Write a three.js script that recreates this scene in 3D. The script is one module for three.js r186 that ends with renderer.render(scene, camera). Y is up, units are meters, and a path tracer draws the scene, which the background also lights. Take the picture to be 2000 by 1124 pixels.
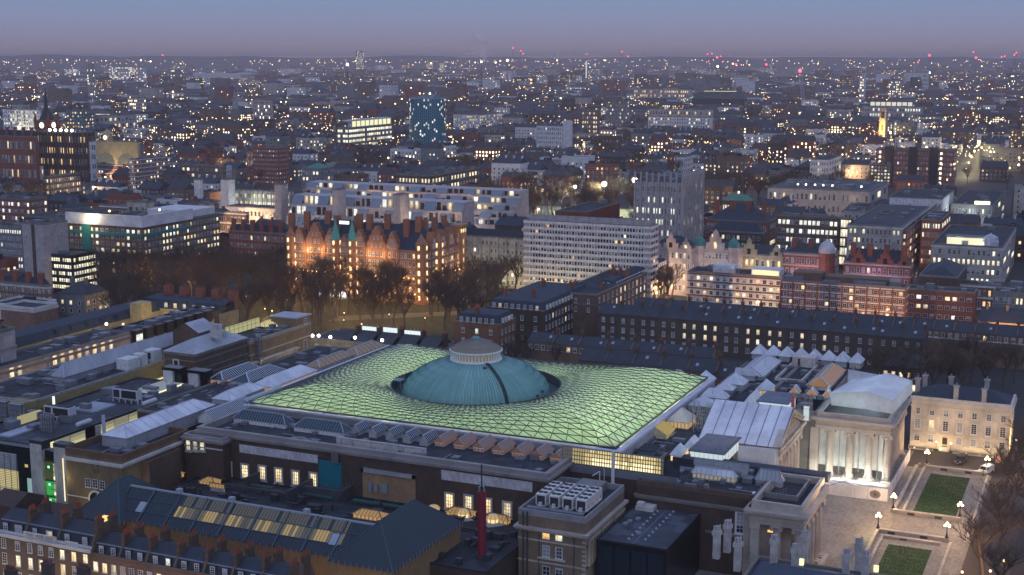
import*as THREE from 'three';
import{mergeGeometries}from 'three/addons/utils/BufferGeometryUtils.js';

// value noise, used by the sky and the textures
const fade=(t)=>t*t*(3 - 2*t);
function noiseGrid(n,seed){const a=new Float32Array(n*n);let s=seed*7919 +13;for (let i=0;i<a.length;i++){s=(s +0x6d2b79f5)|0;let t=Math.imul(s ^(s>>>15),1|s);t=(t +Math.imul(t ^(t>>>7),61|t))^ t;a[i]=((t ^(t>>>14))>>>0)/ 4294967296;}return a;}
const grids={};
function vnoise(u,v,n,seed){
const g=grids[n +'_' +seed]||(grids[n +'_' +seed]=noiseGrid(n,seed)),x=u*n,y=v*n,xi=Math.floor(x),yi=Math.floor(y),fx=fade(x - xi),fy=fade(y - yi),w=(k)=>((k % n)+n)% n;
const a=g[w(yi)*n +w(xi)],b=g[w(yi)*n +w(xi +1)],c=g[w(yi +1)*n +w(xi)],d=g[w(yi +1)*n +w(xi +1)];
return a +(b - a)*fx +(c - a)*fy +(a - b - c +d)*fx*fy;
}
// ---------- camera, sky, sun, exposure ----------
// World axes: x runs east away from the camera, z runs south to the right, y up, metres. Origin: middle of the museum's glass-roofed court.
const scene=new THREE.Scene();
const EYE=[-308.48,105.22,146.69],TURN=0.42258,PITCH=0.16934,FOC=2635.5;
const camera=new THREE.PerspectiveCamera(2*Math.atan(562 / FOC)*180 / Math.PI,2000 / 1124,1,60000);
camera.position.set(...EYE);
camera.lookAt(EYE[0] +Math.cos(TURN)*Math.cos(PITCH)*100,EYE[1] - Math.sin(PITCH)*100,EYE[2] - Math.sin(TURN)*Math.cos(PITCH)*100);
const renderer=new THREE.WebGLRenderer({antialias:true});
renderer.toneMapping=THREE.LinearToneMapping;
renderer.toneMappingExposure=1.17;
renderer.shadowMap.enabled=true;
{
const W=256,H=1024,d=new Float32Array(W*H*4);
const mix=(a,b,t)=>a +(b - a)*Math.min(1,Math.max(0,t));
for (let j=0;j<H;j++)for (let i=0;i<W;i++){
const el=((j +0.5)/ H - 0.5)*180,k=(j*W +i)*4;
const stops=[[0,[0.195,0.172,0.228]],[0.35,[0.225,0.203,0.275]],[0.9,[0.226,0.226,0.335]],[1.5,[0.214,0.246,0.378]],[2.4,[0.196,0.258,0.415]],[8,[0.20,0.268,0.455]],[20,[0.23,0.29,0.50]],[45,[0.30,0.385,0.68]],[90,[0.34,0.44,0.78]]];
let c=stops[0][1];
for (let s=0;s<stops.length - 1;s++)if (el>=stops[s][0]){const t=(el - stops[s][0])/ (stops[s +1][0] - stops[s][0]);c=[0,1,2].map((q)=>mix(stops[s][1][q],stops[s +1][1][q],t));}
if (el<0)c=[0.15,0.135,0.19];
const az=i / W*2*Math.PI,w=1 +0.02*Math.sin(az*2 +el*0.11)+0.035*(vnoise(i / W,(el*0.35)% 1 +(el<0?1:0),16,300)- 0.5);
d[k]=c[0]*w;d[k +1]=c[1]*w;d[k +2]=c[2]*w;d[k +3]=1;
}
const t=new THREE.DataTexture(d,W,H,THREE.RGBAFormat,THREE.FloatType);
t.mapping=THREE.EquirectangularReflectionMapping;t.magFilter=THREE.LinearFilter;t.minFilter=THREE.LinearFilter;t.needsUpdate=true;
scene.background=t;scene.environment=t;
}
const sun=new THREE.DirectionalLight(new THREE.Color(0.82,0.84,1.0),0.32);
sun.position.set(-900,360,330);sun.target.position.set(0,0,0);
sun.castShadow=true;sun.shadow.radius=80;
Object.assign(sun.shadow.camera,{left:-900,right:900,top:900,bottom:-900,near:1,far:3000});
scene.add(sun,sun.target);
scene.fog=new THREE.FogExp2(new THREE.Color(1.0,0.82,0.80),0.000085);

// ---------- helpers ----------
let seedState=12345;
const rnd=()=>{seedState=(seedState +0x6d2b79f5)|0;let t=Math.imul(seedState ^(seedState>>>15),1|seedState);t=(t +Math.imul(t ^(t>>>7),61|t))^ t;return ((t ^(t>>>14))>>>0)/ 4294967296;};
const rr=(a,b)=>a +(b - a)*rnd();
const pick=(a)=>a[Math.floor(rnd()*a.length)];
const sT=Math.sin(TURN),cT=Math.cos(TURN),sP=Math.sin(PITCH),cP=Math.cos(PITCH);
// surveying: the sight line of a point of the photograph (2000 x 1124), met with a level, an east plane or a south plane
function sight(px,py){
const a=(px - 1000)/ FOC,b=-(py - 562)/ FOC,up=b*cP - sP,fw=b*sP +cP;
return [fw*cT +a*sT,up,-fw*sT +a*cT];
}
const P=(px,py,h=0)=>{const d=sight(px,py),t=(h - EYE[1])/ d[1];return [EYE[0] +d[0]*t,EYE[2] +d[2]*t];};
const OX=(px,py,X)=>{const d=sight(px,py),t=(X - EYE[0])/ d[0];return{y:EYE[1] +d[1]*t,z:EYE[2] +d[2]*t};};
const OZ=(px,py,Z)=>{const d=sight(px,py),t=(Z - EYE[2])/ d[2];return{y:EYE[1] +d[1]*t,x:EYE[0] +d[0]*t};};
function project(x,y,z){
const dx=x - EYE[0],dy=y - EYE[1],dz=z - EYE[2],fh=dx*cT - dz*sT,rt=dx*sT +dz*cT;
const fw=fh*cP - dy*sP,up=dy*cP +fh*sP;
return [1000 +FOC*rt / fw,562 - FOC*up / fw,fw];
}
// plan rectangle from its leftmost and rightmost corners in the photograph, both at height h
const R=(l,r,h)=>{const a=P(l[0],l[1],h),b=P(r[0],r[1],h);return{x0:Math.min(a[0],b[0]),z0:Math.min(a[1],b[1]),x1:Math.max(a[0],b[0]),z1:Math.max(a[1],b[1])};};
// z at which the line x = X, y = h passes column px of the photograph
function zAt(px,X,h){
const A=(px - 1000)/ FOC,dx=X - EYE[0],dy=h - EYE[1];
// rt = A * fw ; rt = dx sT + dz cT ; fw = (dx cT - dz sT) cP - dy sP
return EYE[2] +(A*(dx*cT*cP - dy*sP)- dx*sT)/ (cT +A*sT*cP);
}
const xAt=(px,Z,h)=>{const A=(px - 1000)/ FOC,dz=Z - EYE[2],dy=h - EYE[1];return EYE[0] +(A*(-dz*sT*cP - dy*sP)- dz*cT)/ (sT - A*cT*cP);};

const used=new Map();
function numbered(name){const n=used.get(name)||0;used.set(name,n +1);return n?name +'_' +String(n).padStart(3,'0'):name;}
function tag(o,label,category,group,kind){o.userData.label=label;if (category)o.userData.category=category;if (group)o.userData.group=group;if (kind)o.userData.kind=kind;return o;}
function thing(name,label,category,group,pos=[0,0,0],turn=0){
const g=new THREE.Group();g.name=numbered(name);g.position.set(...pos);g.rotation.y=turn;g.org=pos;scene.add(g);
return tag(g,label,category,group);
}
// collects faces, then becomes ONE named mesh
class MB{
constructor(o=[0,0,0]){this.p=[];this.u=[];this.n=[];this.o=o;this.c=null;this.cc=null;}
tri(a,b,c,ua,ub,uc){
const ux=b[0] - a[0],uy=b[1] - a[1],uz=b[2] - a[2],vx=c[0] - a[0],vy=c[1] - a[1],vz=c[2] - a[2];
let nx=uy*vz - uz*vy,ny=uz*vx - ux*vz,nz=ux*vy - uy*vx;const l=Math.hypot(nx,ny,nz)||1;nx /=l;ny /=l;nz /=l;
if (!ua){const f=Math.abs(ny)>0.9?(q)=>[q[0],q[2]]:Math.abs(ny)>0.3?(q)=>(Math.abs(nx)>Math.abs(nz)?[q[2],Math.hypot(q[0],q[1])]:[q[0],Math.hypot(q[2],q[1])]):Math.abs(nx)>Math.abs(nz)?(q)=>[q[2] +q[0]*0.37,q[1]]:(q)=>[q[0] +q[2]*0.37,q[1]];ua=f(a);ub=f(b);uc=f(c);}
const o=this.o;
this.p.push(a[0] - o[0],a[1] - o[1],a[2] - o[2],b[0] - o[0],b[1] - o[1],b[2] - o[2],c[0] - o[0],c[1] - o[1],c[2] - o[2]);
this.n.push(nx,ny,nz,nx,ny,nz,nx,ny,nz);this.u.push(...ua,...ub,...uc);
if (this.cc){if (!this.c)this.c=[];this.c.push(...this.cc,...this.cc,...this.cc);}
return this;
}
quad(a,b,c,d,uv){if (uv){this.tri(a,b,c,uv[0],uv[1],uv[2]);this.tri(a,c,d,uv[0],uv[2],uv[3]);}else{this.tri(a,b,c);this.tri(a,c,d);}return this;}
box(x0,y0,z0,x1,y1,z1,bottom=false){
this.quad([x0,y0,z0],[x0,y0,z1],[x0,y1,z1],[x0,y1,z0]);
this.quad([x1,y0,z1],[x1,y0,z0],[x1,y1,z0],[x1,y1,z1]);
this.quad([x0,y0,z1],[x1,y0,z1],[x1,y1,z1],[x0,y1,z1]);
this.quad([x1,y0,z0],[x0,y0,z0],[x0,y1,z0],[x1,y1,z0]);
this.quad([x0,y1,z1],[x1,y1,z1],[x1,y1,z0],[x0,y1,z0]);
if (bottom)this.quad([x0,y0,z0],[x1,y0,z0],[x1,y0,z1],[x0,y0,z1]);
return this;
}
// ring of four walls of thickness t (a parapet)
rim(x0,y0,z0,x1,y1,z1,t){this.box(x0,y0,z0,x0 +t,y1,z1);this.box(x1 - t,y0,z0,x1,y1,z1);this.box(x0 +t,y0,z0,x1 - t,y1,z0 +t);this.box(x0 +t,y0,z1 - t,x1 - t,y1,z1);return this;}
hip(x0,z0,x1,z1,y0,y1,inset){
const lx=x1 - x0,lz=z1 - z0,i=inset??Math.min(lx,lz)/ 2;
let A,B;
if (lx>=lz){A=[x0 +i,y1,(z0 +z1)/ 2];B=[x1 - i,y1,(z0 +z1)/ 2];this.quad([x0,y0,z1],[x1,y0,z1],B,A).quad([x1,y0,z0],[x0,y0,z0],A,B).tri([x0,y0,z0],[x0,y0,z1],A).tri([x1,y0,z1],[x1,y0,z0],B);}
else{A=[(x0 +x1)/ 2,y1,z0 +i];B=[(x0 +x1)/ 2,y1,z1 - i];this.quad([x0,y0,z0],[x0,y0,z1],B,A).quad([x1,y0,z1],[x1,y0,z0],A,B).tri([x1,y0,z0],[x0,y0,z0],A).tri([x0,y0,z1],[x1,y0,z1],B);}
return this;
}
bar(a,b,w,h=w,sides=4){
const d=[b[0] - a[0],b[1] - a[1],b[2] - a[2]],L=Math.hypot(...d);if (L<1e-5)return this;d[0] /=L;d[1] /=L;d[2] /=L;
let s=Math.abs(d[1])>0.9?[1,0,0]:[-d[2],0,d[0]];const sl=Math.hypot(...s);s=s.map((v)=>v / sl);
const t=[s[1]*d[2] - s[2]*d[1],s[2]*d[0] - s[0]*d[2],s[0]*d[1] - s[1]*d[0]],r=[],q=[];
for (let i=0;i<sides;i++){const an=(i +0.5)/ sides*2*Math.PI,k=sides===4?1.414:1,cx=Math.cos(an)*w / 2*k,cy=Math.sin(an)*h / 2*k;r.push([0,1,2].map((m)=>a[m] +s[m]*cx +t[m]*cy));q.push([0,1,2].map((m)=>b[m] +s[m]*cx +t[m]*cy));}
for (let i=0;i<sides;i++){const j=(i +1)% sides;this.quad(r[j],r[i],q[i],q[j]);}
return this;
}
cyl(x,y0,z,r0,y1,r1=r0,n=10,cap=true){
for (let i=0;i<n;i++){const a=i / n*2*Math.PI,b=(i +1)/ n*2*Math.PI,ca=Math.cos(a),sa=Math.sin(a),cb=Math.cos(b),sb=Math.sin(b);
this.quad([x +r0*cb,y0,z +r0*sb],[x +r0*ca,y0,z +r0*sa],[x +r1*ca,y1,z +r1*sa],[x +r1*cb,y1,z +r1*sb]);
if (cap&&r1>0)this.tri([x,y1,z],[x +r1*cb,y1,z +r1*sb],[x +r1*ca,y1,z +r1*sa]);}
return this;
}
ball(x,y,z,r,n=8){const m=n / 2|0;for (let j=0;j<m;j++){const t0=(j / m - 0.5)*Math.PI,t1=((j +1)/ m - 0.5)*Math.PI;this.cyl(x,y +r*Math.sin(t0),z,r*Math.cos(t0),y +r*Math.sin(t1),r*Math.cos(t1),n,false);}return this;}
lathe(x,y,z,prof,n=16){for (let k=0;k<prof.length - 1;k++)this.cyl(x,y +prof[k][1],z,prof[k][0],y +prof[k +1][1],prof[k +1][0],n,false);return this;}
geo(){
const g=new THREE.BufferGeometry();
g.setAttribute('position',new THREE.Float32BufferAttribute(this.p,3));g.setAttribute('normal',new THREE.Float32BufferAttribute(this.n,3));g.setAttribute('uv',new THREE.Float32BufferAttribute(this.u,2));
if (this.c)g.setAttribute('color',new THREE.Float32BufferAttribute(this.c,3));
return g;
}
get empty(){return !this.p.length;}
build(name,mat,parent,kind){
if (!this.p.length)return null;
const m=new THREE.Mesh(this.geo(),mat);m.castShadow=m.receiveShadow=true;m.position.set(...this.o);
m.org=this.o;if (parent){m.name=name;parent.add(m);const q=parent.org||[0,0,0];m.position.set(this.o[0] - q[0],this.o[1] - q[1],this.o[2] - q[2]);}else{m.name=numbered(name);scene.add(m);}
if (kind)m.userData.kind=kind;
return m;
}
}

// ---------- textures and materials ----------
const fbm=(u,v,n,seed,oct=4)=>{let s=0,a=0.5,t=0;for (let o=0;o<oct;o++){s +=a*vnoise(u,v,n,seed +o);t +=a;n*=2;a*=0.55;}return s / t;};
function tex(size,metres,f){
const d=new Uint8Array(size*size*4),enc=(x)=>{x=Math.min(1,Math.max(0,x));return 255*(x<=0.0031308?12.92*x:1.055*Math.pow(x,1 / 2.4)- 0.055);};
for (let j=0;j<size;j++)for (let i=0;i<size;i++){let c=f((i +0.5)/ size,(j +0.5)/ size);if (typeof c==='number')c=[c,c,c];const k=(j*size +i)*4;d[k]=enc(c[0]);d[k +1]=enc(c[1]);d[k +2]=enc(c[2]);d[k +3]=255;}
const t=new THREE.DataTexture(d,size,size);t.colorSpace=THREE.SRGBColorSpace;t.wrapS=t.wrapT=THREE.RepeatWrapping;t.magFilter=THREE.LinearFilter;t.minFilter=THREE.LinearMipmapLinearFilter;t.generateMipmaps=true;t.repeat.set(1 / metres,1 / metres);t.needsUpdate=true;
return t;
}
const hash=(a,b)=>{let t=Math.imul((a|0)^ 0x9e37,0x85ebca6b)^ Math.imul((b|0)+77,0xc2b2ae35);t=Math.imul(t ^(t>>>13),0x27d4eb2f);return ((t ^(t>>>15))>>>0)/ 4294967296;};
const T={
brick:tex(1024,11,(u,v)=>{const r=Math.floor(v*128),c=Math.floor(u*48 +(r % 2)*0.5)% 48,fv=v*128 - r,m=fv<0.16?1.15:1;return m*(0.42 +0.22*hash(c,r)+0.55*fbm(u,v,5,3,5)*(0.7 +0.5*vnoise(u,v*0.25,40,9)));}),
stone:tex(512,14,(u,v)=>{const s=fbm(u,v,5,21,5),st=vnoise(u,v,60,5)*vnoise(u,v,3,8);return 0.42 +0.55*s +0.25*st -(Math.abs((v*14 / 0.7)% 1)<0.06?0.08:0);}),
streak:tex(512,10,(u,v)=>{const a=vnoise(u,v*0.1,70,31),b=fbm(u,v,4,33,5),c=vnoise(u,v*0.5,24,36);return 0.4 +0.35*b +0.2*a*c +0.2*c;}),
felt:tex(512,22,(u,v)=>{const b=fbm(u,v,4,41,6),w=Math.max(0,fbm(u,v,7,47,4)- 0.52)*2.4,seam=Math.abs((u*22)% 1)<0.05?0.12:0;return 0.22 +0.7*b +w*1.5 - seam;}),
slate:tex(512,6,(u,v)=>{const r=Math.floor(v*24),c=Math.floor(u*18 +(r % 2)*0.5)% 18,fv=v*24 - r;return (fv<0.14?0.65:1)*(0.48 +0.28*hash(c,r +7)+0.42*fbm(u,v,4,53,4));}),
metal:tex(512,16,(u,v)=>0.48 +0.5*fbm(u,v,4,61,5)+0.16*vnoise(u,v*0.3,50,63)*fbm(u,v,6,66,2)),
copper:tex(512,20,(u,v)=>0.38 +0.32*fbm(u,v,3,161,5)+0.42*vnoise(u,v*0.06,90,163)*fbm(u,v,5,167,3)+0.16*vnoise(u,v*0.12,220,165)),
paving:tex(1024,24,(u,v)=>{const r=Math.floor(v*40),c=Math.floor(u*26 +(r % 2)*0.5)% 26,fu=(u*26 +(r % 2)*0.5)% 1,fv=(v*40)% 1;return (fu<0.05||fv<0.06?0.6:1)*(0.42 +0.26*hash(c,r)+0.5*fbm(u,v,5,71,5));}),
grass:tex(512,9,(u,v)=>{const m=0.9 +0.12*Math.sign(Math.sin(u*Math.PI*2*4)),n=fbm(u,v,20,81,4)*0.8 +fbm(u,v,4,83,3)*0.5;return [m*n*0.95,m*n,m*n*0.8];}),
ground:tex(512,160,(u,v)=>0.3 +0.8*fbm(u,v,6,91,6)),
};
const mats={};
function M(type,r,g,b,extra={}){
const key=type +'|' +[r,g,b].map((v)=>v.toFixed(3)).join(',')+JSON.stringify(extra);
if (mats[key])return mats[key];
const m=new THREE.MeshStandardMaterial({roughness:{metal:0.5,slate:0.75,felt:0.85}[type]??0.9,metalness:0,...extra});
m.color.setRGB(r*1.35,g*1.35,b*1.35);m.name=type;
if (T[type]){m.map=T[type];if (type !=='ground'&&type !=='grass'){m.bumpMap=T[type];m.bumpScale={brick:0.012,stone:0.02,slate:0.03,felt:0.02,metal:0.01,paving:0.01,streak:0.015}[type];}}
return (mats[key]=m);
}
const plain=(r,g,b,extra={})=>{const k='p' +r +',' +g +',' +b +JSON.stringify(extra);if (mats[k])return mats[k];const m=new THREE.MeshStandardMaterial({roughness:0.7,...extra});m.color.setRGB(r,g,b);return (mats[k]=m);};
const glow=(r,g,b,s=1)=>{const k='g' +[r,g,b,s];if (mats[k])return mats[k];const m=new THREE.MeshStandardMaterial({roughness:0.6,color:0x222222});m.emissive.setRGB(r,g,b);m.emissiveIntensity=s;return (mats[k]=m);};
// rooms behind lit panes and the dark panes: 8 x 8 tiles each
const LITCOL=[[1,0.66,0.28],[1,0.72,0.36],[1,0.80,0.48],[1,0.86,0.60],[1,0.93,0.76],[0.95,0.98,0.9],[1,0.58,0.2],[0.98,0.9,0.55]];
function atlas(lit){
const N=512,d=new Uint8Array(N*N*4);
for (let j=0;j<N;j++)for (let i=0;i<N;i++){
const ti=i>>6,tj=j>>6,id=tj*8 +ti,u=(i&63)/ 64,v=(j&63)/ 64,k=(j*N +i)*4;let c;
if (lit){
const base=LITCOL[ti],s=0.35 +0.65*hash(id,5),room=0.55 +0.55*vnoise(u*0.5 +ti*0.1,v*0.5 +tj*0.13,9,101),lamp=Math.exp(-((u - 0.2 - 0.6*hash(id,8))**2 +(v - 0.72)**2)*14);
const blind=hash(id,3)<0.4?(v>0.35 +0.5*hash(id,4)?0.75:1):1,curtain=hash(id,6)<0.4&&(u<0.16||u>0.84)?0.5:1,low=v<0.2?0.7:1;
const q=s*room*blind*curtain*low +0.35*lamp;c=[base[0]*q,base[1]*q,base[2]*(q*0.9 +0.04)];
}else{
const kind=hash(id,11),n=0.7 +0.6*vnoise(u*0.5 +ti*0.1,v*0.5 +tj*0.1,7,111);let q=0.03;
if (kind<0.3)q=v>0.3 +0.5*hash(id,12)?0.34:0.035;else if (kind<0.45)q=u<0.22||u>0.78?0.3:0.03;else if (kind<0.58)q=0.3;
c=[q*n,q*n*1.02,q*n*1.06];
}
for (let m=0;m<3;m++)d[k +m]=255*Math.pow(Math.min(1,Math.max(0,c[m])),1 / 2.2);d[k +3]=255;
}
const t=new THREE.DataTexture(d,N,N);t.colorSpace=THREE.SRGBColorSpace;t.magFilter=THREE.LinearFilter;t.minFilter=THREE.LinearMipmapLinearFilter;t.generateMipmaps=true;t.needsUpdate=true;return t;
}
const litTex=atlas(true),darkTex=atlas(false);
const litMat=(s)=>mats['lit' +s]||(mats['lit' +s]=Object.assign(new THREE.MeshStandardMaterial({color:0x111111,roughness:0.3,emissive:0xffffff,emissiveMap:litTex,emissiveIntensity:s}),{name:'lit_window'}));
const LIT=litMat(1.35),LITFAR=litMat(1.6);
const DARK=new THREE.MeshStandardMaterial({map:darkTex,roughness:0.12});DARK.name='window_glass';
const tileUV=(tx,ty)=>{const e=0.004,x=tx / 8 +e,y=ty / 8 +e,s=0.125 - 2*e;return [[x,y],[x +s,y],[x +s,y +s],[x,y +s]];};
const FR=plain(0.62,0.62,0.6),FRD=plain(0.05,0.05,0.055);
// a flat front: origin o, u runs to the right as seen from outside; at() gives points d metres in front of the wall
class Face{
constructor(o,u){this.o=o;this.u=u;this.n=[-u[2],0,u[0]];}
at(s,v,d=0){return [this.o[0] +this.u[0]*s +this.n[0]*d,this.o[1] +v,this.o[2] +this.u[2]*s +this.n[2]*d];}
quad(mb,s0,v0,s1,v1,d=0,uv){mb.quad(this.at(s0,v0,d),this.at(s1,v0,d),this.at(s1,v1,d),this.at(s0,v1,d),uv);}
slab(mb,s0,v0,s1,v1,d0,d1){
const p=(s,v,d)=>this.at(s,v,d);
mb.quad(p(s0,v0,d1),p(s1,v0,d1),p(s1,v1,d1),p(s0,v1,d1));mb.quad(p(s0,v1,d1),p(s1,v1,d1),p(s1,v1,d0),p(s0,v1,d0));mb.quad(p(s0,v0,d0),p(s1,v0,d0),p(s1,v0,d1),p(s0,v0,d1));
mb.quad(p(s0,v0,d0),p(s0,v0,d1),p(s0,v1,d1),p(s0,v1,d0));mb.quad(p(s1,v0,d1),p(s1,v0,d0),p(s1,v1,d0),p(s1,v1,d1));
}
frame(mb,s0,v0,s1,v1,w,d0,d1){this.slab(mb,s0,v0,s0 +w,v1,d0,d1);this.slab(mb,s1 - w,v0,s1,v1,d0,d1);this.slab(mb,s0 +w,v1 - w,s1 - w,v1,d0,d1);this.slab(mb,s0 +w,v0,s1 - w,v0 +w,d0,d1);}
}
const front=(x,z0,y=0)=>new Face([x,y,z0],[0,0,1]);
const side=(x0,z,y=0)=>new Face([x0,y,z],[1,0,0]);
const WARM=[0,1,2,3],PALE=[3,4,7],COOL=[4,5,5],MIX=[0,1,2,3,3,4,5,7];
// rows and columns of windows on a face; frames, sills, lit and dark panes go to the given collectors
function windows(face,s0,s1,o,out){
const{rows,n,w=1.1,h=1.7,v0=1.2,step=3.2,lit=0.2,pal=MIX,d=0.05,frame=0.09,sill=true,bars=1,gap,far=false}=o;
for (let r=0;r<rows;r++){
const lf=Array.isArray(lit)?lit[r]??0:lit;
for (let c=0;c<n;c++){
if (gap&&gap(r,c))continue;
const s=s0 +(c +0.5)/ n*(s1 - s0),v=v0 +r*step,on=rnd()<lf,uv=on?tileUV(pick(pal),Math.floor(rnd()*8)):tileUV(Math.floor(rnd()*8),Math.floor(rnd()*8));
face.quad(on?out.lit:out.dark,s - w / 2,v,s +w / 2,v +h,d*0.4,uv);
if (frame&&out.frame){
face.frame(out.frame,s - w / 2 - frame*0.6,v - frame*0.6,s +w / 2 +frame*0.6,v +h +frame*0.6,frame,0,d +0.03);
if (bars){face.slab(out.frame,s - 0.03,v,s +0.03,v +h,d*0.4,d +0.01);for (let b=1;b<=bars;b++)face.slab(out.frame,s - w / 2,v +h*b / (bars +1)- 0.03,s +w / 2,v +h*b / (bars +1)+0.03,d*0.4,d +0.012);}
if (sill)face.slab(out.frame,s - w / 2 - 0.12,v - 0.22,s +w / 2 +0.12,v - frame*0.6,0,d +0.1);
}
}
}
}
function sinkWindows(parent,out,litM=LIT,frameM=FR){
out.lit&&out.lit.build('window',litM,parent,'stuff');out.dark&&out.dark.build('window',DARK,parent,'stuff');out.frame&&out.frame.build('window_frame',frameM,parent,'stuff');
}
const sink=(o)=>({lit:new MB(o),dark:new MB(o),frame:new MB(o)});
// one window as a part of its own (frame with bars, and a pane below it)
function oneWindow(parent,face,s0,v0,s1,v1,o={}){
const{on=false,pal=WARM,w=0.14,cols=2,rows=3,d=0.12,litM=LIT,surround=FR,sill=true}=o,org=face.at(s0,v0),f=new MB(org),p=new MB(org);
face.frame(f,s0 - w,v0 - w,s1 +w,v1 +w,w,0,d);
for (let c=1;c<cols;c++){const s=s0 +(s1 - s0)*c / cols;face.slab(f,s - 0.035,v0,s +0.035,v1,0.03,d - 0.03);}
for (let r=1;r<rows;r++){const v=v0 +(v1 - v0)*r / rows;face.slab(f,s0,v - 0.035,s1,v +0.035,0.032,d - 0.028);}
if (sill)face.slab(f,s0 - w*1.6,v0 - w*2,s1 +w*1.6,v0 - w,0,d +0.12);
face.quad(p,s0,v0,s1,v1,0.035,tileUV(on?pick(pal):Math.floor(rnd()*8),Math.floor(rnd()*8)));
const m=f.build('window',surround,parent);p.build('pane',on?litM:DARK,m);
return m;
}
const lamp=(x,y,z,c,i,dist=0)=>{const l=new THREE.PointLight(new THREE.Color(...c),i,dist,2);l.position.set(x,y,z);l.castShadow=true;scene.add(l);return l;};  // point light alone; calls without a built fixture are unseen lights

// ---------- materials of the museum ----------
const STONE=M('stone',0.42,0.37,0.31),STONED=M('stone',0.19,0.18,0.165),STONEW=M('stone',0.55,0.53,0.49),BRICKD=M('brick',0.062,0.043,0.031),BRICKY=M('brick',0.20,0.145,0.085),BRICKR=M('brick',0.20,0.075,0.045),BRICKB=M('brick',0.092,0.062,0.042);
const FELT=M('felt',0.026,0.030,0.037),FELTL=M('felt',0.085,0.095,0.11),LEAD=M('metal',0.34,0.36,0.39),LEADW=M('metal',0.56,0.58,0.62),SLATE=M('slate',0.032,0.037,0.047),SLATEB=M('slate',0.026,0.035,0.050),WHITE=M('streak',0.62,0.62,0.61),CONC=M('streak',0.33,0.31,0.28),DKMET=plain(0.035,0.038,0.042,{roughness:0.45}),STEEL=plain(0.35,0.36,0.38,{roughness:0.35,metalness:0.7}),WPAINT=plain(0.72,0.72,0.70),SHEET=Object.assign(M('metal',0.60,0.62,0.66).clone(),{roughness:0.38,name:'sheeting'});
const ROOFGLASS=new THREE.MeshPhysicalMaterial({color:0x000000,roughness:0.25,metalness:0});ROOFGLASS.color.setRGB(0.016,0.042,0.058);

// ---------- the ground ----------
{
const g=new MB();const ring=[0,700,2500,9000,45000];
g.quad([-700,-0.05,45000],[45000,-0.05,45000],[45000,-0.05,-45000],[-700,-0.05,-45000]);
const m=g.build('ground',M('ground',0.045,0.043,0.044));m.userData.kind='structure';
}
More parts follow.
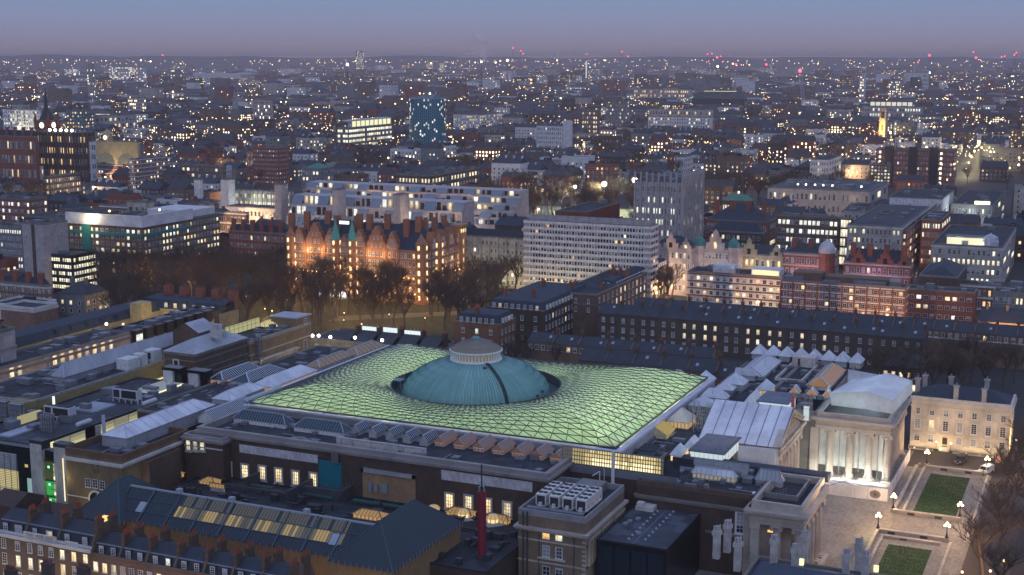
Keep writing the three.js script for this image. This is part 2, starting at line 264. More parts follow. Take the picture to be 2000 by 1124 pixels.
// ---------- the glass-roofed court and the domed reading room ----------
const CZ=-2.28,X0=-36.6,X1=36.6,Z0=-48.4,Z1=49.4,EDGE=20,RING=21.25;
{
const roof=thing('glass_court_roof','green lit triangulated glass roof curving round the copper dome','glass roof',null,[0,EDGE,0]);
const N=88,K=12,W=X1 - X0,D=Z1 - Z0,per=2*(W +D);
const edgeAt=(s)=>{s=((s % per)+per)% per;if (s<D)return [X0,Z0 +s];s -=D;if (s<W)return [X0 +s,Z1];s -=W;if (s<D)return [X1,Z1 - s];s -=D;return [X1 - s,Z0];};
// edge vertices fall on the four corners
const edge=[];const counts=[25,19,25,19],lens=[D,W,D,W];let acc=0;
counts.forEach((n,q)=>{for (let i=0;i<n;i++)edge.push(acc +lens[q]*i / n);acc +=lens[q];});
const E=(i)=>{const k=Math.floor(i),f=i - k,a=edge[((k % N)+N)% N],b=(k +1)% N===0?per:edge[(((k +1)% N)+N)% N];return edgeAt(a +(b - a)*f);};
const V=(k,i)=>{
const ii=i +k / 2,[ex,ez]=E(ii),t=k / K,ea=Math.atan2(ez - CZ,ex),ua=Math.atan2(0 - 0,0);
const rx=22.1*Math.cos(ea),rz=CZ +22.1*Math.sin(ea),gap=Math.hypot(ex - rx,ez - rz),tt=1 - Math.pow(1 - t,0.93);
const bump=3.3*(1 - Math.exp(-((gap / 25)**2)))*4*tt*(1 - tt)*(1.1 - 0.2*tt);
return [rx +(ex - rx)*tt,RING +(EDGE - RING)*tt +bump,rz +(ez - rz)*tt];
};
const glass=new THREE.MeshPhysicalMaterial({roughness:0.62,transmission:0.8,thickness:0,ior:1.4,side:THREE.DoubleSide});glass.color.setRGB(0.62,0.83,0.58);glass.name='fritted_glass';const glasses=[glass,glass.clone(),glass.clone()];glasses[1].color.setRGB(0.585,0.80,0.56);glasses[1].roughness=0.58;glasses[2].color.setRGB(0.65,0.855,0.60);glasses[2].roughness=0.66;
const panes=[],lattice=new MB(roof.position.toArray());
const wob=(a,b,c)=>{const g=[0,1,2].map((m)=>(a[m] +b[m] +c[m])/ 3);return [a,b,c].map((q)=>q.map((v,m)=>g[m] +(v - g[m])*0.985));};
for (let k=0;k<K;k++)for (let i=0;i<N;i++){
const a=V(k,i),b=V(k,i +1),c=V(k +1,i),d=V(k +1,i - 1);
panes.push(wob(a,b,c),wob(a,c,d));
const up=(q)=>[q[0],q[1] +0.05,q[2]],w=0.13 +0.012*k;
lattice.bar(up(a),up(b),w,w,3);lattice.bar(up(a),up(c),w,w,3);lattice.bar(up(a),up(d),w,w,3);
}
for (let i=0;i<N;i++)lattice.bar(V(K,i),V(K,i +1),0.35,0.35,4);
panes.sort((p,q)=>Math.hypot(p[0][0] - EYE[0],p[0][2] - EYE[2])- Math.hypot(q[0][0] - EYE[0],q[0][2] - EYE[2]));
const rest=glasses.map(()=>new MB(roof.position.toArray()));
panes.forEach((t,i)=>{if (i<300){const m=new MB(t[0]);m.tri(t[0],t[2],t[1]);m.build('glass_pane',glasses[i*7 % 3],roof);}else rest[Math.floor(rnd()*3)].tri(t[0],t[2],t[1]);});
rest.forEach((q,i)=>q.build('glass_pane',glasses[i],roof,'stuff'));
lattice.build('steel_lattice',plain(0.03,0.036,0.038,{roughness:0.5}),roof);

// walls that carry it, court floor, the drum inside
const par=thing('court_wall','pale grey parapet wall under the edge of the green glass roof','wall',null,[0,0,0]);
new MB().rim(X0 - 1.6,0,Z0 - 1.6,X1 +1.6,EDGE - 0.9,Z1 +1.6,1.4).build('wall',M('streak',0.40,0.41,0.42),par);
new MB().rim(X0 - 1.9,EDGE - 0.9,Z0 - 1.9,X1 +1.9,EDGE - 0.25,Z1 +1.9,1.5).build('coping',M('metal',0.55,0.55,0.6),par);
const strip=new MB();strip.box(X0 - 1.95,EDGE - 1.25,Z0 +2,X0 - 1.62,EDGE - 1.0,Z1 - 2);strip.build('light_strip',glow(0.62,0.9,0.25,0.75),par);
const seams=new MB();for (let z=Z0 +3;z<Z1;z +=3.05)seams.box(X0 - 1.68,EDGE - 3.6,z,X0 - 1.58,EDGE - 1.3,z +0.1);seams.build('panel_joint',plain(0.2,0.21,0.22),par,'stuff');
const fl=new MB().box(X0,1.4,Z0,X1,2,Z1).build('court_floor',plain(0.55,0.55,0.5));fl.userData.kind='structure';
const inn=thing('court_facade','lit stone court walls seen dimly through the green glass','wall',null);
const iw=new MB();iw.rim(X0 - 0.15,2,Z0 - 0.15,X1 +0.15,18.6,Z1 +0.15,0.6);iw.build('wall',M('stone',0.5,0.5,0.45),inn);
const bays=new MB();for (let z=Z0 +4;z<Z1 - 3;z +=6.2){const f=new Face([X1 - 0.45,0,z],[0,0,1]);f.slab(bays,-1.1,6,1.1,11,0,0.12);f.slab(bays,-1.3,13,1.3,16,0,0.1);}for (let x=X0 +5;x<X1 - 3;x +=6){const f=new Face([x,0,Z0 +0.45],[1,0,0]);f.slab(bays,-1.1,6,1.1,11,0,0.12);}bays.build('window',plain(0.12,0.12,0.1),inn,'stuff');
const drum=thing('reading_room_dome','teal copper dome with a glazed lantern on top in the middle of the court','dome',null,[0,2,CZ]);
const dr=new MB(drum.position.toArray());dr.cyl(0,2,CZ,20.6,18.6,20.6,72,false);dr.build('drum',M('stone',0.6,0.6,0.55),drum);
const gut=new MB(drum.position.toArray());gut.lathe(0,0,CZ,[[22.0,21.2],[22.0,18.9],[19.3,18.7]],72);gut.lathe(0,0,CZ,[[22.35,21.35],[22.0,21.35],[22.0,20.9]],72);gut.build('gutter',plain(0.06,0.075,0.085),drum);
// dome profile: solved from its outline in the photograph
const prof=[];const RB=19.35,YB=18.9,RT=6.3,YT=28.0;
for (let i=0;i<=22;i++){const t=i / 22,a=t*1.235;prof.push([RB*Math.cos(a),YB +(YT - YB)*Math.sin(a)/ Math.sin(1.235)]);}
const cop=new THREE.MeshStandardMaterial({roughness:0.6,map:T.copper});cop.color.setRGB(0.26,0.53,0.46);
const shell=new MB(drum.position.toArray());const n=96;
for (let k=0;k<prof.length - 1;k++)for (let i=0;i<n;i++){const a=i / n*2*Math.PI,b=(i +1)/ n*2*Math.PI,q=(p,t)=>[p[0]*Math.cos(t),p[1],CZ +p[0]*Math.sin(t)],A=prof[k],B=prof[k +1];shell.quad(q(A,b),q(A,a),q(B,a),q(B,b),[[b*20,A[1]],[a*20,A[1]],[a*20,B[1]],[b*20,B[1]]]);}
const sh=shell.build('dome_shell',cop,drum);{const p=sh.geometry.attributes.position,nn=sh.geometry.attributes.normal;for (let i=0;i<p.count;i++){const x=p.getX(i),z=p.getZ(i),r=Math.hypot(x,z),y=p.getY(i)+2;const s=Math.sqrt(Math.max(0,1 -((y - YB)/ (YT - YB)*Math.sin(1.235))**2));const ny=0.9*(y - YB +0.2)/ (YT - YB),l=Math.hypot(s,ny*1.45);nn.setXYZ(i,x / r*s / l,ny*1.45 / l,z / r*s / l);}}
const seam=new MB(drum.position.toArray());
for (let i=0;i<150;i++){const a=i / 150*2*Math.PI,m=prof.filter((_,j)=>j % 3===0||j===prof.length - 1);for (let k=0;k<m.length - 1;k++){if (i % 2&&k>4)break;const q=(p)=>[(p[0] +0.03)*Math.cos(a),p[1] +0.03,CZ +(p[0] +0.03)*Math.sin(a)];seam.bar(q(m[k]),q(m[k +1]),0.11,0.11,3);}}
const seamMat=new THREE.MeshStandardMaterial({roughness:0.6});seamMat.color.setRGB(0.07,0.20,0.20);seam.build('standing_seam',seamMat,drum,'stuff');
const lad=new MB(drum.position.toArray());const la=2.28;for (let k=0;k<prof.length - 1;k++){for (const o of [-0.38,0.38]){const q=(p)=>[(p[0] +0.15)*Math.cos(la)+o*-Math.sin(la),p[1] +0.15,CZ +(p[0] +0.15)*Math.sin(la)+o*Math.cos(la)];lad.bar(q(prof[k]),q(prof[k +1]),0.14);}for (let j=0;j<3;j++){const t=j / 3,pr=prof[k][0]*(1 - t)+prof[k +1][0]*t +0.15,py=prof[k][1]*(1 - t)+prof[k +1][1]*t +0.15;lad.bar([pr*Math.cos(la)+0.38*Math.sin(la),py,CZ +pr*Math.sin(la)- 0.38*Math.cos(la)],[pr*Math.cos(la)- 0.38*Math.sin(la),py,CZ +pr*Math.sin(la)+0.38*Math.cos(la)],0.12);}}
lad.build('ladder',plain(0.04,0.055,0.06),drum);
for (const [an,t] of [[3.18,1],[2.94,1],[1.75,3],[2.45,19],[1.6,4]]){const p=prof[t],c=Math.cos(an),s=Math.sin(an),hx=p[0]*c,hz=CZ +p[0]*s;new MB([hx,p[1],hz]).box(hx - 0.35,p[1] - 0.1,hz - 0.4,hx +0.4,p[1] +0.45,hz +0.4).build('hatch',plain(0.07,0.1,0.11),drum);}
// lantern: ring of piers and panes, cornice, ribbed glazed cap
const L=new MB(drum.position.toArray());L.cyl(0,YT - 0.25,CZ,6.9,YT +0.35,6.7,48);L.lathe(0,0,CZ,[[6.35,YT +2.0],[6.6,YT +2.0],[6.95,YT +2.3],[6.95,YT +2.55],[6.3,YT +2.7]],48);L.build('cornice',WPAINT,drum);
const LW=new MB(drum.position.toArray());LW.cyl(0,YT +0.3,CZ,5.9,YT +2.05,5.9,48,false);LW.build('lantern_glass',glow(0.16,0.14,0.08,0.8),drum);
const pier=new MB(drum.position.toArray());for (let i=0;i<44;i++){const a=i / 44*2*Math.PI;pier.box(6.2*Math.cos(a)- 0.14,YT +0.3,CZ +6.2*Math.sin(a)- 0.14,6.2*Math.cos(a)+0.14,YT +2.05,CZ +6.2*Math.sin(a)+0.14);}pier.build('pier',WPAINT,drum,'stuff');
const cap=[[6.75,YT +2.6],[5.4,YT +3.5],[3.4,YT +4.5],[1.3,YT +5.1],[0.8,YT +5.15]];
const lg=new MB(drum.position.toArray());lg.lathe(0,0,CZ,cap.slice(0,4),48);const lgm=new THREE.MeshStandardMaterial({roughness:0.45});lgm.color.setRGB(0.23,0.19,0.125);lg.build('lantern_roof',lgm,drum);
const rib=new MB(drum.position.toArray());for (let i=0;i<32;i++){const a=i / 32*2*Math.PI;for (let k=0;k<3;k++)rib.bar([cap[k][0]*Math.cos(a),cap[k][1] +0.06,CZ +cap[k][0]*Math.sin(a)],[cap[k +1][0]*Math.cos(a),cap[k +1][1] +0.06,CZ +cap[k +1][0]*Math.sin(a)],0.13,0.13,3);}for (const k of [1,2])for (let i=0;i<32;i++){const a=i / 32*2*Math.PI,b=(i +1)/ 32*2*Math.PI;rib.bar([cap[k][0]*Math.cos(a),cap[k][1] +0.06,CZ +cap[k][0]*Math.sin(a)],[cap[k][0]*Math.cos(b),cap[k][1] +0.06,CZ +cap[k][0]*Math.sin(b)],0.12,0.12,3);}rib.build('rib',plain(0.22,0.22,0.23),drum,'stuff');
const fin=new MB(drum.position.toArray());fin.lathe(0,0,CZ,[[1.3,YT +5.0],[1.2,YT +5.5],[0.5,YT +5.9],[0,YT +6.0]],16);fin.build('finial',plain(0.12,0.25,0.25),drum);
// walkway in the gap on the left
const gz=CZ - 20.4,gx=-4.5,wk=thing('gantry','small steel maintenance gantry in the gap left of the dome','gantry',null,[gx,19,gz]);
const gg=new MB([gx,19,gz]);for (const dx of [-1,1])for (const dz of [-0.9,0.9])gg.bar([gx +dx,18.9,gz +dz],[gx +dx,21.2,gz +dz],0.14);gg.box(gx - 1.3,21.1,gz - 1.1,gx +1.3,21.35,gz +1.1,true);for (const dz of [-1,1])gg.bar([gx - 1.2,22.2,gz +dz],[gx +1.2,22.2,gz +dz],0.09);for (const dx of [-1.2,0,1.2])for (const dz of [-1,1])gg.bar([gx +dx,21.3,gz +dz],[gx +dx,22.2,gz +dz],0.08);gg.build('frame',plain(0.25,0.3,0.33),wk);
// unseen lamps of the court, placed to light the glass from below
const cl=[[-29.5,-40],[-29.5,-14],[-29.5,10],[-29.5,36],[0,-38],[29,-38],[29,-8],[29,20],[29,40],[0,38],[-15,37],[15,37],[-15,-36],[15,-36]];
cl.forEach(([x,z],i)=>{const g=glow(0.85,1,0.6,1.2),t=thing('unseen_court_lamp','unseen court lamp placed to light the green glass roof from below','lamp','unseen lamps inside the glass-roofed court',[x,2,z]);const b=new MB([x,2,z]);b.ball(x,8,z,0.24,8);b.build('globe',g,t);const p=new MB([x,2,z]);p.cyl(x,2,z,0.09,7.8,0.06,6);p.build('pole',DKMET,t);const near=x<-20;lamp(x,8,z,[0.95,1.0,0.62],near?300:360);});
}

// ---------- small builders for roofs ----------
const GLOWROOF=(s,c=[1,0.72,0.3])=>glow(...c,s);
// hipped roof light: low glazed walls, metal or glass hips, ribs
function roofLight(label,r,y0,y1,y2,o={}){
const{roof=LEADW,band=0,ribs=0,ribMat=WPAINT,bandCol=[1,0.62,0.22],gable=null,cat='skylight',inset,name='roof_light',wall=M('streak',0.4,0.4,0.4),over=0.25,group}=o;
const cx=(r.x0 +r.x1)/ 2,cz=(r.z0 +r.z1)/ 2,t=thing(name,label,cat,group,[cx,y0,cz]),O=[cx,y0,cz];
new MB(O).box(r.x0 +over,y0,r.z0 +over,r.x1 - over,y1,r.z1 - over).build('curb',wall,t);
const m=new MB(O);
const a=r,alongX=gable==='x'||(gable===null&&a.x1 - a.x0>=a.z1 - a.z0);
if (gable){
if (gable==='x'){const zc=cz;m.quad([a.x0,y1,a.z1],[a.x1,y1,a.z1],[a.x1,y2,zc],[a.x0,y2,zc]).quad([a.x1,y1,a.z0],[a.x0,y1,a.z0],[a.x0,y2,zc],[a.x1,y2,zc]);}
else{const xc=cx;m.quad([a.x0,y1,a.z0],[a.x0,y1,a.z1],[xc,y2,a.z1],[xc,y2,a.z0]).quad([a.x1,y1,a.z1],[a.x1,y1,a.z0],[xc,y2,a.z0],[xc,y2,a.z1]);}
}else m.hip(a.x0,a.z0,a.x1,a.z1,y1,y2,inset);
m.build('glazing' in o?'glazing':'roof',roof,t);
if (gable){const e=new MB(O);if (gable==='x')e.tri([a.x0 +over,y1,a.z0],[a.x0 +over,y1,a.z1],[a.x0 +over,y2 - 0.1,cz]).tri([a.x1 - over,y1,a.z1],[a.x1 - over,y1,a.z0],[a.x1 - over,y2 - 0.1,cz]);else e.tri([a.x0,y1,a.z1 - over],[a.x1,y1,a.z1 - over],[cx,y2 - 0.1,a.z1 - over]).tri([a.x1,y1,a.z0 +over],[a.x0,y1,a.z0 +over],[cx,y2 - 0.1,a.z0 +over]);e.build('gable',o.gableMat||wall,t);}
if (ribs){
const b=new MB(O),w=o.ribW||0.12;
if (alongX){const n=Math.max(2,Math.round((a.x1 - a.x0)/ ribs)),i=gable?0:inset??(a.z1 - a.z0)/ 2;for (let k=0;k<=n;k++){const x=a.x0 +(a.x1 - a.x0)*k / n,f=gable?1:Math.min(1,Math.min(x - a.x0,a.x1 - x)/ i);for (const s of [-1,1])b.bar([x,y1 +0.05,s<0?a.z0:a.z1],[x,y1 +(y2 - y1)*f +0.05,cz +s*(1 - f)*(a.z1 - a.z0)/ 2],w,w,3);}b.bar([a.x0 +i,y2 +0.04,cz],[a.x1 - i,y2 +0.04,cz],w*1.6);}
else{const n=Math.max(2,Math.round((a.z1 - a.z0)/ ribs)),i=gable?0:inset??(a.x1 - a.x0)/ 2;for (let k=0;k<=n;k++){const z=a.z0 +(a.z1 - a.z0)*k / n,f=gable?1:Math.min(1,Math.min(z - a.z0,a.z1 - z)/ i);for (const s of [-1,1])b.bar([s<0?a.x0:a.x1,y1 +0.05,z],[cx +s*(1 - f)*(a.x1 - a.x0)/ 2,y1 +(y2 - y1)*f +0.05,z],w,w,3);}b.bar([cx,y2 +0.04,a.z0 +i],[cx,y2 +0.04,a.z1 - i],w*1.6);}
if (!gable){const i=inset??Math.min(a.x1 - a.x0,a.z1 - a.z0)/ 2,A=alongX?[a.x0 +i,y2,cz]:[cx,y2,a.z0 +i],B=alongX?[a.x1 - i,y2,cz]:[cx,y2,a.z1 - i];for (const [c,q] of [[[a.x0,y1,a.z0],A],[[a.x0,y1,a.z1],alongX?A:B],[[a.x1,y1,a.z0],alongX?B:A],[[a.x1,y1,a.z1],B]])b.bar(c,q,w*1.7);}
b.build('rib',ribMat,t,'stuff');
}
if (band){
const l=new MB(O),f=new MB(O);
for (const [F,len] of [[front(a.x0 +over,a.z0 +over,y0),a.z1 - a.z0 - 2*over],[side(a.x0 +over,a.z1 - over,y0),a.x1 - a.x0 - 2*over]]){const n=Math.max(2,Math.round(len / 0.95));for (let k=0;k<n;k++){F.quad(l,len*(k +0.14)/ n,(y1 - y0)*0.2,len*(k +0.86)/ n,(y1 - y0)*0.85,0.03);}F.slab(f,0,(y1 - y0)*0.87,len,y1 - y0 - 0.02,0,0.08);}
l.build('pane',band>0?glow(...bandCol,band):DARK,t,'stuff');f.build('trim',WPAINT,t);
}
return t;
}
// a plain block with parapet; the parts wall, roof, parapet, cornice
function block(name,label,r,y0,y1,o={}){
const{wall=BRICKD,roof=FELT,par=0.8,cop=STONED,t=0.45,cat='building',group,cornice=0,corMat=STONE,corY,band}=o;
const O=[(r.x0 +r.x1)/ 2,y0,(r.z0 +r.z1)/ 2],g=thing(name,label,cat,group,O);
const w=new MB(O);w.quad([r.x0,y0,r.z0],[r.x0,y0,r.z1],[r.x0,y1 +par,r.z1],[r.x0,y1 +par,r.z0]).quad([r.x1,y0,r.z1],[r.x1,y0,r.z0],[r.x1,y1 +par,r.z0],[r.x1,y1 +par,r.z1]).quad([r.x0,y0,r.z1],[r.x1,y0,r.z1],[r.x1,y1 +par,r.z1],[r.x0,y1 +par,r.z1]).quad([r.x1,y0,r.z0],[r.x0,y0,r.z0],[r.x0,y1 +par,r.z0],[r.x1,y1 +par,r.z0]);
w.build('wall',wall,g);
new MB(O).quad([r.x0 +0.02,y1,r.z1 - 0.02],[r.x1 - 0.02,y1,r.z1 - 0.02],[r.x1 - 0.02,y1,r.z0 +0.02],[r.x0 +0.02,y1,r.z0 +0.02]).build('roof',roof,g);
if (par>0){const p=new MB(O);p.rim(r.x0 - 0.04,y1 +0.01,r.z0 - 0.04,r.x1 +0.04,y1 +par +0.06,r.z1 +0.04,t);p.build('parapet',cop,g);}
if (cornice){const c=new MB(O),y=corY??y1 - 0.6;c.rim(r.x0 - cornice,y,r.z0 - cornice,r.x1 +cornice,y +0.45,r.z1 +cornice,cornice +0.2);c.rim(r.x0 - cornice*0.55,y - 0.4,r.z0 - cornice*0.55,r.x1 +cornice*0.55,y,r.z1 +cornice*0.55,cornice*0.55 +0.2);c.build('cornice',corMat,g);}
if (band){const b=new MB(O);for (const y of band)b.rim(r.x0 - 0.1,y,r.z0 - 0.1,r.x1 +0.1,y +0.35,r.z1 +0.1,0.2);b.build('string_course',corMat,g);}
return g;
}
function railing(mb,a,b,y,h=1.1,step=1.6){const n=Math.max(1,Math.round(Math.hypot(b[0] - a[0],b[1] - a[1])/ step));for (let k=0;k<=n;k++){const x=a[0] +(b[0] - a[0])*k / n,z=a[1] +(b[1] - a[1])*k / n;mb.bar([x,y,z],[x,y +h,z],0.06,0.06,3);}for (const q of [1,0.5])mb.bar([a[0],y +h*q,a[1]],[b[0],y +h*q,b[1]],0.06,0.06,3);}
function ionic(parent,x,z,y0,y1,r,mat,O){
const m=new MB(O),h=y1 - y0,n=20;
m.box(x - r*1.35,y0,z - r*1.35,x +r*1.35,y0 +0.35,z +r*1.35);
m.lathe(x,y0,z,[[r*1.3,0.35],[r*1.32,0.6],[r*1.12,0.75],[r*1.15,0.95],[r,1.1]],n);
for (let k=0;k<5;k++){const a=k / 5,b=(k +1)/ 5,rad=(t)=>r*(1 - 0.16*t*t);for (let i=0;i<n;i++){const A=i / n*2*Math.PI,B=(i +1)/ n*2*Math.PI,Cm=(A +B)/ 2,q=(t,an,s)=>[x +rad(t)*s*Math.cos(an),y0 +1.1 +(h - 2.2)*t,z +rad(t)*s*Math.sin(an)];m.quad(q(a,Cm,0.93),q(a,A,1),q(b,A,1),q(b,Cm,0.93));m.quad(q(a,B,1),q(a,Cm,0.93),q(b,Cm,0.93),q(b,B,1));}}
const yc=y1 - 1.1;m.lathe(x,yc,z,[[r*0.84,0],[r*1.02,0.25],[r*1.05,0.5]],n);
for (const sx of [-1,1])for (const dz of [-1]){for (let i=0;i<12;i++){const A=i / 12*2*Math.PI,B=(i +1)/ 12*2*Math.PI,vr=r*0.46,c=[x +sx*0,yc +0.38,z +sx*r*0.98];m.quad([x - r*1.05,c[1] +vr*Math.sin(A),c[2] +vr*Math.cos(A)],[x +r*1.05,c[1] +vr*Math.sin(A),c[2] +vr*Math.cos(A)],[x +r*1.05,c[1] +vr*Math.sin(B),c[2] +vr*Math.cos(B)],[x - r*1.05,c[1] +vr*Math.sin(B),c[2] +vr*Math.cos(B)]);m.tri([x - r*1.05,c[1],c[2]],[x - r*1.05,c[1] +vr*Math.sin(A),c[2] +vr*Math.cos(A)],[x - r*1.05,c[1] +vr*Math.sin(B),c[2] +vr*Math.cos(B)]);}}
m.box(x - r*1.15,y1 - 0.42,z - r*1.3,x +r*1.15,y1,z +r*1.3,true);
return m.build('column',mat,parent);
}
function entablature(m,r,y0,y1,out=0.9){
const h=y1 - y0,R2=(a,ya,yb,t)=>m.rim(r.x0 - a,y0 +ya*h,r.z0 - a,r.x1 +a,y0 +yb*h,r.z1 +a,t);
R2(0,0,0.14,1.2);R2(0.08,0.14,0.30,1.2);R2(0.18,0.30,0.34,1.2);R2(0.02,0.34,0.64,1.2);R2(0.35,0.64,0.70,1.2);R2(out,0.76,0.90,out +1);R2(out +0.15,0.90,1,out +1);
for (let z=r.z0 - 0.3;z<r.z1 +0.3;z +=0.55)m.box(r.x0 - 0.6,y0 +0.70*h,z,r.x0 - 0.2,y0 +0.76*h,z +0.3);for (let x=r.x0 - 0.3;x<r.x1 +0.3;x +=0.55)m.box(x,y0 +0.70*h,r.z1 +0.2,x +0.3,y0 +0.76*h,r.z1 +0.6);
}

// ---------- south front: west wing, middle portico, east wing, forecourt ----------
const ORD2=['first','second','third','fourth','fifth','sixth'];
const rect=(x0,z0,x1,z1)=>({x0,z0,x1,z1});
{
const r=rect(-53.5,84.2,-32.6,95.0),y0=0,yc=13.2,g=thing('west_pavilion','dark roofed stone pavilion with scrolled columns at the near end of the south front','pavilion',null,[-43,0,90]),O=g.org;
const e=new MB(O);entablature(e,r,13.3,16.3,0.95);e.rim(r.x0 +0.2,16.3,r.z0 +0.2,r.x1 - 0.2,18.0,r.z1 - 0.2,0.7);e.build('entablature',STONE,g);
new MB(O).box(r.x0 +3,0,r.z0 - 2,r.x1 - 1.0,13.5,r.z1 - 3.1).build('wall',M('stone',0.40,0.33,0.27),g);
new MB(O).box(r.x0 +0.85,15.9,r.z0 - 0.5,r.x1 - 0.85,16.6,r.z1 - 0.85).build('roof',FELT,g);
const st=new MB(O);st.box(r.x0 - 1,0,r.z0,r.x1 +1,0.9,r.z1 +1);st.build('plinth',STONE,g);
const pl=new MB(O);pl.box(r.x0 +0.1,0.9,r.z0 +0.2,r.x0 +1.7,13.3,r.z0 +1.9);pl.box(r.x0 - 0.1,12.3,r.z0,r.x0 +1.9,13.3,r.z0 +2.1);pl.build('pilaster',STONE,g);
for (const z of [r.z0 +5.3,r.z1 - 1.05])ionic(g,r.x0 +1.05,z,0.9,13.3,0.92,STONE,O);
for (let k=1;k<6;k++)ionic(g,r.x0 +1.05 +k*(r.x1 - r.x0 - 2.1)/ 5,r.z1 - 1.05,0.9,13.3,0.92,STONE,O);
const wl=new MB(O);front(r.x0 +2.97,r.z0).quad(wl,3.0,10.8,4.4,11.3,0);wl.build('lit_window',glow(1,0.5,0.12,1.3),g);
}
{
const g=block('west_wing','dark brick wing with flat black roof between column pavilion and glass lean-to',rect(-49.2,58.8,-27.5,84.1),0,16.6,{wall:BRICKD,cop:BRICKB,par:1.0,cornice:0.4,corY:14.2,corMat:STONED});
const F=front(-49.2,0,0),w=OX(1450,985,-49.2);
oneWindow(g,F,w.z - 1.0,9.4,w.z +1.0,13.6,{cols:3,rows:5,w:0.4});
const s=new MB(g.org);F.slab(s,74,8.4,84.1,8.9,0,0.35);s.build('string_course',STONED,g);
}
const ra=(l,r,h)=>R(l,r,h);
roofLight('long pale hipped roof light with white window band, behind its twin',ra([1356,904],[1463,918],18.6),16.6,18.2,19.6,{roof:LEAD,band:-1,ribs:1.1,ribMat:plain(0.25,0.27,0.3)});
roofLight('long pale hipped roof light with lit panes, nearer than its twin',ra([1350,921],[1442,928],18.2),16.6,17.9,19.2,{roof:LEADW,band:0.3,bandCol:[0.8,0.7,0.5],ribs:1.1,ribMat:plain(0.4,0.42,0.45)});
roofLight('short grey hipped roof light in the well of the pavilion roof',ra([1474,933],[1534,935],18.2),16.6,17.8,20.0,{roof:LEAD,band:-1,ribs:0.9,ribMat:plain(0.2,0.22,0.25)});
{const t=thing('roof_ridge','dark lead roof strip behind the roof lights of the west wing','roof',null,[-30,16,78]),O=t.org;new MB(O).box(-31.2,16.55,61,-27.9,17.9,95.2).build('roof',SLATEB,t);const b=new MB(O);b.rim(-46.5,16.6,85.2,-34.2,17.7,92.2,0.5);b.build('kerb_wall',STONED,t);
const sr=new MB(O);railing(sr,[-47.2,88.0],[-44,89.3],17.2,1.2,1);railing(sr,[-46,61],[-46,80],17.7,1.0);sr.build('railing',STEEL,t);const v=new MB(O);v.box(-47.5,16.6,83,-46.3,17.5,84.5);v.build('vent_box',WPAINT,t);}
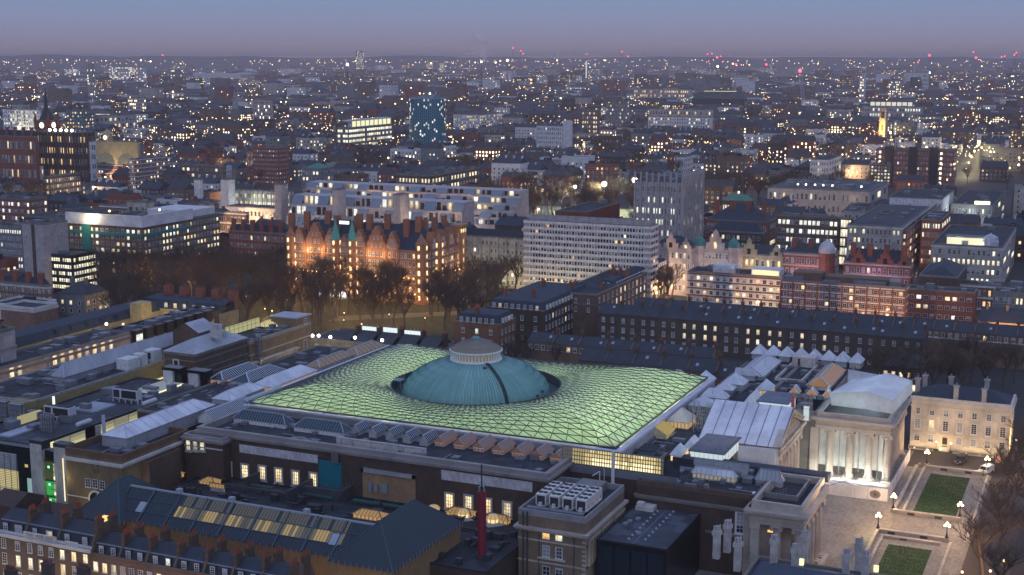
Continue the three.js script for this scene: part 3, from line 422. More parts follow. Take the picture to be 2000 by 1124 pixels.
{
const zf=79.6,xa=-10.6,xb=16.5,xc=2.5,ye=16.6,ya=22.9,g=thing('portico','stone portico with sculpted pediment under a white sheeted roof','portico',null,[xc,0,zf]),O=g.org;
const rf=new MB(O),zb=61.0;rf.quad([xa - 0.4,ye +0.2,zb],[xa - 0.4,ye +0.2,zf +0.6],[xc,ya +0.3,zf +0.6],[xc,ya +0.3,zb]);rf.quad([xb +0.4,ye +0.2,zf +0.6],[xb +0.4,ye +0.2,zb],[xc,ya +0.3,zb],[xc,ya +0.3,zf +0.6]);rf.build('sheeted_roof',SHEET,g);
const j=new MB(O);for (let k=0;k<=7;k++){const z=zb +(zf +0.6 - zb)*k / 7;j.bar([xa - 0.4,ye +0.28,z],[xc,ya +0.38,z],0.16,0.16,3);}j.build('batten',plain(0.12,0.13,0.19),g,'stuff');
const en=new MB(O);en.box(xa,13.0,zb,xb,16.5,zf - 1.2);en.box(xa - 0.5,15.6,zf - 1.2,xb +0.5,16.5,zf +0.9,true);en.box(xa,13.0,zf - 1.2,xb,15.5,zf,true);en.box(xa - 0.2,14.2,zf - 1.2,xb +0.2,14.5,zf +0.25,true);for (let x=xa;x<xb;x +=0.8)en.box(x,15.2,zf,x +0.4,15.6,zf +0.5,true);en.build('entablature',STONE,g);
const ty=new MB(O),tz=zf - 0.35;ty.tri([xa +1,16.5,tz],[xb - 1,16.5,tz],[xc,ya - 0.7,tz]);ty.build('tympanum',M('stone',0.30,0.24,0.20),g);
const rk=new MB(O);for (const s of [[xa - 0.6,xc],[xb +0.6,xc]]){for (const [dy,dz,th] of [[0,0.9,0.5],[-0.55,0.45,0.6]]){const a=[s[0],16.6 +dy +0.35,zf - 0.8 +0],b=[s[1],ya +dy,zf - 0.8];const q=(p,y,z)=>[p[0],p[1] +y,zf +z];rk.quad(q(a,-th,dz),q(b,-th,dz),q(b,0,dz),q(a,0,dz));rk.quad(q(a,0,dz),q(b,0,dz),q(b,0,-1),q(a,0,-1));rk.quad(q(a,-th,-1),q(b,-th,-1),q(b,-th,dz),q(a,-th,dz));}}rk.build('raking_cornice',STONE,g);
const fg=new MB(O);for (let k=-5;k<=5;k++){const x=xc +k*1.75,hh=Math.min(4.0,(1 - Math.abs(k)/ 7)*5.0)*rr(0.8,0.95);const z=zf - 0.05;fg.lathe(x,16.5,z,[[0.5,0],[0.42,hh*0.3],[0.34,hh*0.45],[0.46,hh*0.68],[0.2,hh*0.8],[0.26,hh*0.88],[0.18,hh*0.98],[0,hh]],8);fg.bar([x - 0.3,16.5 +hh*0.65,z],[x - 0.9,16.5 +hh*rr(0.3,0.8),z +0.2],0.24,0.24,5);fg.bar([x +0.3,16.5 +hh*0.65,z],[x +0.85,16.5 +hh*rr(0.3,0.8),z +0.1],0.24,0.24,5);}fg.build('sculpted_figure',STONE,g,'stuff');
for (let k=0;k<8;k++)ionic(g,xa +1.2 +k*(xb - xa - 2.4)/ 7,zf - 1.15,0.9,13.0,0.92,STONE,O);
for (const z of [70.5,75])ionic(g,xa +1.2,z,0.9,13.0,0.92,STONE,O);
new MB(O).box(xa - 0.8,0,zb,xb +0.8,0.9,zf +0.5).build('plinth',STONE,g);
new MB(O).box(xa +3.5,0.9,zb,xb - 1,13,zf - 5).build('wall',M('stone',0.42,0.36,0.30),g);
const sw=new MB(O);sw.box(xa - 0.75,9.5,72.5,xa - 0.55,16.5,zf +0.3);sw.build('hanging_sheet',SHEET,g);
lamp(-17,24.5,66.5,[1,0.97,0.92],26);
}
{
const r=ra([1348,890],[1444,866],18.2),t=thing('scaffold_box','floodlit white sheeted scaffold box with dark boarded top beside the portico roof','scaffold',null,[(r.x0 +r.x1)/ 2,16,(r.z0 +r.z1)/ 2]),O=t.org;
new MB(O).box(r.x0 - 0.6,19.3,r.z0 - 0.3,r.x1 +0.3,19.55,r.z1 +0.5,true).build('boarded_top',M('streak',0.13,0.14,0.17),t);
const s=new MB(O);s.box(r.x0 +0.2,16.6,r.z0 +0.1,r.x1 - 0.1,19.2,r.z1 - 0.1);s.build('glowing_sheet',glow(0.8,0.95,1,0.62),t);  // floodlight on this sheet is put in as its own glow
const p=new MB(O);for (let k=0;k<=7;k++){const z=r.z0 +(r.z1 - r.z0)*k / 7;p.bar([r.x0,16.4,z],[r.x0,20.8,z],0.09,0.09,3);}for (let k=0;k<=6;k++){const x=r.x0 +(r.x1 - r.x0)*k / 6;p.bar([x,16.4,r.z1],[x,20.8,r.z1],0.09,0.09,3);}for (const y of [17.4,20.2,20.8]){p.bar([r.x0,y,r.z0],[r.x0,y,r.z1],0.08,0.08,3);p.bar([r.x0,y,r.z1],[r.x1,y,r.z1],0.08,0.08,3);}p.build('pole',STEEL,t,'stuff');
const c=P(1480,890,16.5);const w=thing('hanging_screen','pale blue white screen wall below the near eave of the sheeted portico roof','screen',null,[c[0],13,c[1]]);new MB(w.org).box(-12.2,13,70.8,-11.9,16.6,79.6).build('sheet',SHEET,w);
}
{
const t=thing('scaffold','thicket of pale scaffold poles left of the white portico roof','scaffold',null,[-8,16,58]),m=new MB(t.org);
for (let k=0;k<130;k++){const p=P(rr(1352,1392),rr(790,836),18),h=rr(1,3.2),y=16.6;m.bar([p[0],y,p[1]],[p[0] +rr(-0.6,0.6),y +h +1,p[1] +rr(-0.6,0.6)],0.09,0.09,3);if (k % 3===0)m.bar([p[0],y +h,p[1]],[p[0] +rr(-0.5,0.5),y +h,p[1] +rr(1,2.5)],0.09,0.09,3);}
m.build('pole',plain(0.62,0.6,0.52,{roughness:0.5}),t,'stuff');
const m2=thing('scaffold_stair','small scaffold stair tower with red and white tape above the portico ridge','scaffold',null,[10,17,74]),q=new MB(m2.org),r=ra([1552,790],[1582,800],20);for (let i=0;i<4;i++)for (let j=0;j<4;j++){const x=r.x0 +(r.x1 - r.x0)*i / 3,z=r.z0 +(r.z1 - r.z0)*j / 3;q.bar([x,16.6,z],[x,24 -(i % 2),z],0.1,0.1,3);}for (const y of [18,20,22,23])for (let i=0;i<4;i++){const x=r.x0 +(r.x1 - r.x0)*i / 3;q.bar([x,y,r.z0],[x,y,r.z1],0.09,0.09,3);}q.build('pole',STEEL,m2,'stuff');
const rd=new MB(m2.org);rd.box(r.x0,20,r.z0 - 0.1,r.x0 +0.1,23,r.z0 +0.7);rd.build('red_tape',plain(0.5,0.05,0.06),m2);const ws=new MB(m2.org);ws.box(r.x0 +0.2,17,r.z1 - 1.6,r.x0 +0.35,20.6,r.z1 - 0.2);ws.build('glowing_sheet',glow(0.8,0.92,1,0.6),m2);  // the lit look of the sheet is its own glow
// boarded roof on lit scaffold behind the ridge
const b=ra([1477,786],[1560,772],19.8),k=thing('scaffold_roof','grey boarded scaffold roof over bright sheets behind the portico ridge','scaffold',null,[(b.x0 +b.x1)/ 2,16,(b.z0 +b.z1)/ 2]);new MB(k.org).box(b.x0,19.9,b.z0,b.x1,20.15,b.z1,true).build('boarded_top',M('streak',0.16,0.18,0.22),k);new MB(k.org).box(b.x0 +0.6,16.6,b.z0 +0.6,b.x1 - 0.6,19.8,b.z1 - 0.6).build('glowing_sheet',glow(0.78,0.95,1,0.6),k);const rl=new MB(k.org);railing(rl,[b.x0,b.z0],[b.x0,b.z1],20.1,1.3);railing(rl,[b.x0,b.z1],[b.x1,b.z1],20.1,1.3);railing(rl,[b.x1,b.z0],[b.x1,b.z1],20.1,1.3);rl.build('railing',STEEL,k);  // bright sheets below the boards glow by themselves
}
{
const r=rect(23.4,81.5,50.5,99.9),g=thing('east_pavilion','floodlit stone pavilion with draped columns and a white tent on its roof','pavilion',null,[37,0,90]),O=g.org;
const e=new MB(O);entablature(e,r,13.0,16.0,0.95);e.rim(r.x0 +0.1,16.0,r.z0 +0.1,r.x1 - 0.1,17.1,r.z1 - 0.1,0.9);e.build('entablature',STONE,g);
new MB(O).box(r.x0 +3.6,0,r.z0 - 6,r.x1 - 1,13.2,r.z1 - 3.2).build('wall',M('stone',0.5,0.46,0.4),g);
new MB(O).box(r.x0 +0.9,15.7,r.z0 - 12,r.x1 - 0.9,16.5,r.z1 - 0.9).build('roof',FELT,g);
new MB(O).box(r.x0 - 1,0,r.z0 - 2,r.x1 +1,0.9,r.z1 +1).build('plinth',STONE,g);
for (const px of [1621,1659,1697,1733])ionic(g,r.x0 +1.05,zAt(px,r.x0 +1.05,7),0.9,13.0,0.92,STONE,O);
for (let k=1;k<7;k++)ionic(g,r.x0 +1.05 +k*(r.x1 - r.x0 - 2.1)/ 6,r.z1 - 1.05,0.9,13.0,0.92,STONE,O);
const pl=new MB(O);{const z=zAt(1591,r.x0 +1,8);pl.box(r.x0 +0.2,0.9,z - 1,r.x0 +1.9,13,z +1);}pl.build('pilaster',STONE,g);
const dz=new MB(O),xs=r.x0 +2.35;for (let z=r.z0 - 2;z<r.z1 - 2;z +=0.5){const w=(q)=>xs +0.10*Math.sin(q*2.1)+0.06*Math.sin(q*5.3);dz.quad([w(z),3.0,z],[w(z +0.5),3.0,z +0.5],[w(z +0.5),13,z +0.5],[w(z),13,z]);}const sheet=new THREE.MeshPhysicalMaterial({roughness:0.8,map:T.metal});sheet.color.setRGB(0.72,0.74,0.70);sheet.name='drape';dz.build('drape',sheet,g);
const cr=new MB(O);cr.box(xs - 0.3,0.9,r.z0,xs +0.3,2.9,r.z1 - 2);for (let k=0;k<14;k++)cr.box(xs - 0.9,0.9,83 +k*1.1,xs - 0.3,rr(1.2,2.6),83.6 +k*1.1);cr.build('dark_foot',plain(0.05,0.045,0.04),g,'stuff');  // dark boxes make the dark foot between the columns
const rod=new MB(O);for (const px of [1640,1678,1715])rod.cyl(r.x0 +2.0,0.9,zAt(px,r.x0 +2,7),0.1,12.6,0.1,6);rod.build('downpipe',plain(0.3,0.31,0.3),g);
for (const px of [1604,1640,1678,1715]){const z=zAt(px,r.x0 - 2,3),t=thing('floodlight',ORD2[[1604,1640,1678,1715].indexOf(px)] +' unseen white floodlight from the left at the foot of the draped columns','floodlight','unseen floodlights behind the white hoarding',[r.x0 - 2.6,0,z]);const b=new MB(t.org);b.box(r.x0 - 2.9,1.1,z - 0.25,r.x0 - 2.6,1.5,z +0.25);b.build('lamp',glow(0.9,1,0.9,1.5),t);const s=new MB(t.org);s.box(r.x0 - 2.8,0,z - 0.06,r.x0 - 2.7,1.1,z +0.06);s.build('stand',DKMET,t);lamp(r.x0 - 2.4,1.6,z,[0.95,1,0.90],60);}  // floodlights out of view, placed to light the drapes
lamp(r.x0 - 9,9,88,[1,0.98,0.93],70);
// white tent on the roof
const t=thing('roof_tent','white sheeted tent glowing from inside on the roof of the draped pavilion','tent',null,[36,16.5,91]),TO=t.org,ez=99.4,wz=82.5,x0=27,x1=50;
const q=(px,py,X)=>{const o=OX(px,py,X);return [X,o.y,o.z];};
const fl=[x0,16.6,zAt(1625,x0,16.6)],fr=[x0,16.6,zAt(1746,x0,16.6)],tl=q(1620,772,x0),tm=q(1697,757,x0),tr=q(1746,783,x0);
const bk=(p,dx=x1 - x0)=>[p[0] +dx,p[1],p[2]];
const hi=[x0 +7,22.0,zAt(1740,x0 +7,22)];
const a0=[x0,19.6,fl[2]],a1=[x0 +1,21.6,fl[2] +8.5],b0=[x0,16.6,fl[2] +8.5],a2=[x0,19.0,ez],m=new MB(TO),apex=[x0,21.6,fl[2] +8.5];
const PR=(px,py,X)=>{const o=OX(px,py,X);return [X,o.y,o.z];};
const v={l:PR(1621,768,27),lb:PR(1624,792,27),m:PR(1702,756,30),m2:PR(1694,765,27),mb:PR(1691,800,27),r:PR(1744,783,25.5),rb:PR(1744,809,25.5),fr:PR(1783,744,49),frb:PR(1783,768,49),fm:PR(1736,729,49),fl:PR(1700,737,49),fll:PR(1668,741,44)};
m.quad(v.lb,v.mb,v.m2,v.l).quad(v.mb,v.rb,v.r,v.m2).quad(v.rb,v.frb,v.fr,v.r);m.quad(v.r,v.fr,v.fm,v.m2).quad(v.l,v.m2,v.fl,v.fll).tri(v.m2,v.fm,v.fl);m.quad(v.frb,[v.frb[0],v.frb[1],v.lb[2]],[v.frb[0],v.fm[1],v.lb[2]],v.fr);
const tm2=Object.assign(new THREE.MeshPhysicalMaterial({roughness:0.75,transmission:0.42,thickness:0,side:THREE.DoubleSide,map:T.metal}),{name:'tent_sheet'});tm2.color.setRGB(0.9,0.94,1.0);m.build('sheet',tm2,t);
const rb=new MB(TO),L=(a,b,k)=>[0,1,2].map((i)=>a[i] +(b[i] - a[i])*k);for (let k=1;k<12;k++)rb.bar(L(v.r,v.fr,k / 12).map((q,i)=>q +(i===1?0.04:0)),L(v.m2,v.fm,k / 12).map((q,i)=>q +(i===1?0.04:0)),0.1,0.1,3);for (let k=1;k<6;k++)rb.bar(L(v.r,v.m2,k / 6),L(v.fr,v.fm,k / 6),0.08,0.08,3);rb.build('batten',plain(0.5,0.55,0.6),t,'stuff');
lamp(34,18.6,93.5,[0.75,0.9,1],80);lamp(29.5,18.3,88.5,[0.8,1,0.85],45);lamp(44,18.6,97,[0.75,0.9,1],55);
}
// south range between portico and east range, and the roofs on it
block('south_range','dark flat roofed south range strewn with pale pyramid roof lights',rect(-27.4,51.1,72,66),0,16.6,{wall:BRICKD,par:0.5,cop:STONED});
block('east_range','dark flat roofed range with light well and long glass roofs behind the portico',rect(24,66.1,84,81.4),0,16.5,{wall:STONED,par:0.5,cop:STONED});
{
const pyr=[[[1358,742],[1399,738],18.6,2.4,'small pale pyramid roof light at the far right corner of the green glass roof'],[[1409,749],[1464,744],18.4,2.6,'broad pale pyramid roof light just right of the green roof corner'],[[1393,760],[1440,756],18.0,1.6,'low pale hipped roof light in front of the broad pyramid'],[[1434,732],[1477,735],18.0,2.0,'low pale hipped roof light behind the broad pyramid'],[[1367,775],[1427,774],18.2,2.2,'upper of two overlapping pale hipped roof lights right of the green roof'],[[1342,792],[1405,786],18.2,2.0,'lower of two overlapping pale hipped roof lights right of the green roof'],[[1475,761],[1516,754],18.4,2.2,'pale pyramid roof light with lit panes left of the light well'],[[1300,822],[1362,814],18.3,2.8,'big pale pyramid roof light with one side glowing yellow'],[[1334,874],[1372,864],18.3,2.0,'small pale pyramid roof light with amber panes, left of the floodlit scaffold box'],[[1307,889],[1345,880],18.2,2.0,'small pale pyramid roof light with amber panes at the end of the glass lean-to'],[[1450,792],[1490,775],18.2,2.0,'glassy hipped roof light half hidden behind the portico ridge'],[[1313,728],[1337,736],18.5,1.4,'small pale roof light behind the right part of the green roof']];
pyr.forEach(([l,r,h,up,lab],i)=>roofLight(lab,ra(l,r,h),16.4,h,h +up,{roof:i===7?M('metal',0.6,0.55,0.42):LEADW,band:[6,7].includes(i)?0.5:[8,9].includes(i)?1.2:0,ribs:i===10?1:0}));
roofLight('long ridged pale roof light left of the light well',ra([1436,732],[1527,706],17.6),16.4,17.6,19.6,{roof:LEADW,ribs:2.2,ribMat:plain(0.5,0.52,0.55),ribW:0.3,inset:2.5});
roofLight('amber lit hipped glass roof right of the light well',ra([1575,753],[1652,724],17.6),16.4,17.6,19.8,{roof:glow(0.42,0.20,0.05,0.55),ribs:1.9,ribW:0.26,ribMat:plain(0.45,0.45,0.46),inset:2.2});
for (let k=0;k<3;k++)roofLight(['leftmost','middle','rightmost'][k] +' of three small amber glazed gables in front of the amber glass roof',ra([[1541,768],[1574,771],[1607,774]][k],[[1566,765],[1600,769],[1626,770]][k],17.6),16.4,17.6,19.2,{roof:M('metal',0.4,0.36,0.3),gable:'x',gableMat:glow(0.55,0.25,0.08,0.6),ribs:1.2,ribW:0.2});
for (let k=0;k<8;k++)roofLight(['first','second','third','fourth','fifth','sixth','seventh','last'][k] +' from the left in the row of eight pale pyramid roof lights',rect(78.5,50.4 +k*4.1,84.5,54.4 +k*4.1),16.5,18.2,20.6,{roof:LEADW,band:-1,over:0.4});
{const r=ra([1513,745],[1604,713],16.4),t=thing('light_well','pale rendered light well sunk in the roof left of the amber glass roof','light well',null,[(r.x0 +r.x1)/ 2,10,(r.z0 +r.z1)/ 2]);new MB(t.org).rim(r.x0,16.3,r.z0,r.x1,17.4,r.z1,0.5).build('kerb_wall',M('streak',0.5,0.46,0.42),t);const w=new MB(t.org);w.box(r.x1 - 6,16.55,r.z0 +0.5,r.x1 - 0.5,19.4,r.z1 - 0.6);w.build('wall',M('streak',0.52,0.47,0.43),t);const d=new MB(t.org);d.box(r.x1 - 6.2,16.6,r.z0 +2.2,r.x1 - 6.02,19.0,r.z0 +2.8);d.build('downpipe',DKMET,t);}
{const r=ra([1247,850],[1320,843],17),t=roofLight('gabled hut glowing yellow through its glass roof beside the green roof corner',r,15.5,17.6,19.6,{roof:glow(1,0.74,0.16,0.42),gable:'x',ribs:0.7,ribW:0.13,ribMat:plain(0.2,0.18,0.12),wall:M('streak',0.55,0.5,0.3),gableMat:M('streak',0.6,0.55,0.38)});lamp(r.x0 - 2,18,(r.z0 +r.z1)/ 2,[1,0.85,0.35],8);lamp(r.x0 +3,17.8,r.z1 +1.2,[1,0.85,0.35],6);}
{const r=ra([1246,880],[1290,872],18.2),t=thing('plant_room','plain grey plant room on the roof behind the glass lean-to','plant room',null,[r.x0,16,r.z0]);new MB(t.org).box(r.x0,16,r.z0,r.x1,18.2,r.z1).build('wall',M('streak',0.13,0.15,0.17),t);new MB(t.org).box(r.x0 - 0.1,18.21,r.z0 - 0.1,r.x1 +0.1,18.4,r.z1 +0.1).build('roof',FELT,t);}
}
// forecourt: paving, lawns, low walls, hoarding, lamps
{
const pv=new MB();pv.quad([-75,0.02,132],[58,0.02,132],[58,0.02,60],[-75,0.02,60]);const pm=pv.build('forecourt_paving',M('paving',0.23,0.205,0.175));pm.userData.kind='structure';
const rd=new MB();rd.quad([43,0.03,126],[61,0.03,126],[61,0.03,101.5],[43,0.03,101.5]);rd.quad([-60,0.03,132],[60,0.03,132],[60,0.03,122.6],[-60,0.03,122.6]);rd.build('forecourt_road',M('ground',0.075,0.062,0.055)).userData.kind='structure';
for (const [r,lab,seedv] of [[rect(5.6,108.2,38.8,117.8),'larger mown lawn between low stone walls by the white hoarding',1],[rect(-52,106.4,-17.8,115.6),'nearer mown lawn cut off by the bottom of the picture',2]]){
const g=new MB();g.quad([r.x0,0.05,r.z1],[r.x1,0.05,r.z1],[r.x1,0.05,r.z0],[r.x0,0.05,r.z0]);const m=g.build('lawn',M('grass',0.036,0.085,0.018));tag(m,lab,null,null,'stuff');delete m.userData.category;
const gb=new MB();for (let k=0;k<9000;k++){const x=rr(r.x0,r.x1),z=rr(r.z0,r.z1),h=rr(0.05,0.13),a=rr(0,3.14);gb.tri([x - 0.05*Math.cos(a),0.05,z - 0.05*Math.sin(a)],[x +0.05*Math.cos(a),0.05,z +0.05*Math.sin(a)],[x +rr(-0.05,0.05),0.05 +h,z +rr(-0.05,0.05)]);}gb.build('grass',M('grass',0.036,0.085,0.018),m,'stuff');
}
const wallAt=(lab,x0,z0,x1,z1,h,niche)=>{const t=thing('low_wall',lab,'wall',null,[(x0 +x1)/ 2,0,(z0 +z1)/ 2]);const m=new MB(t.org);m.box(x0,0,z0,x1,h,z1);m.build('wall',M('stone',0.36,0.31,0.26),t);const c=new MB(t.org);c.box(x0 - 0.12,h,z0 - 0.12,x1 +0.12,h +0.16,z1 +0.12);c.build('coping',M('stone',0.46,0.40,0.33),t);if (niche){const n=new MB(t.org);for (const z of niche)n.box(x0 - 0.04,0.15,z - 0.8,x0 +0.02,h - 0.1,z +0.8);n.build('grille',DKMET,t);}};
wallAt('low stone wall with two dark grilles at the near end of the larger lawn',3.2,104.2,4.0,119.0,0.9,[108.2,114.3]);
wallAt('low stone wall at the far end of the larger lawn',42.0,106.6,42.8,121.4,0.9,[111,117]);
wallAt('outer low stone wall on the hoarding side of the larger lawn',4.1,104.0,42.0,104.5,0.8);wallAt('inner low stone step wall on the hoarding side of the larger lawn',4.1,106.0,42.0,106.4,0.55);
wallAt('low stone wall with dark grilles at the far end of the nearer lawn',-11.6,103.4,-10.8,117.6,0.9,[106,113]);wallAt('second low stone wall step at the far end of the nearer lawn',-14.4,104.2,-13.7,116.8,0.6,[109]);
wallAt('outer low stone wall on the column side of the nearer lawn',-56,102.8,-11.7,103.2,0.8);wallAt('inner low stone step wall on the column side of the nearer lawn',-56,104.3,-14.5,104.7,0.55);
wallAt('thin stone kerb on the tree side of the larger lawn',-10.5,121.6,42,121.9,0.25);wallAt('thin stone kerb on the tree side of the nearer lawn',-56,118.6,-12,118.9,0.25);
const lampPost=(x,z,lab)=>{const t=thing('lamp_post',lab,'lamp post',null,[x,0,z]),O=t.org;new MB(O).box(x - 0.5,0,z - 0.5,x +0.5,0.95,z +0.5).build('pedestal',M('stone',0.40,0.35,0.29),t);const m=new MB(O);m.lathe(x,0.95,z,[[0.42,0],[0.4,0.25],[0.2,0.4],[0.24,0.7],[0.12,0.9],[0.09,2.0],[0.13,2.1],[0.08,2.35]],10);m.bar([x,3.3,z - 0.5],[x,3.3,z +0.5],0.09);m.build('post',plain(0.03,0.03,0.03,{metalness:0.4}),t);for (const [dy,dz] of [[3.75,-0.42],[3.75,0.42],[4.35,0]]){const b=new MB([x,dy,z +dz]);b.ball(x,dy,z +dz,0.24,10);b.build('globe',glow(1,0.70,0.32,22),t);}lamp(x,4.35,z,[1,0.62,0.30],190);};
lampPost(-10.9,103,'globed lamp post at the corner of the nearer lawn on the column side');lampPost(4.4,104,'globed lamp post at the near corner of the larger lawn by the hoarding');lampPost(44.5,106.4,'globed lamp post at the far corner of the larger lawn by the hoarding');lampPost(4.4,118.9,'globed lamp post at the near corner of the larger lawn on the tree side');lampPost(-11.2,117.8,'globed lamp post at the corner of the nearer lawn on the tree side');lampPost(44.8,121.2,'globed lamp post beside the white van at the far corner of the larger lawn');
[[-33.2,99.6,'west']].forEach(([x,z,n])=>{const t=thing('unseen_forecourt_floodlight','unseen warm floodlight at the roof edge of the ' +n +' pavilion, placed to light the forecourt','floodlight',null,[x,17.4,z]),b=new MB(t.org);b.box(x - 0.3,18.2,z - 0.3,x +0.3,18.8,z +0.3,true);b.build('lamp',glow(1,0.72,0.45,1.5),t);const m=new MB(t.org);m.bar([x,18.2,z],[x,16.4,95.4],0.12);m.build('post',DKMET,t);lamp(x +(n==='west'?0.5:-0.7),19.2,z +0.8,[1,0.68,0.40],420);});  // floodlight not seen, placed here to brighten the forecourt paving
// hoarding
const h=thing('hoarding','white hoarding with printed ancient motifs round the draped columns','hoarding',null,[12,0,100]),O=h.org,hx=11.2,hz=101.6,hm=new MB(O);hm.box(hx,0,84.5,hx +0.15,3.2,hz);hm.box(hx +0.15,0,hz - 0.15,48.5,3.2,hz);hm.build('panel',M('metal',0.62,0.62,0.63),h);
const ro=new MB(O);ro.box(hx +0.3,2.9,84.5,hx +2.8,3.0,93.0,true);ro.box(hx +0.3,2.6,93.4,hx +3.0,2.7,hz - 0.3,true);ro.build('canopy',M('metal',0.45,0.47,0.47),h);const jn=new MB(O);for (let k=1;k<5;k++)jn.box(hx - 0.03,0,84.5 +k*3.1,hx,3.2,84.56 +k*3.1);for (let k=1;k<11;k++)jn.box(hx +k*3.4,0,hz,hx +k*3.4 +0.06,3.2,hz +0.03);jn.build('joint',plain(0.3,0.3,0.32),h,'stuff');
// print: one round openwork beast on the near face, slim figures on the long face
const cv=(w,hh,f)=>{const c=document.createElement('canvas');c.width=w;c.height=hh;const x=c.getContext('2d');x.fillStyle='#d9d9dc';x.fillRect(0,0,w,hh);f(x);const t=new THREE.CanvasTexture(c);t.colorSpace=THREE.SRGBColorSpace;const m=new THREE.MeshStandardMaterial({map:t,roughness:0.6});m.name='print';return m;};
const rosette=cv(256,200,(x)=>{x.fillStyle='#3a3632';x.beginPath();x.ellipse(128,100,104,84,0,0,7);x.fill();x.fillStyle='#cfcbc8';for (let k=0;k<60;k++){const a=k*2.4,q=14 +11.2*Math.sqrt(k*0.9);x.save();x.translate(128 +1.2*q*Math.cos(a),100 +0.95*q*Math.sin(a));x.rotate(a +1);x.beginPath();x.ellipse(0,0,9 +(k % 5),3 +(k % 3),0,0,7);x.fill();x.restore();}});
const pf=new MB(O);{const F=front(hx,0),a=OX(1710,965,hx);F.quad(pf,a.z - 1.6,0.35,a.z +1.6,2.75,0.02,[[0,0],[1,0],[1,1],[0,1]]);}pf.build('printed_motif',rosette,h);
const figs=['#4a4440','#8c4a3a','#6a4a38','#9a9086'],S=side(0,hz);[14.5,20,24.8,31,37.5,44].forEach((x,i)=>{const m=cv(96,160,(c)=>{c.fillStyle=figs[i % 4];if (i % 2){c.beginPath();c.ellipse(48,70,30,22,0.2,0,7);c.fill();c.fillRect(30,80,8,60);c.fillRect(60,78,8,62);c.beginPath();c.ellipse(76,42,12,16,0.4,0,7);c.fill();}else{c.beginPath();c.ellipse(48,26,11,14,0,0,7);c.fill();c.beginPath();c.moveTo(30,42);c.lineTo(66,42);c.lineTo(60,90);c.lineTo(68,150);c.lineTo(30,150);c.lineTo(36,90);c.fill();}});const q=new MB(O);S.quad(q,x - 0.85,0.3,x +0.85,2.9,0.02,[[0,0],[1,0],[1,1],[0,1]]);q.build('printed_motif',m,h);});
lamp(hx +6,4.2,96,[1,1,0.97],22);lamp(hx - 4,7.5,90,[1,0.98,0.94],20);
}
{
const X=62.3,za=99.6,zb=125.2,g=thing('cream_house','long cream stone house with pilasters and slate roof facing the forecourt','house',null,[X +6,0,112]),O=g.org,F=front(X,0),wm=M('stone',0.56,0.50,0.41),yC=13.0;
new MB(O).box(X,0,za,X +13,yC +0.5,zb).build('wall',wm,g);
const tr=new MB(O);F.slab(tr,za - 0.3,yC - 1.6,zb +0.3,yC - 1.2,0,0.25);F.slab(tr,za - 0.6,yC - 0.2,zb +0.6,yC +0.4,0,0.75);F.slab(tr,za - 0.4,yC +0.4,zb +0.4,yC +1.2,-0.4,0.3);F.slab(tr,za,3.9,zb,4.3,0,0.2);F.slab(tr,za,1.2,zb,1.5,0,0.2);const S=side(X,zb);S.slab(tr,0,yC - 0.2,13,yC +0.4,0,0.6);S.slab(tr,0,yC +0.4,13,yC +1.2,-0.4,0.3);
const n=7,bay=(zb - za)/ n;for (let k=0;k<=n;k++){const s=za +k*bay;F.slab(tr,Math.max(za,s - 0.42),4.3,Math.min(zb,s +0.42),yC - 1.6,0,0.22);}tr.build('trim',M('stone',0.6,0.53,0.43),g);
for (let k=0;k<n;k++){const s=za +(k +0.5)*bay;oneWindow(g,F,s - 0.55,9.4,s +0.55,11.0,{rows:4,w:0.12});oneWindow(g,F,s - 0.62,5.3,s +0.62,7.9,{on:k===1,rows:5,w:0.2});if (k !==2)oneWindow(g,F,s - 0.62,1.9,s +0.62,3.7,{rows:4,w:0.18});}
const dr=new MB(O),ds=za +2.5*bay;F.slab(dr,ds - 0.65,0.9,ds +0.65,3.4,0,0.06);dr.build('door',plain(0.03,0.025,0.02),g);const dl=new MB(O);F.slab(dl,ds - 0.5,3.5,ds +0.5,3.8,0,0.08);dl.build('lit_fanlight',glow(1,0.2,0.1,1),g);const stp=new MB(O);for (let k=0;k<5;k++)F.slab(stp,ds - 1.3,0,ds +1.3,0.9 - k*0.18,k*0.4,(k +1)*0.4);stp.build('step',wm,g);
const rf=new MB(O);rf.hip(X +0.4,za +0.3,X +12.6,zb - 0.3,yC +0.9,yC +3.6);rf.build('roof',SLATEB,g);
for (const [px,py] of [[1793,745],[1807,739],[1858,742],[1868,760],[1923,766],[1928,748]]){const p=P(px,py +14,yC +2),c=new MB([p[0],yC,p[1]]);c.box(p[0] - 0.7,yC +0.5,p[1] - 0.6,p[0] +0.7,yC +4.6,p[1] +0.6);c.box(p[0] - 0.9,yC +4.6,p[1] - 0.8,p[0] +0.9,yC +4.9,p[1] +0.8);for (const d of [-0.35,0.35])c.cyl(p[0] +d,yC +4.9,p[1],0.2,yC +5.6,0.17,6);c.build('chimney',M('stone',0.33,0.31,0.29),g);}
const ba=new MB(O);for (const [a,b] of [[za,ds - 2.5],[ds +2.5,zb - 2]]){F.slab(ba,a,0.9,b,1.05,2.6,2.9);F.slab(ba,a,0,b,0.25,2.6,2.9);for (let s=a;s<b;s +=0.45)F.slab(ba,s,0.25,s +0.2,0.9,2.66,2.86);}ba.build('balustrade',M('stone',0.46,0.4,0.33),g,'stuff');
for (const d of [-1.9,1.9]){const x=X - 2.3,z=ds +d,t=thing('entrance_lamp',(d<0?'left':'right')+' of two small globe lamps beside the steps of the cream house','lamp',null,[x,0,z]);const m=new MB(t.org);m.cyl(x,0,z,0.08,2.4,0.05,6);m.build('post',DKMET,t);const b=new MB(t.org);b.ball(x,2.6,z,0.2,8);b.build('globe',glow(1,0.75,0.4,5),t);lamp(x,2.7,z,[1,0.7,0.36],7);}
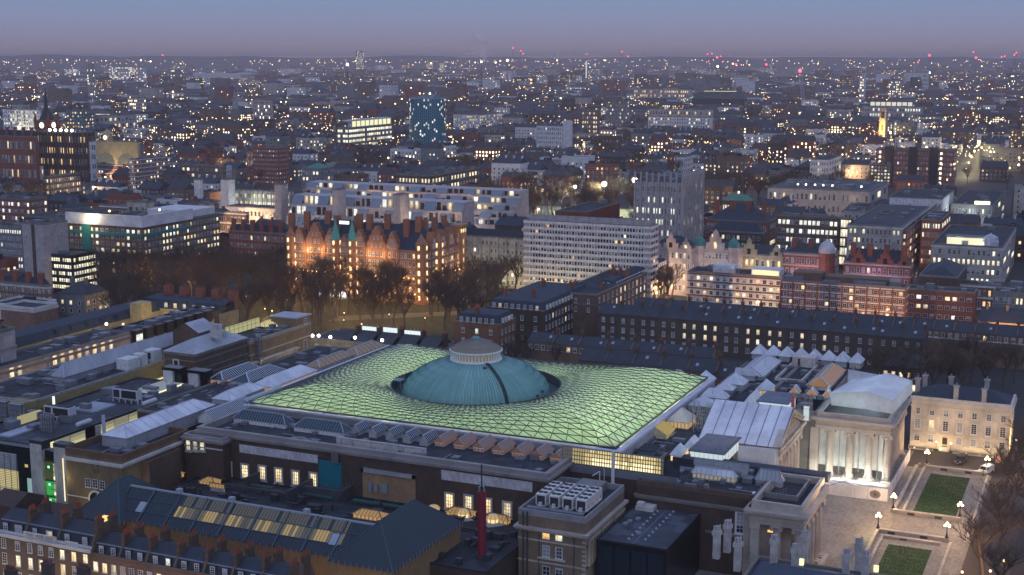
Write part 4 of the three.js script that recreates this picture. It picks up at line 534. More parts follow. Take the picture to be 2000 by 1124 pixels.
for (const s of [101,104.5,108,114.5,118,121.5]){const t=thing('ground_uplight',ORD2[[101,104.5,108,114.5,118,121.5].indexOf(s)] +' amber uplight from the left at the foot of the cream house','uplight','uplights along the cream house',[X - 1.6,0,s]);const b=new MB(t.org);b.box(X - 1.7,0,s - 0.15,X - 1.5,0.3,s +0.15);b.build('lamp',glow(1,0.7,0.3,2),t);lamp(X - 1.5,0.6,s,[1,0.70,0.36],9);}
lamp(X - 9,7,106,[1,0.8,0.58],34);lamp(X - 9,7,119,[1,0.8,0.58],34);
}
// vans and a person on the forecourt
function van(lab,px,py,turn,col){
const p=P(px,py,0),t=thing('van',lab,'van',null,[p[0],0,p[1]],turn),B=(n,f,m,par)=>{const q=new MB([p[0],0,p[1]]);q.o=[0,0,0];f(q);const g=new THREE.Mesh(q.geo(),m);g.name=n;g.castShadow=g.receiveShadow=true;(par||t).add(g);g.org=[0,0,0];return g;};
const body=new THREE.Shape();body.moveTo(-2.4,0.35);body.lineTo(2.3,0.35);body.lineTo(2.45,0.6);body.lineTo(2.35,1.05);body.lineTo(1.55,1.25);body.lineTo(1.0,1.98);body.lineTo(-2.3,2.02);body.lineTo(-2.4,1.8);body.closePath();
const ge=new THREE.ExtrudeGeometry(body,{depth:1.75,bevelEnabled:true,bevelSize:0.07,bevelThickness:0.07,bevelSegments:2});ge.translate(0,0,-0.875);const bm=new THREE.Mesh(ge,plain(...col,{roughness:0.3}));bm.name='body';bm.castShadow=true;t.add(bm);
B('windscreen',(q)=>q.quad([1.62,1.3,0.8],[1.62,1.3,-0.8],[1.14,1.94,-0.75],[1.14,1.94,0.75]),plain(0.01,0.012,0.015,{roughness:0.1}));B('side_window',(q)=>{for (const s of [-0.952,0.952]){const w=[[0.2,1.25],[1.3,1.25],[0.9,1.85],[0.2,1.85]].map(([x,y])=>[x,y,s]);s>0?q.quad(...w):q.quad(...w.reverse());}},plain(0.01,0.012,0.015,{roughness:0.1}));
for (const x of [-1.5,1.5])for (const s of [-0.85,0.85]){const wg=new THREE.CylinderGeometry(0.36,0.36,0.24,16);wg.rotateX(Math.PI / 2);const w=new THREE.Mesh(wg,plain(0.015,0.015,0.015));w.name='wheel';w.position.set(x,0.36,s);t.add(w);}
for (const s of [-0.65,0.65])B('headlight',(q)=>q.box(2.4,0.8,s - 0.2,2.53,1.0,s +0.2),plain(0.7,0.7,0.65,{roughness:0.2}));B('bumper',(q)=>q.box(2.4,0.4,-0.85,2.6,0.62,0.85),DKMET);B('number_plate',(q)=>q.box(2.6,0.45,-0.26,2.61,0.56,0.26),WPAINT);
return t;
}
van('dark grey van parked before the steps of the cream house',1877,905,Math.PI*0.93,[0.02,0.022,0.025]);
van('white van parked beside the last globed lamp post',1926,925,Math.PI*0.86,[0.55,0.56,0.57]);
{const p=P(1921,931,0),t=thing('person','person in yellow high-visibility jacket standing by the white van','person',null,[p[0],0,p[1]]),O=t.org,[x,z]=p;
const m=new MB(O);m.lathe(x,0,z - 0.1,[[0.08,0],[0.07,0.45],[0.1,0.85],[0.02,0.9]],8);m.lathe(x,0,z +0.1,[[0.08,0],[0.07,0.45],[0.1,0.85],[0.02,0.9]],8);m.lathe(x,0,z,[[0.06,1.42],[0.06,1.5],[0.1,1.58],[0.11,1.66],[0.08,1.75],[0,1.78]],10);m.build('body',plain(0.05,0.045,0.05),t);const j=new MB(O);j.lathe(x,0,z,[[0.19,0.82],[0.2,1.1],[0.24,1.36],[0.08,1.46]],10);for (const s of [-1,1]){j.bar([x,1.38,z +0.24*s],[x - 0.06,1.05,z +0.3*s],0.11,0.11,6);j.bar([x - 0.06,1.05,z +0.3*s],[x - 0.2,0.85,z +0.26*s],0.09,0.09,6);}j.build('jacket',glow(0.35,0.55,0.05,0.5),t);  // jacket is given a faint glow of its own to look bright
for (let k=0;k<3;k++){const q=P(1786 +k*5,924 - k*7,0),b=thing('cafe_bench',['nearest','middle','farthest'][k] +' small folding bench left beside the hoarding on the paving','bench',null,[q[0],0,q[1]]),w=new MB(b.org);w.box(q[0] - 0.7,0.5,q[1] - 0.3,q[0] +0.7,0.58,q[1] +0.3,true);for (const sx of [-0.55,0.55])for (const sz of [-0.25,0.25])w.bar([q[0] +sx,0,q[1] +sz],[q[0] +sx*0.8,0.52,q[1] - sz],0.05,0.05,4);w.build('frame',plain(0.25,0.23,0.2),b);}
const c=P(1953,906,0),bx=thing('barrier','orange and white chequered barrier at the right end of the cream house','barrier',null,[c[0],0,c[1]]),bm=new MB(bx.org);bm.box(c[0] - 0.1,0.2,c[1] - 1.0,c[0] +0.1,2.2,c[1] +1.0);bm.build('panel',plain(0.5,0.45,0.4),bx);const bo=new MB(bx.org);for (let i=0;i<6;i++)for (let j=0;j<5;j++)if ((i +j)% 2)front(c[0] - 0.1,c[1] - 1).quad(bo,i / 3,0.3 +j*0.36,(i +1)/ 3,0.66 +j*0.36,0.01);bo.build('orange_check',plain(0.6,0.14,0.02),bx,'stuff');}

// ---------- west range and the roofs before it ----------
{
const X=-60,g=block('west_range','long dark brick museum range with blank white panels under its roof lights',rect(X,-46,-38.7,43.1),0,18.4,{par:1.5,cop:M('stone',0.27,0.255,0.24),t:1.1,cornice:0.7,corY:18.6,corMat:M('stone',0.25,0.235,0.22)}),O=g.org,F=front(X,0);
let pn;const st=new MB(O);const sy=OX(533,865,X).y;F.slab(st,-46,sy - 0.15,43,sy +0.15,0,0.12);st.build('string_course',M('stone',0.5,0.47,0.44),g);
const pan=(l,r,b)=>{const a=OX(l[0],l[1],X),c=OX(r[0],r[1],X),d=OX(b[0],b[1],X);F.slab(pn,a.z,d.y,c.z,a.y,0,0.06);};for (const a of [[[467,868],[620,885],[468,884]],[[862,918],[1040,945],[862,937]]]){pn=new MB(O);pan(...a);pn.build('blank_panel',M('streak',0.46,0.45,0.47),g);}
const wn=[[445,904,928],[478,909,930],[512,912,932],[544,917,935],[577,922,940],[612,926,944],[878,966,990],[915,970,995],[952,976,1002],[991,983,1006]];
for (const [px,t,b] of wn){const a=OX(px,t,X),c=a.y - 3.0;oneWindow(g,F,a.z - 0.78,c,a.z +0.78,a.y,{on:true,cols:3,rows:4,w:0.42,d:0.2,litM:litMat(1.6),pal:[1,2],surround:M('stone',0.42,0.4,0.38)});}
const vent=new MB(O);for (let k=0;k<9;k++){const z=-32 +k*4.3;if (z>-6&&z<20)continue;F.slab(vent,z,14.2,z +0.9,14.5,0,0.03);}vent.build('vent',DKMET,g,'stuff');
}
{const X=-63,g=block('west_bay','projecting dark brick bay with a lit triple window left on the long range',rect(X,-47.5,-60.1,-36.5),0,17.6,{par:1.2,cop:M('stone',0.27,0.255,0.24),cornice:0.6,corY:17.8,corMat:M('stone',0.25,0.235,0.22)}),F=front(X,0);
for (const px of [367,380.5,394]){const a=OX(px,857,X);oneWindow(g,F,a.z - 0.5,a.y - 2.7,a.z +0.5,a.y,{on:true,cols:2,rows:4,w:0.3,litM:litMat(1.2),pal:[7],surround:M('stone',0.42,0.4,0.38)});}
const b=new MB(g.org);F.slab(b,-47.4,16.0,-36.6,16.3,0,0.12);b.build('string_course',M('stone',0.5,0.47,0.44),g);}
{const a=P(660,854,20.4),b=P(827,881,20.4),t=thing('parapet_wall','weathered whitish parapet wall standing on the dark brick range','wall',null,[a[0],18,(a[1] +b[1])/ 2]);const x=(a[0] +b[0])/ 2;new MB(t.org).box(x,18.4,a[1],x +0.6,20.4,b[1]).build('wall',M('streak',0.50,0.47,0.45),t);const c=new MB(t.org);for (const k of [0.06,0.19,0.75,0.97]){const z=a[1] +(b[1] - a[1])*k;c.box(x - 0.15,18.4,z - 0.25,x - 0.01,20.45,z +0.25);}c.box(x - 0.12,20.41,a[1],x +0.7,20.6,b[1]);c.build('pier',M('streak',0.38,0.36,0.35),t);}
const DG=ROOFGLASS,RIBW=plain(0.52,0.56,0.62);
roofLight('gabled dark roof light with white bars at the left end of the long range',ra([384,817],[494,790],19.2),18,19.2,21.0,{roof:DG,gable:'x',ribs:0.55,ribW:0.16,ribMat:RIBW,wall:WHITE});
roofLight('narrow striped roof light beside the left corner of the green roof',ra([464,789],[560,765],19.4),18,19.4,20.6,{roof:DG,gable:'x',ribs:0.5,ribW:0.2,ribMat:RIBW});
roofLight('left of two dark hipped glass roofs below the green roof edge',ra([453,817],[574,823],19.5),18,19.5,21.4,{roof:DG,ribs:0.75,ribW:0.11,ribMat:plain(0.3,0.36,0.42),wall:WHITE});
roofLight('right of two dark hipped glass roofs below the green roof edge',ra([571,834],[690,838],19.5),18,19.5,21.4,{roof:DG,ribs:0.75,ribW:0.11,ribMat:plain(0.3,0.36,0.42),wall:WHITE});
const ORD=['first','second','third','fourth','fifth','sixth','seventh','eighth','ninth','tenth','eleventh','twelfth','thirteenth','fourteenth','fifteenth','sixteenth','seventeenth','eighteenth'];
for (let k=0;k<5;k++)roofLight(ORD[k] +' from the left of five dark gabled roof lights behind the white parapet',ra([684 +k*33,841 +k*5.2],[724 +k*33,833 +k*5],19.5),18.4,19.5,20.9,{roof:DG,gable:'x',ribs:0.7,ribW:0.1,ribMat:RIBW});
for (let k=0;k<7;k++)roofLight(ORD[k] +' from the left of seven pinkish gabled roof lights along the long range',ra([846 +37.6*k,864 +5.2*k],[895 +37.6*k,852 +5.4*k],19.3),18.4,19.3,20.7,{roof:glow(0.115,0.075,0.065,0.6),gable:'x',ribs:0.75,ribW:0.14,ribMat:plain(0.36,0.34,0.36),gableMat:glow(0.15,0.08,0.05,0.6),band:0.25,bandCol:[0.6,0.28,0.15]});
{
const a=P(1098,903,18.7),b=P(1298,927,18.7),c=P(1116,874,22.2),x0=a[0],x1=c[0],z0=a[1],z1=b[1],t=thing('glass_lean_to','long sloping glass roof lit yellow from within below the green roof corner','glass roof',null,[x0,17,(z0 +z1)/ 2]),O=t.org,n=40,rows=4,pt=(u,v,d=0)=>[x0 +(x1 - x0)*v - d*0.5,18.7 +3.5*v +d,z0 +(z1 - z0)*u];
const lo=[new MB(O),new MB(O),new MB(O),new MB(O)];for (let i=0;i<n;i++)for (let j=0;j<rows;j++){const u=(i +0.5)/ n,f=Math.exp(-(((u - 0.43)*6)**2))*(j<2?1:0.4)+Math.exp(-(((u - 0.8)*7)**2))*(j<2?0.9:0.4)+0.25*rnd()+(u<0.1||u>0.97?-0.3:0.12),q=f>0.75?3:f>0.45?2:f>0.12?1:0;lo[q].quad(pt((i +0.08)/ n,(j +0.04)/ rows),pt((i +0.92)/ n,(j +0.04)/ rows),pt((i +0.92)/ n,(j +0.96)/ rows),pt((i +0.08)/ n,(j +0.96)/ rows));}
[[0.10,0.09,0.06],[0.42,0.33,0.13],[0.75,0.58,0.24],[1.3,1.1,0.6]].forEach((c,q)=>lo[q].build('lit_pane',glow(...c,1),t,'stuff'));
const bars=new MB(O);for (let i=0;i<=n;i++)bars.bar(pt(i / n,0,0.06),pt(i / n,1,0.06),i % 8===0?0.3:0.16,0.14,4);for (let j=0;j<=rows;j++)bars.bar(pt(0,j / rows,0.08),pt(1,j / rows,0.08),j===rows?0.5:0.18,0.16,4);bars.build('glazing_bar',plain(0.12,0.13,0.15),t,'stuff');
const w=new MB(O);w.quad([x1,22.2,z1],[x1,22.2,z0],[x1 +3.2,18.4,z0],[x1 +3.2,18.4,z1]);w.tri([x0,18.6,z1 +0.02],[x1 +3.2,18.4,z1 +0.02],[x1,22.2,z1 +0.02]);w.tri([x0,18.6,z0],[x1,22.2,z0],[x1 +3.2,18.4,z0]);w.box(x0 - 0.5,17,z0,x0 - 0.05,18.6,z1 +3);w.build('wall',M('metal',0.16,0.17,0.19),t);new MB(O).quad([x0,18.5,z1 +0.05],[x0,18.5,z1 +3.5],[x1,22,z1 +3.5],[x1,22,z1 +0.05]).build('roof',FELT,t);
block('link_range','dark brick link block under the glass lean-to',rect(x0 - 0.4,43.2,-27.6,58.7),0,17.0,{par:0.6});
}
{const r=ra([632,892],[703,884],16.3),t=thing('teal_box','teal glass box with flat dark roof against the long brick range','roof box',null,[r.x0,8,r.z0]);r.x1=-60.1;new MB(t.org).box(r.x0,8,r.z0,r.x1,16.2,r.z1).build('panel',plain(0.02,0.16,0.20,{roughness:0.25}),t);new MB(t.org).box(r.x0 - 0.25,16.2,r.z0 - 0.25,r.x1,16.7,r.z1 +0.25,true).build('roof',FELT,t);const j=new MB(t.org),F=front(r.x0,0);for (let k=1;k<4;k++)F.slab(j,r.z0 +(r.z1 - r.z0)*k / 4,8,r.z0 +(r.z1 - r.z0)*k / 4 +0.06,16.2,0,0.03);F.slab(j,r.z0,13,r.z1,13.08,0,0.035);j.build('joint',plain(0.015,0.05,0.06),t);const pp=new MB(t.org);for (let k=0;k<4;k++)pp.cyl(r.x1 - 0.5,16,r.z1 - 0.6 - k*0.45,0.18,18.6,0.18,7);pp.build('flue',STEEL,t,'stuff');}
{const r=ra([708,913],[860,899],15.8);r.x1=-60.1;const g=block('brick_plant_box','square brown brick plant block with black flat roof before the long range',r,6,14.9,{wall:M('brick',0.27,0.175,0.09),roof:plain(0.012,0.016,0.02),par:0.8,cop:M('metal',0.30,0.31,0.33),t:0.6}),F=front(r.x0,0);const b=new MB(g.org);for (const [s,w,h] of [[1.6,0.9,2],[3.1,0.8,1.8],[4.9,1.5,2.1]])F.slab(b,r.z0 +s,10.6,r.z0 +s +w,10.6 +h,0,0.5);b.build('plant_cabinet',M('metal',0.2,0.22,0.25),g,'stuff');const p=new MB(g.org),S=side(r.x0,r.z1);S.slab(p,4.6,6,4.8,14,0,0.15);p.build('downpipe',plain(0.05,0.03,0.025),g);}
{const x=-82,z=OX(941,1020,-82).z,top=OX(941,960,-82).y,t=thing('red_chimney','slim dark red round flue stack with thin black mast','chimney',null,[x,3,z]);new MB(t.org).cyl(x,3,z,0.85,top,0.85,20).build('stack',plain(0.20,0.018,0.028,{roughness:0.5}),t);const m=new MB(t.org);m.bar([x,top,z],[x,OX(939,908,x).y,z],0.22);m.build('mast',DKMET,t);const f=new MB(t.org);for (const [a,b] of [[-0.4,-0.3],[0.4,-0.3],[0,0.45],[0.3,0.2]])f.cyl(x +a,top,z +b,0.22,top +1.0,0.22,8);f.build('flue',STEEL,t,'stuff');}
// domed lit lanterns
[[847,999],[905,1007],[963,1017]].forEach(([px,py],k)=>{const h=9.4,p=P(px,py,h),t=thing('octagon_lantern',['left','middle','right'][k] +' of three glowing octagonal roof lanterns beside the red flue stack','roof lantern',null,[p[0],h - 2,p[1]]),O=t.org,[x,z]=p;const sk=new MB(O);sk.lathe(x,h - 1.2,z,[[3.3,0],[1.5,0.9]],4);sk.build('lead_skirt',LEAD,t);const g=new MB(O);g.cyl(x,h - 0.3,z,1.25,h +0.5,1.25,8,false);g.build('lit_pane',glow(1,0.68,0.27,1.1),t);const d=new MB(O);d.lathe(x,h +0.5,z,[[1.45,0],[1.0,0.6],[0.4,0.95],[0,1.0]],8);d.build('glass_dome',glow(0.55,0.38,0.16,0.8),t);const b=new MB(O);for (let i=0;i<8;i++){const a=i / 8*2*Math.PI,c=Math.cos(a),s=Math.sin(a);b.bar([x +1.27*c,h - 0.3,z +1.27*s],[x +1.27*c,h +0.5,z +1.27*s],0.14);b.bar([x +1.47*c,h +0.52,z +1.47*s],[x +1.02*c,h +1.13,z +1.02*s],0.1);b.bar([x +1.02*c,h +1.13,z +1.02*s],[x,h +1.55,z],0.1);}b.build('rib',plain(0.45,0.47,0.5),t,'stuff');});
for (const [l,r,lab] of [[[868,1000],[932,1000],'left of two amber glass strips at the foot of the lit windows by the red flue'],[[945,1012],[1000,1014],'right of two amber glass strips at the foot of the lit windows by the red flue'],[[262,925],[312,914],'amber lit glass roof beside the brick tower block'],[[334,927],[362,924],'small amber lit glass roof behind the steel flues'],[[386,941],[434,938],'amber striped glass roof below the left lit windows'],[[686,1004],[760,1004],'amber lit glass roof with trusses behind the ridge of the long gallery'],[[408,951],[440,955],'small broken amber roof light above the gallery ridge']]){const q=ra(l,r,9.6);if (q.x1>-60.2)q.x1=-60.2;roofLight(lab,q,8.6,9.6,10.5,{roof:glow(0.42,0.24,0.08,0.7),ribs:0.8,ribW:0.13,ribMat:plain(0.16,0.14,0.11),band:0.5,bandCol:[0.9,0.5,0.15]});}
{
const g=block('plant_deck','dark jumble of plant roofs between the long glass gallery and the brick range',rect(-89,-44,-60.05,42.5),0,8.6,{wall:BRICKD,roof:FELT,par:0.3,cop:FELT}),O=g.org;
const w=new MB(O),gr=new MB(O),rl=new MB(O),du=new MB(O);
const seg=(a,b,h,ht,th)=>{const p=P(...a,h),q=P(...b,h);if (Math.abs(p[0] - q[0])>Math.abs(p[1] - q[1]))w.box(Math.min(p[0],q[0]),8.6,p[1] - th / 2,Math.max(p[0],q[0]),h,p[1] +th / 2);else w.box(p[0] - th / 2,8.6,Math.min(p[1],q[1]),p[0] +th / 2,h,Math.max(p[1],q[1]));};
seg([478,935],[505,922],11.5,2,0.7);seg([505,922],[620,940],11,2,0.7);seg([560,960],[640,925],11.5,2,0.8);seg([590,948],[665,960],11.2,2,0.8);seg([665,960],[712,940],11.2,2,0.8);seg([440,945],[600,960],9.8,1,0.6);seg([712,945],[860,955],11,2,0.6);seg([640,925],[640,905],11,2,1);
w.build('kerb_wall',M('streak',0.06,0.06,0.065),g,'stuff');
for (const [a,b] of [[[480,945],[533,953]],[[690,976],[790,993]],[[590,963],[655,970]]]){const p=P(...a,9.6),q=P(...b,9.6);gr.box(p[0] - 0.35,9.3,p[1],p[0] +0.35,9.7,q[1]);}gr.build('green_gutter',plain(0.03,0.12,0.10),g,'stuff');
for (const [a,b,h] of [[[665,958],[712,942],11.2],[[712,945],[860,955],11],[[600,948],[665,958],11.2],[[790,985],[860,990],9]])railing(rl,P(...a,h),P(...b,h),h,1.1,0.9);rl.build('railing',STEEL,g,'stuff');
for (let k=0;k<70;k++){const x=rr(-87,-62),z=rr(-42,40),s=rr(0.4,1.6);du.box(x,8.6,z,x +s,8.6 +rr(0.4,1.8),z +s*rr(0.6,2.4));}for (let k=0;k<26;k++){const x=rr(-86,-64),z=rr(-40,36),L=rr(3,10);rnd()<0.5?du.bar([x,9.3,z],[x,9.3,z +L],0.45,0.45,8):du.bar([x,9.5,z],[Math.min(-61,x +L),9.5,z],0.4,0.4,8);}du.build('duct',M('metal',0.04,0.045,0.05),g,'stuff');
const fl=thing('steel_flues','cluster of shiny steel flues beside the brick tower block','flues',null,[...P(322,935,9)].flatMap((v,i)=>(i?[8.6,v]:[v]))),fm=new MB(fl.org),c=P(322,930,9);for (let i=0;i<4;i++)for (let j=0;j<2;j++)fm.cyl(c[0] +j*1.0,8.6,c[1] - 1.3 +i*0.95,0.36,15.0 +0.4*j,0.36,10);fm.build('flue',STEEL,fl,'stuff');
}
{
const gl=new THREE.MeshStandardMaterial({roughness:0.3,map:T.metal});gl.color.setRGB(0.014,0.032,0.042);const ribm=plain(0.05,0.078,0.10),eave=12.6,zz=(px,py,X)=>OX(px,py,X).z;
const n=ra([181,989],[355,965],eave),near=P(279,1004,eave),s0=P(681,1070,eave),s1=P(804,1093,eave),s2=P(910,1022,eave);
const NR=rect(-104.5,n.z0,-86,near[1]),SR=rect(-104.5,s0[1],Math.max(s2[0],-84),s1[1]);
const hipEnd=(r,lab,ridge)=>{const t=roofLight(lab,r,0,eave,eave +6.3,{roof:gl,ribs:0.8,ribW:0.12,ribMat:ribm,wall:M('brick',0.25,0.155,0.07),over:0.5,cat:'glass roof',name:'gallery_end',inset:(r.z1 - r.z0)/ 2 +1});const p=new MB(t.org);for (let z=r.z0;z<=r.z1;z +=1.3)p.bar([r.x0 - 0.1,eave - 0.6,z],[r.x0 - 0.1,eave +0.6,z],0.1);for (let x=r.x0;x<=r.x1;x +=1.3)p.bar([x,eave - 0.6,r.z1 +0.1],[x,eave +0.6,r.z1 +0.1],0.1);p.build('eave_post',plain(0.2,0.23,0.25),t,'stuff');const h=new MB(t.org),q=(u,v)=>[r.x0 +v*7,eave +v*5.2 +0.12,r.z0 +(r.z1 - r.z0)*u];h.quad(q(0.62,0.42),q(0.72,0.42),q(0.72,0.62),q(0.62,0.62));h.build('roof_hatch',plain(0.3,0.35,0.4),t);return t;};
hipEnd(NR,'dark hipped glass roof at the left end of the long gallery');hipEnd(SR,'dark hipped glass roof at the right end of the long gallery');
const z0=NR.z1 - 4,z1=SR.z0 +6,xa=-102.5,xb=-89.5,xc=-96,yr=eave +5.0,t=thing('long_gallery','long ridged glass roof glowing yellow in streaks between two dark hipped ends','glass roof',null,[xc,0,(z0 +z1)/ 2]),O=t.org;
new MB(O).box(xa +0.4,0,z0,xb - 0.4,eave,z1).build('wall',M('brick',0.25,0.155,0.07),t);
const pt=(u,v,d=0)=>[xa +(xc - xa)*v - d*0.6,eave +(yr - eave)*v +d,z0 +(z1 - z0)*u];
const dk=new MB(O);dk.quad([xb,eave,z1],[xb,eave,z0],[xc,yr,z0],[xc,yr,z1]);const col=[0,1,2,3].map(()=>new MB(O)),N=84,rows=3;
for (let i=0;i<N;i++)for (let j=0;j<rows;j++){const u=(i +0.5)/ N,bay=(u*9)% 1,inner=u>0.24&&u<0.9,f=inner?(j===0?0.10:j===1?0.30 +0.6*Math.exp(-(((bay - 0.35)*3.4)**2)):0.20)*rr(0.6,1.3):0.03;const q=f>0.7?3:f>0.36?2:f>0.15?1:0;const a=[pt((i +0.04)/ N,(j +0.02)/ rows),pt((i +0.96)/ N,(j +0.02)/ rows),pt((i +0.96)/ N,(j +0.98)/ rows),pt((i +0.04)/ N,(j +0.98)/ rows)];if (q===0)dk.quad(...a);else{const vm=j===1?0.0:0;col[q].quad(...a);}}
dk.build('glazing',gl,t,'stuff');[[],[0.05,0.048,0.036],[0.10,0.085,0.05],[0.30,0.215,0.08]].forEach((c,q)=>{if (q)col[q].build('lit_pane',Object.assign(glow(...c,0.9).clone(),{roughness:0.3}),t,'stuff');});
const b=new MB(O);for (let i=0;i<=N;i++)b.bar(pt(i / N,0,0.04),pt(i / N,1,0.04),0.09,0.09,3);for (let j=1;j<rows;j++)b.bar(pt(0,j / rows,0.06),pt(1,j / rows,0.06),0.16,0.16,4);for (let k=0;k<=9;k++)b.bar(pt(k / 9,0,0.1),pt(k / 9,1,0.1),0.34,0.2,4);b.build('glazing_bar',ribm,t,'stuff');
const rg=new MB(O);rg.bar([xc,yr +0.1,z0],[xc,yr +0.1,z1],0.35);for (const u of [0.2,0.42,0.72])rg.box(xc - 0.3,yr,z0 +(z1 - z0)*u,xc +0.7,yr +1.0,z0 +(z1 - z0)*u +1.1);rg.build('ridge_vent',plain(0.3,0.34,0.38),t,'stuff');
const ep=new MB(O);for (let z=z0;z<z1;z +=1.4)ep.bar([xa - 0.1,eave - 0.7,z],[xa - 0.1,eave +0.5,z],0.09);ep.build('eave_post',plain(0.2,0.23,0.25),t,'stuff');for (const u of [0.08,0.86]){const d=0.15,ht=new MB(O);ht.quad(pt(u,0.3,d),pt(u +0.035,0.3,d),pt(u +0.035,0.6,d),pt(u,0.6,d));ht.build('roof_hatch',plain(0.3,0.35,0.4),t);}
// unseen street lamps in the lane, placed to light its brick wall
[[-107,-30],[-108,12],[-107,26]].forEach(([x,z],k)=>{const s=thing('unseen_lane_lamp',['left','middle','right'][k] +' unseen amber lamp in the lane below the long glass gallery','lamp',null,[x,0,z]),m=new MB(s.org);m.cyl(x,0,z,0.08,6,0.06,6);m.build('post',DKMET,s);const q=new MB(s.org);q.ball(x,6.1,z,0.2,8);q.build('globe',glow(1,0.6,0.2,4),s);lamp(x,6.1,z,[1,0.58,0.2],22);});
}
{
const r=rect(-75.2,43.2,-53,57.4),g=block('chiller_block','brown brick block with stone south side carrying four white chillers',r,0,16.2,{wall:M('brick',0.17,0.125,0.085),par:1.2,cop:M('stone',0.24,0.24,0.25),cornice:0.8,corY:13.6,corMat:STONE,band:[11.2,6.8]}),O=g.org,F=front(r.x0,0),S=side(0,r.z1);
const zc=(px)=>zAt(px,r.x0,12);oneWindow(g,F,zc(1060),11.9,zc(1073.5),13.1,{on:true,pal:[6],cols:2,rows:1,w:0.06,sill:false});oneWindow(g,F,zc(1085),11.9,zc(1098.5),13.1,{on:true,pal:[3],cols:3,rows:1,w:0.06,sill:false,litM:litMat(1.6)});
for (const [v,h] of [[8.3,2.2],[3.6,2.6]])for (const px of [1067,1092]){const z=zAt(px,r.x0,v);oneWindow(g,F,z - 0.7,v,z +0.7,v +h,{cols:2,rows:3,w:0.08});}
const sb=new MB(O);F.slab(sb,zc(1051),7.7,zc(1105),8.1,0,0.25);sb.build('sill_band',STONE,g);
const sw=new MB(O),sd=new MB(O);S.slab(sw,r.x0,1,r.x1,13.5,0,0.1);sw.build('wall',M('stone',0.42,0.33,0.22),g);for (let k=0;k<3;k++){const x=r.x0 +1.2 +k*7.2;S.slab(sd,x,7.8,x +5.4,12.4,0.1,0.14);const pr=new MB(O);for (let j=0;j<=3;j++)S.slab(pr,x +j*1.65,7.8,x +j*1.65 +0.5,12.4,0.1,0.55);S.slab(pr,x - 0.3,7.2,x +5.8,7.8,0.1,0.6);S.slab(pr,x - 0.3,12.4,x +5.8,12.9,0.1,0.65);pr.build('pier',M('stone',0.45,0.37,0.26),g);}sd.build('window',DARK,g,'stuff');
const qn=new MB(O);for (let k=0;k<14;k++){qn.box(r.x0 - 0.06,1 +k*0.92,r.z1 - 0.7,r.x0,1.5 +k*0.92,r.z1 +0.12);}qn.build('quoin',STONE,g,'stuff');const pi=new MB(O);for (const z of [44.3,45.2])pi.bar([r.x0 - 0.3,2,z],[r.x0 - 0.3,17,z],0.34,0.34,8);for (const z of [47.6,55])F.slab(pi,z,2,z +0.14,14,0,0.14);pi.build('pipe',plain(0.05,0.055,0.06),g,'stuff');
const dk=new MB(O);for (const z of [45,48,51,54])dk.box(r.x0 +1.4,16.4,z,r.x0 +1.6,17.4,z +0.2);dk.box(r.x0 +1.2,17.3,44.4,r.x0 +2.2,17.5,56.4,true);railing(dk,[r.x0 +1.2,44.4],[r.x0 +1.2,56.4],17.5,1.0,1.4);dk.build('plant_frame',plain(0.2,0.22,0.24),g,'stuff');
for (let k=0;k<4;k++){
const z=45.6 +k*2.85,x=r.x0 +3.0,y=17.3,t=thing('chiller',['first','second','third','fourth'][k] +' from the left of four white chillers with round fans on the brown brick block','chiller',null,[x,y,z]),TO=t.org,m=new MB(TO),fn=new MB(TO),dkm=new MB(TO);
m.box(x,y +2.2,z,x +9,y +2.5,z +2.2,true);for (let j=0;j<=4;j++){const xx=x +j*2.2;m.box(xx,y,z,xx +0.2,y +2.2,z +0.2);m.box(xx,y,z +2.0,xx +0.2,y +2.2,z +2.2);}m.box(x,y,z,x +9,y +0.25,z +2.2,true);for (let j=0;j<4;j++){const xx=x +0.2 +j*2.2;m.quad([xx,y +0.3,z +1.85],[xx +2,y +0.3,z +1.85],[xx +2,y +2.2,z +2.18],[xx,y +2.2,z +2.18]);m.quad([xx +2,y +0.3,z +0.35],[xx,y +0.3,z +0.35],[xx,y +2.2,z +0.02],[xx +2,y +2.2,z +0.02]);}
m.build('casing',plain(0.62,0.60,0.56),t);dkm.box(x +0.08,y +0.25,z +0.3,x +0.16,y +2.2,z +1.9);dkm.build('coil',plain(0.03,0.032,0.035),t);const bx=new MB(TO);bx.box(x - 0.5,y +0.1,z +0.8,x - 0.05,y +0.95,z +1.45);bx.build('control_box',plain(0.6,0.6,0.58),t);
for (let j=0;j<4;j++)for (const dz of [0.6,1.6]){const f=new MB(TO);f.cyl(x +1.3 +j*2.15,y +2.5,z +dz,0.46,y +2.68,0.46,14);f.build('fan',plain(0.03,0.033,0.036),t);}
}
const rp=ra([1118,918],[1180,905],17.5),w=thing('roof_room','low grey plant room behind the four chillers','plant room',null,[-58,16.2,50]);new MB(w.org).box(-64.5,16.3,48.5,-54,18.1,54).build('wall',M('metal',0.14,0.155,0.17),w);
const p=P(1197,940,17),fl=thing('white_flue','tall white flue pipe standing in front of the glass lean-to','flue',null,[p[0],16.2,p[1]]),fm=new MB(fl.org);fm.lathe(p[0],16.2,p[1],[[0.6,0],[0.36,0.5],[0.34,7.2],[0.3,7.25]],12);fm.build('pipe',plain(0.6,0.6,0.58),fl);const bp=new MB(fl.org);bp.bar([p[0] - 1.5,16.3,p[1] - 2.4],[p[0] - 1.5,19.2,p[1] - 2.4],0.25,0.25,8);bp.bar([p[0] - 1.5,19.2,p[1] - 2.4],[p[0] - 3.2,18.6,p[1] - 3.4],0.25,0.25,8);bp.bar([p[0] - 1,16.3,p[1] - 1.6],[p[0] - 1,20,p[1] - 1.6],0.16,0.16,6);bp.build('bent_pipe',plain(0.5,0.5,0.48),fl);
}
